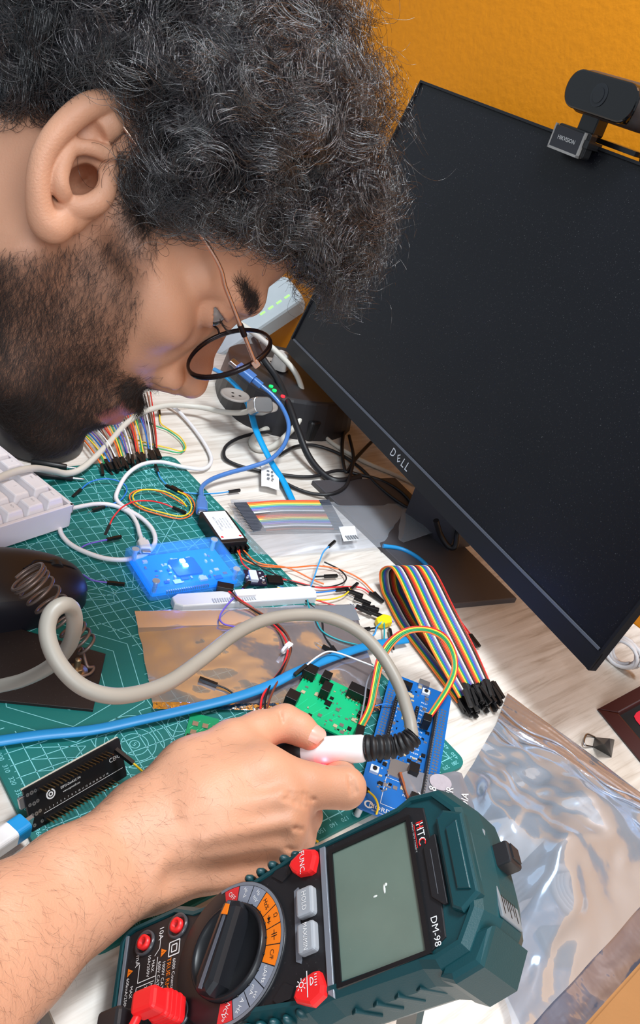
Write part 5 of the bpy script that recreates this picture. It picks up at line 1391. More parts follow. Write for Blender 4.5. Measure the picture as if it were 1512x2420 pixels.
mb = MB(TE); mb.box((0, EH - .6, -3.0), (EL, EH + .2, -1.6), 0); mb.build('module', mat('edge_cream', (206, 200, 184), .5), eb, 'pale edge of the radio module')
for y in (EH - 3.2, 3.6):
    mb = MB(TE); mb.box((8, y - 1.2, 0), (8 + 19 * 2.54, y + 1.2, 2.4), 0); mb.build('pin_strip', DUP, eb)
    for k in range(19):
        mb = MB(TE); mb.box((9 + k * 2.54 - .32, y - .32, 2.4), (9 + k * 2.54 + .32, y + .32, 9.2), 0); mb.build('pin', GOLD, eb)
mb = MB(TE); mb.box((-3, 15, -3), (3, 22, -1.2), 0, bev=.6); mb.build('usb_socket', TIN, eb)
# ------------------------------------------------------------------ plastic bags and packets
def sheet(mb, poly_px, z0, amp, seed, nu=26, nv=26, mi=0, zf=None, fold=.35, lift=0.0):
    """a crumpled film lying over the desk: bilinear quad a,b,c,d with ripples"""
    a, b, c, d = [np.array(at(p[0], p[1], (p[2] if len(p) > 2 else z0))) for p in poly_px]
    vs = []; fs = []
    r = random.Random(seed); ph = [(r.uniform(2, 6), r.uniform(2, 6), r.uniform(0, 6)) for _ in range(5)]
    for i in range(nu + 1):
        for j in range(nv + 1):
            u, v = i / nu, j / nv
            P = (a * (1 - u) + b * u) * (1 - v) + (d * (1 - u) + c * u) * v
            e = min(u, 1 - u, v, 1 - v); w = min(1, e * 6)
            n = noise.noise(Vector((u * 5 + seed, v * 5, seed * 1.7))) + .5 * noise.noise(Vector((u * 11, v * 11 + seed, 3.1)))
            rid = abs(noise.noise(Vector((u * 3.2 + seed * 2, v * 3.2, 9.2))))
            z = amp * (.5 + n * .55 + (1 - rid) * fold * .6) * (.35 + .65 * w)
            if zf: z += zf(u, v)
            jx = noise.noise(Vector((u * 6, v * 6, seed + 40))) * amp * .25
            P = P + np.array([jx, jx * .6, max(.15, z) + lift]); vs.append(P)
    for i in range(nu):
        for j in range(nv): fs.append((i * (nv + 1) + j, (i + 1) * (nv + 1) + j, (i + 1) * (nv + 1) + j + 1, i * (nv + 1) + j + 1))
    mb.add(vs, fs, mi, None, True)
ANTI = film('antistatic_film', (.66, .56, .54, 1), base=.04, rough=.14, bump=.30, bscale=30, lo=((.62, .50, .48, 1), .22), gc=(.70, .80, 1, 1))  # pinkish diffuse colour stands in for skin reflected in the film
ANT2 = film('antistatic_grey', (.60, .62, .66, 1), base=.30, rough=.10, bump=.22, bscale=40, lo=((.42, .44, .50, 1), .20))
CLF = film('clear_film', (.93, .95, 1, 1), base=.05, rough=.14, bump=.12, bscale=40, lo=((.84, .89, .98, 1), .17))
# antistatic bag on the mat
t = thing('antistatic_bag', at(590, 1560, 0), 'shiny brownish antistatic bag flat on the cutting mat under the blue cable', 'plastic bag')
mb = MB(); sheet(mb, [(318, 1446, .5), (835, 1430, .5), (905, 1672, .5), (362, 1672, .5)], 0, 4.5, 3, 40, 30, fold=.6); mb.build('film', ANTI, t)
mb = MB(); sheet(mb, [(318, 1446, 4), (835, 1430, 4), (850, 1466, 4), (326, 1484, 4)], 4, 1.6, 9, 30, 4); mb.build('zip_strip', film('zip_film', (.85, .88, .95, 1), base=.06, rough=.15, bump=.1, bscale=60, lo=((.72, .76, .86, 1), .22)), t, 'pale zip strip along the top')
mb = MB(); sheet(mb, [(362, 1660, 2.5), (905, 1664, 2.5), (908, 1682, 2.5), (360, 1676, 2.5)], 2.5, 1.2, 10, 40, 3); mb.build('seam', film('seam_film', (.7, .7, .74, 1), base=.55, rough=.12, bump=.5, bscale=130), t, 'crinkled sealed edge')

# clear zip bag with rainbow jumper wires inside
t = thing('zip_bag', at(740, 1250, -3), 'clear zip bag holding rainbow jumper wires in front of the monitor stand', 'plastic bag')
def zz(u, v): return 8.0 * math.sin(math.pi * min(1, max(0, u))) * math.sin(math.pi * min(1, v * 1.1)) ** .5 if 0 < v < 1 else 0
mb = MB(); sheet(mb, [(575, 1322, -2), (925, 1292, 1), (955, 1192, 3), (545, 1180, -2)], 0, 2.0, 5, 30, 20, zf=zz)
sheet(mb, [(925, 1292, 1), (1040, 1254, 8), (960, 1196, 5), (955, 1192, 3)], 0, 2.0, 6, 8, 10); mb.build('film', CLF, t)
mb = MB(); sheet(mb, [(800, 1245, 8.5), (838, 1243, 8.5), (846, 1276, 8.5), (812, 1280, 8.5)], 8, .3, 2, 4, 4); 
lq = Quad([at(812, 1280, 9.6), at(846, 1276, 9.6), at(838, 1243, 9.6), at(800, 1245, 9.6)], 9.6)
for k in range(9): mb.box((3 + k * 1.5, 2, 0), (3 + k * 1.5 + (.5 if k % 2 else .9), 9, .05), 1, lq.T)
mb.build('barcode_label', [mat('label_white', (226, 230, 236), .4), mat('print_grey', (110, 115, 122), .5)], t, 'small white barcode label')
jw = thing('jumper_wires', at(680, 1215, 0), 'flat rainbow jumper wire bundle lying inside the clear zip bag', 'jumper wires')
RB = [(226, 92, 66), (238, 150, 60), (244, 220, 110), (120, 196, 150), (74, 140, 214), (150, 130, 206), (150, 152, 160), (236, 238, 242), (70, 62, 62), (150, 90, 70)]
WM = [mat('wire_%s' % n, c, .42, var=.04) for n, c in zip(('red', 'orange', 'yellow', 'green', 'blue', 'purple', 'grey', 'white', 'black', 'brown'), RB)]
L0, L1 = np.array(at(568, 1190, 2)), np.array(at(612, 1254, 2)); R0, R1 = np.array(at(757, 1184, 2)), np.array(at(792, 1250, 2))
for k in range(20):
    f = k / 19; a, b = L0 + (L1 - L0) * f, R0 + (R1 - R0) * f; d = (b - a) / np.linalg.norm(b - a)
    a2, b2 = a + d * 7, b - d * 2
    mb = MB(); mid = (a2 + b2) / 2 + np.array([0, 0, 1.6]); mb.tube(spline([a2, a2 * .7 + b2 * .3 + np.array([0, 0, 1.4]), mid, b2], 5), .95, 6); mb.build('wire', WM[k % 10], jw)
    mb = MB(); mb.tube([a - d * 7, a2], 1.25, 4, smooth=False); mb.cyl(a - d * 14, a - d * 7, .4, n=6, mi=1); mb.build('connector', [mat('dupont_grey', (74, 80, 92), .4), TIN], jw)
    mb = MB(); mb.tube([b2, b2 + d * 13], 1.25, 4, smooth=False); mb.build('connector', MATS['dupont_grey'], jw)

# large bag at the lower right
t = thing('antistatic_bag', at(1330, 2020, 0), 'large crumpled silvery zip bag bulging over the desk beside the multimeter', 'plastic bag')
def zb(u, v):
    h = 26 * math.exp(-((u - .42) ** 2) / .05 - ((v - .62) ** 2) / .06) + 16 * math.exp(-((u - .72) ** 2) / .02 - ((v - .55) ** 2) / .04) + 12 * math.exp(-((u - .25) ** 2) / .03 - ((v - .30) ** 2) / .03)
    return h
mb = MB(); sheet(mb, [(1062, 1900, -2.5), (1172, 1712, -2.5), (1640, 2010, -2.5), (1205, 2480, -2.5)], -2.5, 10, 17, 60, 60, zf=zb, fold=1.0, lift=3.5); 
mb.build('film', film('bag_silver', (.70, .73, .78, 1), base=.04, rough=.18, bump=.5, bscale=22, lo=((.64, .72, .84, 1), .26), gc=(.62, .78, 1, 1)), t)
mb = MB(); sheet(mb, [(1172, 1712, 1), (1198, 1640, -1), (1660, 1985, -1), (1640, 2010, 1)], -2, 4, 21, 40, 8, fold=.9)
mb.build('zip_strip', film('zip_dark', (.40, .38, .40, 1), base=.20, rough=.16, bump=.35, bscale=70, lo=((.30, .28, .30, 1), .35), gc=(.8, .86, 1, 1)), t, 'darker strip above the zip')
mb = MB()
for a, b in ((( 1178, 1700, 6), (1645, 2003, 6)), ((1186, 1676, 5), (1652, 1995, 5)), ((1168, 1722, 7), (1620, 2030, 7))):
    P = [np.array(at(a[0] + (b[0] - a[0]) * k / 14, a[1] + (b[1] - a[1]) * k / 14 + 10 * math.sin(k * 1.1), a[2] + 2 * math.sin(k * .9))) for k in range(15)]
    mb.tube(spline(P, 4), .8, 6)
mb.build('zip_ridge', film('zip_film', (.85, .88, .95, 1)), t, 'clear zip ridges')
t = thing('antistatic_bag', at(1420, 2330, 0), 'dark blue-grey antistatic bag lying under the large silvery bag', 'plastic bag')
mb = MB(); sheet(mb, [(1120, 2180, -2.6), (1420, 2020, -2.6), (1680, 2100, -2.6), (1330, 2640, -2.6)], -2.6, 3.5, 31, 36, 36, zf=lambda u, v: 0, fold=.7); mb.build('film', film('bag_dark', (.28, .33, .42, 1), base=.16, rough=.14, bump=.35, bscale=40, lo=((.09, .13, .22, 1), .45), gc=(.7, .82, 1, 1)), t)
# things seen through the big bag
t = thing('power_adapter', at(1190, 1780, -3), 'small black plug seen through the upper corner of the silvery bag', 'plug')
aq = Quad([at(1150, 1850, 3), at(1215, 1840, 3), at(1230, 1760, 3), at(1180, 1770, 3)], -2.4)
mb = MB(aq.T); mb.prism(rrect(0, 0, aq.w, aq.h, 3, 4), 0, 7, 0, bev=2); mb.build('body', BLKP, t)
mb = MB(); mb.tube(spline([at(1150, 1850, 2), at(1142, 1815, 2), at(1160, 1790, 2), at(1185, 1782, 2)], 8), 2.2, 8); mb.build('strap', BLKP, t)
t = thing('cable_coil', at(1370, 2120, -3), 'pale coiled cable seen through the bulge of the silvery bag', 'cable')
mb = MB(); cp = []
for k in range(80):
    a = 2 * math.pi * k / 20; cp.append(np.array(at(1385, 2110, 0)) + np.array([(27 - k * .1) * math.cos(a), (22 - k * .1) * math.sin(a), 2 + k * .06]))
mb.tube(cp, 2.6, 8); mb.build('cable', mat('cable_grey', (150, 142, 138), .45), t)
mb = MB(); mb.tube(spline([cp[-1], at(1300, 2050, 9), at(1240, 2130, 6), at(1180, 2200, 4)], 8), 2.6, 8); mb.build('tail', MATS['cable_grey'], t)

t = thing('cable_bundle', at(1270, 2060, -3), 'dark bundled cable seen as a dark band under the silvery bag', 'cable')
mb = MB()
for k in range(5):
    mb.tube(spline([at(1165 + k * 9, 2110 + k * 10, 2), at(1220 + k * 8, 2070 + k * 9, 8), at(1280 + k * 6, 2010 + k * 8, 9), at(1335 + k * 5, 1962 + k * 10, 6), at(1350 + k * 4, 1990 + k * 14, 3)], 6), 3.4, 8)
mb.build('cable', mat('bundle_brown', (56, 48, 44), .5, var=.3, scale=60), t)
t = thing('power_adapter', at(1330, 2215, -3), 'dark brown block seen through the lower part of the silvery bag', 'adapter')
aq = Quad([at(1270, 2290, 3), at(1370, 2270, 3), at(1385, 2190, 3), at(1300, 2180, 3)], -2.4)
mb = MB(aq.T); mb.prism(rrect(0, 0, aq.w, aq.h, 4, 4), 0, 7, 0, bev=2); mb.build('body', mat('adapter_brown', (58, 48, 42), .5, var=.3, scale=90), t)
t = thing('power_adapter', at(1165, 2080, -3), 'dark grey block seen through the silvery bag close to the multimeter', 'adapter')
aq = Quad([at(1135, 2150, 2), at(1215, 2125, 2), at(1225, 2040, 2), at(1150, 2030, 2)], -2.4)
mb = MB(aq.T); mb.prism(rrect(0, 0, aq.w, aq.h, 4, 4), 0, 6, 0, bev=2); mb.build('body', mat('adapter_grey', (52, 56, 64), .5, var=.3, scale=90), t)
t = thing('power_adapter', at(1180, 1900, -3), 'dark folded strip seen through the silvery bag beside the small grey packet', 'adapter')
aq = Quad([at(1120, 1935, 2), at(1185, 1925, 2), at(1205, 1880, 2), at(1130, 1895, 2)], -2.4)
mb = MB(aq.T); mb.prism(rrect(0, 0, aq.w, aq.h, 2, 4), 0, 6, 0, bev=2); mb.build('body', MATS['adapter_grey'], t)

# little dark grey packet with white lettering
t = thing('antistatic_packet', at(1010, 1875, -3), 'small grey antistatic packet with white lettering and a round sticker behind the multimeter', 'plastic packet')
p0, p1, p2, p3 = [np.array(at(*p)) for p in ((945, 1830, 14), (1090, 1832, 12), (1088, 1960, 10), (928, 1975, 10))]
x_ = p1 - p0; W_ = np.linalg.norm(x_); x_ /= W_; y_ = (p0 - p3) - x_ * ((p0 - p3) @ x_); H_ = np.linalg.norm(y_); y_ /= H_
TP = frame(p0 - y_ * H_, x_, y_, np.cross(x_, y_))
mb = MB(TP); nu = 24; vs = []; fs = []
for side in (1, -1):
    o = len(vs)
    for i in range(nu + 1):
        for j in range(13):
            u, v = i / nu, j / 12; e = min(u, 1 - u) * 8
            vs.append((u * W_, v * H_ + 1.5 * math.sin(u * 9), side * (1.2 + 2.2 * min(1, e) * math.sin(math.pi * (.15 + v * .7)) + .9 * noise.noise(Vector((u * 7, v * 5, side * 4.)))) ))
    for i in range(nu):
        for j in range(12): fs.append((o + i * 13 + j, o + (i + 1) * 13 + j, o + (i + 1) * 13 + j + 1, o + i * 13 + j + 1))
mb.add(vs, fs, 0, None, True); mb.build('film', film('packet_grey', (.20, .20, .22, 1), base=.18, rough=.16, bump=.3, bscale=60, lo=((.26, .26, .29, 1), .66), gc=(.8, .85, 1, 1)), t)
mb = MB(TP)
for s, x, y in (('KY', W_ * .16, H_ * .52), ('D 8', W_ * .36, H_ * .62), ('TUR', W_ * .62, H_ * .58), ('DIA', W_ * .84, H_ * .50)): mb.text(s, x, y, 7.5, 4.4, 66, 0)
mb.build('lettering', mat('print_white', (225, 225, 225), .5), t, 'white lettering')
mb = MB(TP); mb.add([(W_ * .56, H_ * .82, 3.4)] + [(W_ * .56 + 8.5 * math.cos(q), H_ * .82 + 6.5 * math.sin(q), 3.6) for q in np.linspace(0, 2 * math.pi, 29)], [(0, i, i + 1) for i in range(1, 29)]); mb.build('sticker', mat('sticker_pale', (168, 160, 168), .35, var=.12, scale=300), t, 'round pale sticker')
mb = MB(TP); mb.box((-1.0, H_ * .1, -1.5), (1.4, H_ * 1.02, 1.5), 0); mb.build('side_seam', mat('seam_rust', (150, 84, 50), .4, metal=.3), t, 'rust-coloured side seam')

# ------------------------------------------------------------------ right-hand edge: picture frame, cable coil, clip, box
t = thing('picture_frame', at(1450, 1700, -3), 'dark brown wooden picture frame with red lettering at the right edge', 'picture frame')
f0, f1, f2 = np.array(at(1411, 1678, -2.8)), np.array(at(1540, 1510, 30)), np.array(at(1540, 1835, -2.8))
yv = f2 - f0; yv[2] = 0; yv /= np.linalg.norm(yv); hv = np.cross(yv, (0, 0, 1)); hv = hv if hv[0] > 0 else -hv
uv_ = hv * .83 + np.array([0, 0, .56]); nv = np.cross(yv, uv_); nv = nv if nv[2] > 0 else -nv
TF = frame(f0, yv, uv_, nv)
if np.linalg.det(np.array([yv, uv_, nv])) < 0: pass
FW, FH, FB = 180, 150, 12.5
FRM = mat('frame_mahogany', (62, 26, 22), .32, var=.2, scale=20)
for nm, poly in (('frame_side', [(0, 0), (FW, 0), (FW - FB, FB), (FB, FB)]), ('frame_side', [(FW, 0), (FW, FH), (FW - FB, FH - FB), (FW - FB, FB)]), ('frame_side', [(FW, FH), (0, FH), (FB, FH - FB), (FW - FB, FH - FB)]), ('frame_side', [(0, FH), (0, 0), (FB, FB), (FB, FH - FB)])):
    mb = MB(TF); mb.prism(poly, -9, 2, 0, bev=1.5); mb.build(nm, FRM, t)
mb = MB(TF); mb.box((FB - 1, FB - 1, -8), (FW - FB + 1, FH - FB + 1, -3.4)); mb.build('picture', mat('picture_dark', (26, 22, 22), .35), t, 'dark picture panel')
mb = MB(TF)
mb.prism([(FB + 5 + a, FB + 9 + b) for a, b in ((0, 5), (2, 1), (6, 0), (22, 0), (22, 4), (7, 4), (4, 6), (4, 24), (0, 26))], -3.4, -2.6, 0)
mb.build('lettering', mat('letter_red', (214, 30, 52), .4), t, 'red lettering')
t = thing('cable_coil', at(1475, 1560, -3), 'coiled white cable against the wall behind the picture frame', 'cable')
mb = MB(); c0 = np.array(at(1474, 1545, 12)); cp = []
for k in range(90):
    a = 2 * math.pi * k / 18; s = 1 + .06 * math.sin(k * .7)
    d1 = np.array(at(1512, 1590, 8)) - np.array(at(1440, 1530, 8)); cp.append(c0 + d1 * (.42 * math.cos(a) * s) + np.array([0, 0, 1]) * (13 * math.sin(a) * s) + np.array([4 * math.sin(a * .3), -3 + k * .09, 0]))
mb.tube(cp, 1.9, 8); mb.build('cable', mat('cable_white', (224, 222, 224), .42, var=.04), t)
t = thing('binder_clip', at(1425, 1770, -3), 'small black clip lying between the silvery bag and the picture frame', 'clip')
b0 = [np.array(at(*p)) for p in ((1400, 1765, -2.6), (1445, 1790, -2.6), (1452, 1748, -2.6), (1405, 1742, -2.6))]; apx = np.array(at(1428, 1758, 14)); ap2 = np.array(at(1440, 1745, 12))
mb = MB(); mb.add(b0 + [apx, ap2], [(3, 2, 1, 0), (0, 1, 4), (1, 2, 5, 4), (2, 3, 5), (3, 0, 4, 5)]); mb.build('clip_body', mat('clip_black', (22, 21, 22), .35), t)
mb = MB(); mb.tube(spline([b0[3], b0[3] + np.array([-9, 4, 3]), b0[0] + np.array([-9, 4, 3]), b0[0]], 6), .8, 6); mb.build('clip_handle', STEEL, t)
t = thing('cardboard_box', at(1560, 2420, -3), 'brown cardboard box corner at the lower right of the desk', 'box')
q = [np.array(at(*p)) for p in ((1378, 2425, -2.5), (1560, 2225, -2.5))]
e = q[1] - q[0]; e[2] = 0; L_ = np.linalg.norm(e); e /= L_; o_ = np.array([e[1], -e[0], 0]); o_ = o_ if o_ @ np.array([1, -1, 0]) > 0 else -o_
zt = 10
def topq(px, py): return np.array(at(px, py, zt))
q = [topq(1378, 2425), topq(1560, 2222)]; e = q[1] - q[0]; e[2] = 0; e /= np.linalg.norm(e); o_ = np.array([e[1], -e[0], 0])
TBX = frame(np.array([q[0][0], q[0][1], -3]) - e * 30, e, -o_ if np.cross(e, -o_)[2] > 0 else o_, (0, 0, 1)); sgn = 1
ctr = Vector(TBX.inverted() @ Vector((q[0][0] + o_[0] * 40, q[0][1] + o_[1] * 40, 0))).y
y0, y1 = (0, 110) if (np.array(at(1512, 2420, zt)) - q[0]) @ np.array(TBX.to_3x3() @ Vector((0, 1, 0))) > 0 else (-110, 0)
CARD = mat('cardboard', (156, 110, 64), .75, var=.08, scale=40, bump=.15)
mb = MB(TBX); mb.box((0, y0, .3), (200, y1, zt + 2)); mb.build('carton', CARD, t)
mb = MB(TBX); mb.box((20, y0 + 2, zt + 2), (180, y1 - 2, zt + 2.8)); mb.build('flap', CARD, t)
# ------------------------------------------------------------------ cables
def px3(L, z=None): return [at(p[0], p[1], (p[2] if len(p) > 2 else z)) for p in L]
CW = mat('cable_white', (224, 222, 224), .42, var=.04); CG = mat('cable_offwhite', (206, 202, 192), .42, var=.06, scale=20)
CK = mat('cable_black', (26, 26, 29), .42, var=.1); CB = mat('cable_blue_clear', (70, 120, 188), .25, var=.1, coat=.3); CC_ = mat('cable_cyan', (14, 150, 214), .35, var=.05); CSB = mat('cable_skyblue', (30, 134, 196), .38, var=.07)
def cable(label, pts, r, m, n=10, flat=None, up=None, cat='cable', name='cable', group=None):
    P = spline(px3(pts), n); t = thing(name, P[len(P) // 2], label, cat, group)
    mb = MB(); mb.tube(P, r, 12, flat=flat, up=up); mb.build('cord', m, t); return t, P
def plug(t, P, d, m, sizes, name='plug', label=None):
    """stepped connector at P along d: sizes = [(length, w, h)...]"""
    d = Vector(d).normalized(); x = d.cross(Vector((0, 0, 1))).normalized(); y = x.cross(d)
    mb = MB(frame(P, x, y, d)); z = 0
    for k, (L, w, h) in enumerate(sizes):
        mb.prism(rrect(-w / 2, -h / 2, w / 2, h / 2, min(w, h) * .3, 3), z, z + L, 1 if (k == len(sizes) - 1 and k > 0) else 0, bev=min(1, L * .2)); z += L
    mb.build(name, [m, STEEL], t, label)
cable('flat sky-blue network cable crossing the cutting mat below the metal stand', [(-120, 1770, 4), (0, 1751, 4), (100, 1737, 4), (220, 1725, 4), (330, 1702, 5), (450, 1675, 6), (560, 1647, 8), (640, 1618, 9), (700, 1588, 10), (790, 1552, 9), (880, 1524, 5), (960, 1512, 2)], 3.6, CSB, flat=(.55, 1.15), up=(0, 0, 1))
cable('bright cyan cable hanging from the black power strip down to the zip bag', [(505, 872, 52), (530, 887, 50), (565, 920, 42), (590, 965, 34), (606, 1020, 26), (640, 1090, 12), (668, 1135, 5), (692, 1185, 1)], 3.4, CC_, flat=(.6, 1.15), up=(0, 0, 1))
t, P = cable('translucent blue data cable looping from the power strip to the white-labelled box', [(618, 912, 56), (645, 935, 50), (668, 965, 42), (682, 1005, 34), (672, 1050, 26), (640, 1085, 20), (595, 1103, 14), (540, 1118, 10), (500, 1133, 8), (477, 1152, 8), (476, 1178, 9)], 2.5, CB)
plug(t, P[0], P[0] - P[2], CB, [(12, 8, 7), (24, 15, 9), (10, 12, 5)], label='translucent blue plug')
plug(t, P[-1], P[-1] - P[-3], CB, [(10, 8, 7), (16, 11, 9), (5, 8, 4)], label='translucent blue plug')
cable('thick black power cable running down from the eyeglasses to the desk cable heap', [(600, 800, 75), (622, 848, 62), (655, 895, 50), (682, 955, 40), (705, 1020, 25), (730, 1080, 10), (765, 1122, 3), (800, 1137, 2), (850, 1128, 2)], 4.0, CK)
cable('thick white cable arching from behind the eyeglasses over the power strip', [(560, 760, 90), (610, 795, 85), (660, 838, 72), (700, 885, 55), (716, 940, 38), (708, 990, 22), (680, 1025, 8), (645, 1055, 2), (610, 1062, 1), (594, 1045, 1), (612, 1022, 2), (670, 1000, 3), (740, 985, 2), (820, 972, 1), (900, 960, 1)], 3.6, CG)
t, P = cable('off-white mains cable lying over the keyboard up to a plug by the nose', [(-40, 1150, 36), (20, 1120, 36), (75, 1107, 34), (125, 1113, 18), (160, 1119, 9), (198, 1104, 8), (250, 1055, 8), (300, 1000, 9), (345, 972, 10), (400, 958, 11), (470, 962, 12), (530, 974, 18), (572, 975, 30), (596, 967, 44)], 3.2, CG)
plug(t, P[-1], P[-1] - P[-4], CG, [(10, 8, 7), (16, 24, 18)], label='off-white mains plug')
cable('thin white cable curling from the nose down to the cutting mat', [(398, 955, 3), (425, 975, 2), (460, 1015, 1), (490, 1060, 1), (499, 1090, 1), (480, 1108, 2), (435, 1104, 4), (380, 1092, 7), (335, 1098, 8), (300, 1122, 7), (278, 1160, 5), (276, 1182, 3), (300, 1203, 3), (335, 1225, 4), (360, 1252, 5), (366, 1282, 6), (345, 1308, 6), (300, 1322, 5), (250, 1320, 4), (200, 1304, 3), (165, 1285, 2.5), (145, 1262, 3), (140, 1238, 3)], 2.1, CW)
t, P = cable('white charging cable from the keyboard to the glowing blue case', [(150, 1207, 8), (185, 1198, 6), (230, 1191, 4), (270, 1195, 3), (305, 1212, 3), (322, 1235, 4), (330, 1262, 6), (335, 1276, 8)], 2.0, CW)
plug(t, P[-1], P[-1] - P[-3], CW, [(6, 6, 5), (15, 10, 7), (5, 8, 3)], label='white plug')
cable('thin black cable looped on the desk below the power strip', [(640, 1020, 3), (600, 1025, 3), (560, 1037, 3), (533, 1056, 2), (530, 1080, 1), (552, 1096, 0), (600, 1110, 0), (680, 1124, 0), (740, 1126, 1), (800, 1112, 3), (850, 1122, 3), (900, 1135, 3), (945, 1160, 4), (975, 1192, 5), (966, 1200, 5), (930, 1178, 4), (890, 1145, 3), (850, 1105, 2), (800, 1072, 1), (745, 1053, 1), (700, 1055, 1), (660, 1075, 1)], 2.0, CK)
cable('black cable bending behind the monitor above the grey stand plate', [(818, 985, 2), (812, 1020, 2), (808, 1060, 3), (812, 1100, 4), (820, 1115, 4), (840, 1085, 5), (872, 1050, 8), (900, 1025, 14)], 2.2, CK)
cable('black cable passing under the white paper tag toward the stand plate', [(640, 1118, 1), (680, 1145, 0), (730, 1165, 0), (780, 1168, 4), (815, 1150, 6), (828, 1120, 7), (835, 1080, 6), (825, 1030, 4)], 2.0, CK)
cable('grey cable coming from behind the monitor along the bare desk', [(745, 1010, 0), (790, 1050, 0), (860, 1090, 0), (930, 1120, 0), (985, 1145, 1)], 2.6, CG)
cable('black cable hanging in a loop under the monitor bezel', [(1030, 1230, 40), (1040, 1262, 24), (1058, 1290, 14), (1075, 1292, 16), (1080, 1262, 28), (1085, 1240, 40)], 3.0, CK)
cable('grey-blue cable curving past the folded rainbow ribbon', [(905, 1290, 5), (950, 1298, 4), (990, 1320, 4), (1018, 1350, 4), (1032, 1390, 4), (1030, 1420, 4)], 2.2, CSB)
# paper tag and the sensor's cable tie
t = thing('paper_tag', at(637, 1128, -3), 'small white printed paper tag among the black cables', 'tag')
tq = Quad([at(614, 1146, 6), at(655, 1154, 6), at(663, 1113, 6), at(620, 1104, 6)], 5.0)
mb = MB(tq.T); vs = [(tq.w * i / 6, tq.h * j / 6, .8 * math.sin(i * .9) + .5 * j) for i in range(7) for j in range(7)]
mb.add(vs + [(v[0], v[1], v[2] - .35) for v in vs], [(i * 7 + j, (i + 1) * 7 + j, (i + 1) * 7 + j + 1, i * 7 + j + 1) for i in range(6) for j in range(6)] + [(49 + i * 7 + j, 49 + i * 7 + j + 1, 49 + (i + 1) * 7 + j + 1, 49 + (i + 1) * 7 + j) for i in range(6) for j in range(6)])
for k in range(3):
    mb.box((tq.w * .3, tq.h * (.3 + k * .2), 3.2), (tq.w * .44, tq.h * (.38 + k * .2), 3.5), 1); mb.box((tq.w * .55, tq.h * (.3 + k * .2), 3.2), (tq.w * .66, tq.h * (.38 + k * .2), 3.5), 1)
mb.build('tag_paper', [mat('paper_white', (226, 224, 222), .6), MATS['print_grey']], t)

# ------------------------------------------------------------------ jumper wires with their black connectors
JC = dict(red=(226, 40, 44), orange=(240, 112, 50), yellow=(240, 200, 40), green=(40, 170, 110), blue=(36, 120, 210), lblue=(60, 150, 220), purple=(112, 92, 200), white=(230, 232, 236), black=(22, 22, 24), teal=(30, 150, 160), brown=(120, 60, 40), grey=(130, 132, 140))
def jumper(label, pts, col, ends=(1, 1), r=.72, group=None, lift=0):
    P = spline(px3(pts), 8); t = thing('jumper_wire', P[0], label, 'jumper wire', group)
    mb = MB(); mb.tube(P, r, 8); mb.build('wire', mat('jumper_' + col, JC[col], .4, var=.04), t)
    for k, (p, q) in enumerate(((P[0], P[2]), (P[-1], P[-3]))):
        if not ends[k]: continue
        d = (p - q).normalized(); x = d.cross(Vector((0, 0, 1))).normalized(); y = x.cross(d); mb = MB(frame(p, x, y, d))
        mb.box((-1.28, -1.28, -1), (1.28, 1.28, 13), 0)
        if ends[k] == 2: mb.cyl((0, 0, 13), (0, 0, 19), .33, n=6, mi=1)
        mb.build('connector', [DUP, TIN], t)
    return t
jumper('red jumper wire arched over the mat near the orange loop', [(258, 1243, 2), (268, 1222, 5), (290, 1198, 9), (320, 1185, 10), (355, 1184, 9), (385, 1190, 6), (410, 1200, 4)], 'red', (1, 2))
jumper('orange jumper wire coiled in a loop on the mat', [(430, 1163, 3), (450, 1175, 3), (460, 1195, 3), (452, 1216, 2), (425, 1226, 2), (380, 1217, 2), (335, 1203, 2), (310, 1185, 3), (308, 1168, 3), (330, 1158, 4), (370, 1160, 4), (410, 1178, 4), (440, 1196, 3)], 'orange', (1, 0))
jumper('yellow jumper wire coiled along the orange loop on the mat', [(418, 1160, 5), (440, 1172, 5), (452, 1192, 5), (447, 1212, 4), (424, 1220, 4), (385, 1212, 4), (340, 1199, 4), (316, 1182, 5), (318, 1166, 5), (345, 1157, 6), (390, 1162, 6), (425, 1180, 5), (441, 1197, 4)], 'yellow', (1, 0))
jumper('blue jumper wire arching above the keyboard corner', [(190, 1158, 2), (210, 1141, 4), (240, 1132, 6), (270, 1134, 6), (295, 1146, 5), (299, 1162, 4), (285, 1182, 3), (262, 1192, 2), (245, 1198, 2)], 'blue', (1, 2))
jumper('blue jumper wire running along the mat top to the labelled box', [(373, 1115, 3), (380, 1130, 3), (400, 1150, 2), (430, 1162, 2), (470, 1167, 2), (510, 1166, 1), (542, 1162, 1)], 'lblue', (1, 1))
jumper('purple jumper wire ending beside the white cable loop', [(183, 1300, 2), (205, 1287, 3), (232, 1280, 4), (255, 1275, 4)], 'purple', (0, 1))
jumper('purple jumper wire sticking out from under the mouse', [(196, 1358, 2), (215, 1370, 2), (240, 1375, 2), (256, 1377, 2)], 'purple', (0, 1))
jumper('yellow-green jumper wire bending on the bare desk beside the nose', [(377, 980, 0), (380, 1000, 0), (395, 1012, 0), (425, 1032, 0), (439, 1055, 0), (430, 1066, 0), (395, 1058, 1), (340, 1045, 2), (290, 1030, 3)], 'yellow', (1, 0))
jumper('green jumper wire beside the yellow-green one on the bare desk', [(357, 1002, 0), (372, 1008, 0), (398, 1018, 0), (424, 1038, 0), (435, 1057, 0), (425, 1070, 0), (385, 1062, 1), (330, 1050, 2)], 'green', (1, 0))
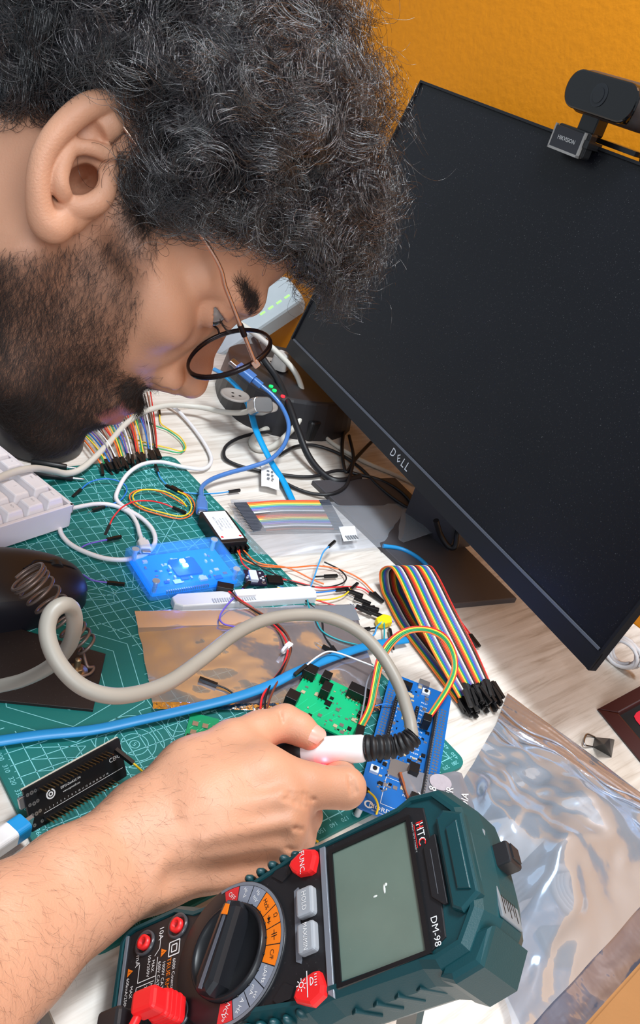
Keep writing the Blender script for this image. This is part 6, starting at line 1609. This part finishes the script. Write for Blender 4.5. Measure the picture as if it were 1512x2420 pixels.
for k, (dx, col) in enumerate(((0, 'orange'), (5, 'red'))):
    jumper('%s jumper wire leaving the labelled box toward the folded ribbon' % col, [(560 + dx, 1300, 6), (575, 1322 + k * 12, 6), (620, 1338 + k * 22, 4), (690, 1341 + k * 32, 2), (745 + k * 10, 1337 + k * 52, 1), (800, 1345 + k * 42, 1), (850, 1368 + k * 20, 0), (885 - k * 10, 1402, 0)], col, (0, 1))
jumper('black jumper wire leaving the labelled box in a wide bend', [(568, 1300, 6), (590, 1325, 6), (640, 1352, 4), (700, 1378, 2), (760, 1388, 1), (805, 1380, 2), (818, 1365, 2), (800, 1345, 1), (766, 1328, 1)], 'black', (0, 0))
jumper('orange jumper wire dipping from the labelled box to the knife end', [(575, 1300, 6), (610, 1330, 5), (680, 1342, 3), (735, 1368, 1), (765, 1380, 0)], 'orange', (0, 0))
jumper('yellow jumper wire from the tiny dark board', [(655, 1388, 5), (690, 1397, 4), (730, 1415, 3), (775, 1417, 2), (810, 1408, 2), (830, 1392, 2)], 'yellow', (0, 1))
jumper('red jumper wire from the tiny dark board', [(655, 1390, 4), (700, 1402, 3), (760, 1422, 2), (820, 1438, 1), (856, 1437, 1)], 'red', (0, 1))
jumper('blue jumper wire from the tiny dark board', [(655, 1386, 4), (700, 1396, 3), (750, 1400, 2), (795, 1395, 2)], 'blue', (0, 1))
jumper('black jumper wire from the tiny dark board down to the silver bag', [(655, 1392, 4), (700, 1406, 3), (735, 1430, 4), (760, 1465, 5), (765, 1500, 5), (785, 1530, 4)], 'black', (0, 1))
jumper('light blue jumper wire standing up from the bag of rainbow wires', [(778, 1291, 14), (764, 1305, 14), (752, 1335, 10), (742, 1365, 6), (732, 1392, 4)], 'lblue', (1, 0))
jumper('teal jumper wire trailing over the antistatic bag', [(733, 1395, 4), (726, 1412, 4), (732, 1440, 5), (745, 1462, 6), (762, 1492, 6), (800, 1512, 5), (850, 1525, 4), (890, 1532, 2)], 'teal', (0, 0))
jumper('purple jumper wire curling from the glowing blue case over the silver bag', [(575, 1390, 8), (555, 1410, 9), (530, 1438, 9), (519, 1460, 8), (530, 1475, 7), (565, 1482, 5), (600, 1483, 5)], 'purple', (1, 0))
jumper('white jumper wire looping from the green board to the blue board', [(722, 1574, 16), (750, 1552, 18), (775, 1540, 16), (805, 1545, 14), (850, 1562, 13), (890, 1578, 13), (925, 1595, 14)], 'white', (1, 0))
jumper('yellow jumper wire bowed over the blue board beside the index finger', [(868, 1868, 16), (885, 1884, 18), (893, 1905, 16), (889, 1925, 13)], 'yellow', (1, 0))
jumper('yellow jumper wire on the mat between hand and multimeter', [(700, 1932, 1), (715, 1960, 1), (735, 1978, 1), (752, 1990, 1)], 'yellow', (0, 0))
jumper('yellow jumper wire plugged on the black board end by the wrist', [(312, 1802, 18), (322, 1810, 17), (345, 1830, 12), (375, 1850, 8)], 'yellow', (1, 0))
jumper('blue jumper wire crossing the blue board', [(885, 1668, 14), (910, 1664, 15), (935, 1668, 14)], 'blue', (0, 0), r=.5)
jumper('black bare-ended jumper wire on the silver bag by the green board', [(510, 1618, 5), (535, 1628, 4), (552, 1640, 3)], 'black', (1, 0))
jumper('blue jumper wire ending below the yellow tape', [(868, 1512, 1), (885, 1498, 2), (890, 1482, 3), (902, 1470, 4)], 'lblue', (0, 0))
jumper('teal jumper wire hanging from the yellow tape', [(903, 1528, 1), (907, 1512, 2), (908, 1490, 3), (907, 1472, 4)], 'teal', (0, 0))
for k, (a, b, c, d, lab) in enumerate((((768, 1362), (744, 1363), 1, 'black', 'loose black connector on the bare desk beside the orange wire'), ((872, 1486), (892, 1483), 1, 'black', 'loose black connector near the yellow tape'), ((795, 1545), (815, 1556), 5, 'black', 'loose black connector lying on the silver bag'), ((925, 1510), (930, 1535), 1, 'black', 'loose black connector standing by the sky-blue cable end'))):
    jumper(lab, [(a[0], a[1], c), ((a[0] + b[0]) / 2, (a[1] + b[1]) / 2, c), (b[0], b[1], c)], d, (2, 0), r=.9)
# small black connectors by the folded ribbon
for k, (x, y, ang) in enumerate(((838, 1402, 30), (856, 1420, 35), (875, 1436, 25), (860, 1442, 40), (890, 1452, 35))):
    c = at(x, y, 1.4 + k * .3); t = thing('wire_connector', c, '', 'connector', None)
    t['label'] = ('topmost black connector of the five huddled left of the folded ribbon', 'second black connector from the top of the five huddled by the folded ribbon', 'middle black connector of the five huddled left of the folded ribbon', 'fourth black connector from the top of the five huddled by the folded ribbon', 'lowest black connector of the five huddled, nearest the yellow tape')[k]
    mb = MB(Matrix.Translation(pv(c)) @ Matrix.Rotation(math.radians(-ang - 20), 4, 'Z')); mb.box((-8, -1.8, -1.2), (8, 1.8, 1.4), 0, bev=.3); mb.build('housing', DUP, t)
    mb = MB(Matrix.Translation(pv(c)) @ Matrix.Rotation(math.radians(-ang - 20), 4, 'Z')); mb.cyl((-14, 0, 0), (-8, 0, 0), .4, n=6); mb.build('pin', TIN, t)
t = thing('tape_tab', at(906, 1466, -3), 'small yellow tape wrapped round wires left of the folded ribbon', 'tape')
mb = MB(); q = [np.array(at(x, y, 3)) for x, y in ((888, 1462), (905, 1453), (924, 1458), (926, 1472), (905, 1477), (892, 1473))]; mb.prism([(p[0], p[1]) for p in reversed(q)], -1, 4.5, 0, bev=1); mb.build('tape', mat('tape_yellow', (242, 208, 20), .5), t)
# purple/black stubs next to it
jumper('purple jumper wire stub under the folded ribbon beside the yellow tape', [(870, 1445, 2), (888, 1450, 3), (908, 1458, 3), (930, 1470, 2)], 'purple', (0, 0))
# red and black pair from the blue case with a white tie
t = thing('power_lead', at(640, 1500, 0), 'twisted red, black and brown power lead running from the glowing blue case to the hand', 'power lead')
base = [(545, 1400, 8), (565, 1418, 9), (600, 1440, 8), (645, 1470, 8), (675, 1502, 8), (684, 1538, 8), (668, 1580, 8), (645, 1615, 9), (628, 1650, 10), (622, 1690, 10)]
for k, col in enumerate(('red', 'black', 'brown')):
    pts = [(x + (k - 1) * 5 + 4 * math.sin(i * 1.3 + k * 2), y + (k - 1) * 3, z + k * .8) for i, (x, y, z) in enumerate(base)]
    mb = MB(); mb.tube(spline(px3(pts), 8), .85, 8); mb.build('wire', mat('jumper_' + col, JC[col], .4, var=.04), t)
c = np.array(at(534, 1390, 8)); mb = MB(Matrix.Translation(pv(c)) @ Matrix.Rotation(math.radians(-35), 4, 'Z')); mb.box((-8, -4, -3), (6, 4, 3), 0, bev=.5); mb.build('connector', DUP, t)
t = thing('cable_tie', at(682, 1528, 0), 'small white cable tie round the red and black power lead', 'cable tie')
c = np.array(at(681, 1528, 8.5)); mb = MB(Matrix.Translation(pv(c)) @ Matrix.Rotation(math.radians(20), 4, 'Z')); mb.box((-3.6, -2.4, -2), (3.6, 2.4, 2.4), 0, bev=.8); mb.tube([(math.cos(q) * 4 - 5, 0, math.sin(q) * 3.2) for q in np.linspace(0, 6.28, 20)], 1.0, 6, flat=(.5, 1.4)); mb.build('tie', WHT, t)

# ------------------------------------------------------------------ ribbons
def ribbon(t, left, right, zs, cols, wr=.62, n=10, name='wire'):
    """parallel wires between two edge paths (room points)"""
    k = len(cols)
    for i in range(k):
        f = i / (k - 1) if k > 1 else .5
        P = [np.array(a) + (np.array(b) - np.array(a)) * f for a, b in zip(left, right)]
        mb = MB(); mb.tube(spline(P, n), wr, 6); mb.build(name, WR[cols[i] % 10], t)
RC = [(120, 62, 42), (214, 44, 40), (240, 112, 44), (246, 206, 70), (40, 150, 90), (30, 110, 196), (110, 84, 170), (150, 150, 156), (238, 238, 240), (24, 24, 26)]
WR = [mat('ribbon_%s' % n, c, .4, var=.03) for n, c in zip(('brown', 'red', 'orange', 'yellow', 'green', 'blue', 'purple', 'grey', 'white', 'black'), RC)]
rt = thing('ribbon_cable', at(1000, 1480, -3), 'wide rainbow ribbon of jumper wires folded over on the desk by the monitor', 'ribbon cable')
e0, e1_, e2_ = np.array(at(893, 1390, -2)), np.array(at(945, 1485, -2)), np.array(at(1078, 1665, -2))
dl = e2_ - e0; dl /= np.linalg.norm(dl); wv = np.array([-dl[1], dl[0], 0]); wv = wv if wv[0] > 0 else -wv; RWID = 44
def lift_(p, z): return np.array([p[0], p[1], z])
path = [(e2_, 0.2), (e2_ * .5 + e1_ * .5, 0), (e1_, 0), (e0 * .6 + e1_ * .4, .3), (e0 + dl * 6, 1)]
mid = e0 - dl * 6
up_ = [(mid, 13), (e0 + dl * 4, 27), (e0 * .6 + e1_ * .4, 30), (e1_ + dl * 8, 24), (e2_ * .5 + e1_ * .5, 13), (e2_, 5)]
Lp = [lift_(p, z) for p, z in path + up_]
fan = [0, 0, 0, 0, 0, 0, 0, 0, 0, 0, 0]
Rp = [p + wv * RWID * (.86 if i in (0, len(Lp) - 1) else 1) + dl * (-6 if i in (0, len(Lp) - 1) else 0) for i, p in enumerate(Lp)]
ncol = 30
ribbon(rt, Lp, Rp, None, [(2 + k * 1) % 10 if True else 0 for k in range(ncol)], wr=.78, n=7)
rb2 = random.Random(12)
for layer in (0, 1):
    for k in range(26):
        f = (k + .5) / 26; p = Lp[-1 if layer else 0] * (1 - f) + Rp[-1 if layer else 0] * f; p = p + np.array([0, 0, 1.0 + rb2.uniform(0, 5) + layer * 4]) + dl * rb2.uniform(-6, 6)
        d = dl * 1 + wv * rb2.uniform(-.25, .25) * 1.0 + np.array([0, 0, -.10 - layer * .12 + rb2.uniform(-.08, .08)]); d /= np.linalg.norm(d)
        x = np.cross(d, (0, 0, 1)); x /= np.linalg.norm(x); y = np.cross(x, d)
        mb = MB(frame(p, x, y, d)); mb.box((-1.3, -1.3, -2), (1.3, 1.3, 13.5), 0); mb.box((-.7, -.7, 13.4), (.7, .7, 13.7), 1); mb.build('connector', [DUP, mat('hole_dark', (60, 60, 62), .5)], rt)
cn = Vector(at(1105, 1500, 1)); mb = MB(frame(cn, Vector(wv), Vector((0, 0, 1)), Vector(dl)))
for k in range(2): mb.box((-1 + k * 3, -1.2, 0), (1.4 + k * 3, 1.2, 16), 0); mb.cyl((.2 + k * 3, 0, -18), (.2 + k * 3, 0, 0), .8, n=8, mi=1)
mb.build('loose_connector', [DUP, MATS['ribbon_red']], rt)

r4 = thing('ribbon_cable', at(980, 1500, 20), 'narrow four-colour ribbon arching from the green board to the blue board', 'ribbon cable')
La = [(842, 1722, 12), (868, 1670, 16), (880, 1610, 24), (892, 1555, 32), (918, 1512, 40), (960, 1485, 46), (1010, 1482, 48), (1052, 1500, 44), (1076, 1540, 38), (1080, 1585, 32), (1062, 1630, 26), (1035, 1672, 22), (1012, 1704, 20)]
Ra = [(854, 1728, 12), (880, 1676, 16), (893, 1618, 24), (906, 1565, 32), (932, 1522, 40), (966, 1497, 46), (1008, 1494, 48), (1044, 1512, 44), (1064, 1546, 38), (1068, 1582, 32), (1052, 1624, 26), (1026, 1666, 22), (1004, 1699, 20)]
ribbon(r4, px3(La), px3(Ra), None, [1, 3, 4, 4, 2], wr=.7, n=6)
for q, w in ((np.array(at(846, 1738, 11)), 12), (np.array(at(1006, 1706, 18)), 8)):
    mb = MB(Matrix.Translation(pv(q)) @ Matrix.Rotation(math.radians(40), 4, 'Z')); mb.box((-w / 2, -3, -4), (w / 2, 3, 5), 0, bev=.4); mb.build('connector', DUP, r4)
jumper('grey jumper wire rising beside the narrow four-colour ribbon', [(848, 1715, 12), (860, 1660, 15), (868, 1610, 18), (888, 1582, 18), (925, 1580, 15)], 'grey', (0, 0))

r5 = thing('ribbon_cable', at(270, 1060, -3), 'fanned rainbow jumper wires with black ends on the mat under the chin', 'ribbon cable')
A0, A1 = np.array(at(175, 1020, 3)), np.array(at(360, 968, 3)); B0, B1 = np.array(at(240, 1100, 3)), np.array(at(370, 1068, 3))
rb3 = random.Random(4); nc = 30
for k in range(nc):
    f = k / (nc - 1); a = A0 + (A1 - A0) * f; b = B0 + (B1 - B0) * f + np.array([rb3.uniform(-3, 3), rb3.uniform(-3, 3), rb3.uniform(0, 5)]); m_ = (a * .4 + b * .6) + np.array([0, 0, 3.5 + rb3.uniform(0, 2)]); a2 = a + (a - b) * .5
    mb = MB(); mb.tube(spline([a2, a + np.array([0, 0, 2.5]), m_, b], 6), .85, 6); mb.build('wire', WR[(2 + k) % 10], r5)
    d = (b - m_) * .6 + np.array([rb3.uniform(-6, 6), rb3.uniform(-6, 6), -2.4]); d /= np.linalg.norm(d); x = np.cross(d, (0, 0, 1)); x /= np.linalg.norm(x); y = np.cross(x, d)
    mb = MB(frame(b, x, y, d)); mb.box((-1.4, -1.4, -1), (1.4, 1.4, 14), 0); mb.build('connector', DUP, r5)
for k, (p, q) in enumerate((((130, 1100, 3), (158, 1104, 3)), ((128, 1125, 3), (172, 1130, 3)))):
    a, b = np.array(at(*p)), np.array(at(*q)); d = (b - a) / np.linalg.norm(b - a)
    t = thing('audio_plug', a, ('upper', 'lower')[k] + ' of two black plugs with metal pins beside the keyboard corner', 'plug')
    mb = MB(); mb.tube([a - d * 22, a - d * 20, b - d * 1, b], [2.2, 3.4, 3.0, 2.4], 14); mb.build('barrel', BLKP, t)
    mb = MB(); mb.tube([b, b + d * 9, b + d * 11], [1.2, 1.2, .4], 12); mb.build('pin', TIN, t)

# blue and white plug pushed into the black board
t = thing('data_cable', at(30, 1975, 8), 'blue and white plug pushed into the black board at the left edge', 'cable')
p0, p1 = np.array(at(72, 1940, 9)), np.array(at(-60, 2030, 12)); d = Vector(p1 - p0).normalized(); x = d.cross(Vector((0, 0, 1))).normalized(); y = x.cross(d)
mb = MB(frame(p0, x, y, d)); mb.box((-1.2, -3.4, -1), (1.2, 3.4, 5), 0); mb.build('metal_tip', TIN, t)
mb = MB(frame(p0, x, y, d)); mb.prism(rrect(-6, -5.6, 6, 5.6, 2.6, 4), 4.5, 13.5, 0, bev=.8); mb.prism(rrect(-6, -5.6, 6, 5.6, 2.6, 4), 13.3, 34, 1, bev=2)
mb.prism([(-5, 0), (-1, -1), (-1, 3), (-5, 4)], 12, 13.8, 0); mb.build('plug', [mat('plug_blue', (26, 140, 205), .35), WHT], t, 'blue and white plug')
mb = MB(); mb.tube(spline([p0 + np.array(d) * 34, p0 + np.array(d) * 70, p0 + np.array(d) * 130 + np.array([0, -20, -8])], 6), 2.2, 8); mb.build('cord', CW, t)

# ------------------------------------------------------------------ black power strip with plugs, adapter and router behind
ups = thing('power_strip', at(640, 950, -3), 'rounded black power strip with white sockets and indicator lights on the desk', 'power strip')
uq = [at(*p)[:2] for p in ((508, 930, 2), (570, 1018, 2), (700, 1035, 2), (800, 975, 2), (690, 880, 2), (560, 860, 2))]
uc = np.mean(uq, 0)
def hull_scale(s, dy=0): return [(uc[0] + (p[0] - uc[0]) * s, uc[1] + (p[1] - uc[1]) * s) for p in uq]
ctr2 = np.array(at(612, 1000, 0))[:2]
poly = []
pq = [np.array(p) for p in uq]
pq = [np.array(p) for p in ((430, 120), (424, 58), (455, 20), (520, -4), (585, 20), (600, 110), (560, 185), (470, 190))]
if sum(pq[i][0] * pq[(i + 1) % 8][1] - pq[(i + 1) % 8][0] * pq[i][1] for i in range(8)) < 0: pq = pq[::-1]
for i in range(8):
    a, b, c = pq[i - 1], pq[i], pq[(i + 1) % 8]
    for k in range(4):
        t_ = k / 3; p = (b + (a - b) * .4) * (1 - t_) ** 2 + 2 * b * t_ * (1 - t_) + (b + (c - b) * .4) * t_ ** 2; poly.append((p[0], p[1]))
mb = MB(); mb.prism(poly, -2.8, 46, 0, bev=4, top=.93); mb.build('housing', mat('strip_black', (40, 39, 42), .4, var=.06), ups)
for i, (x, y) in enumerate(((555, 935), (645, 860), (622, 958))):
    c = np.array(at(x, y, 46)); mb = MB(Matrix.Translation(pv(c))); mb.lathe([(17, 0), (17, 1.6), (14, 2.0), (13, .9), (.1, .9)], 32)
    for a, b in ((-5, -3), (5, -3), (0, 5)): mb.cyl((a, b, .95), (a, b, 1.1), 1.7, n=12, mi=1)
    mb.build('socket', [mat('socket_grey', (150, 142, 136), .5), INK], ups)
for x, y, c in ((640, 914, 'green'), (648, 924, 'green'), (668, 938, 'red')):
    p = np.array(at(x, y, 46)); mb = MB(); mb.cyl(p, p + np.array([0, 0, 1.6]), 2.6, n=12)
    mb.build('indicator', mat('lamp_' + c, (20, 200, 90) if c == 'green' else (255, 40, 50), .4, emit=(10, 210, 80) if c == 'green' else (255, 30, 40), estr=2.0), ups, c + ' indicator light')
t = thing('plug_adapter', at(605, 870, 46), 'grey angled plug standing in the black power strip behind the eyeglasses', 'plug')
c = np.array(at(660, 868, 48)); mb = MB(Matrix.Translation(pv(c)) @ Matrix.Rotation(.6, 4, 'Z')); mb.prism(rrect(-13, -11, 13, 11, 6, 4), 0, 20, 0, bev=4, top=.85); mb.build('body', mat('plug_grey', (186, 182, 178), .45), t)
t = thing('power_brick', at(750, 940, -3), 'black power adapter lying beside the power strip in front of the monitor', 'power adapter')
bq = Quad([at(690, 1020, 20), at(800, 990, 20), at(790, 920, 20), at(700, 940, 20)], -2.6)
mb = MB(bq.T); mb.prism(rrect(0, 0, max(30, bq.w), max(40, bq.h), 6, 4), 0, 26, 0, bev=3); mb.build('body', BLKP, t)
t = thing('router', at(620, 760, -3), 'light grey router leaning behind the power strip against the wall', 'router')
rc = np.array(dep(600, 755, 1180)); 
TRt = Matrix.Translation(pv(rc)) @ M3.to_4x4() @ Matrix.Rotation(math.radians(34), 4, 'Z') @ Matrix.Rotation(math.radians(-25), 4, 'X')
rz = TRt.to_3x3()
mb = MB(TRt); mb.prism(rrect(-75, -28, 75, 28, 12, 5), -14, 14, 0, bev=5); mb.build('case', mat('router_grey', (176, 186, 192), .35), t)
mb = MB(TRt)
for k in range(4): mb.box((10 + k * 14, -12, 14), (18 + k * 14, -9, 14.6), 0)
mb.build('lamp', mat('lamp_lime', (150, 230, 120), .4, emit=(130, 240, 90), estr=1.0), t, 'small lime indicator lights')
bt = min((TRt @ Vector((x, y, -14))).z for x in (-75, 75) for y in (-28, 28))
mb = MB(); mb.box((rc[0] - 18, rc[1] - 18, -2.8), (rc[0] + 18, rc[1] + 18, max(2, rc[2] - 18)), 0, bev=4); mb.build('foot', mat('router_foot', (120, 128, 136), .4), t)
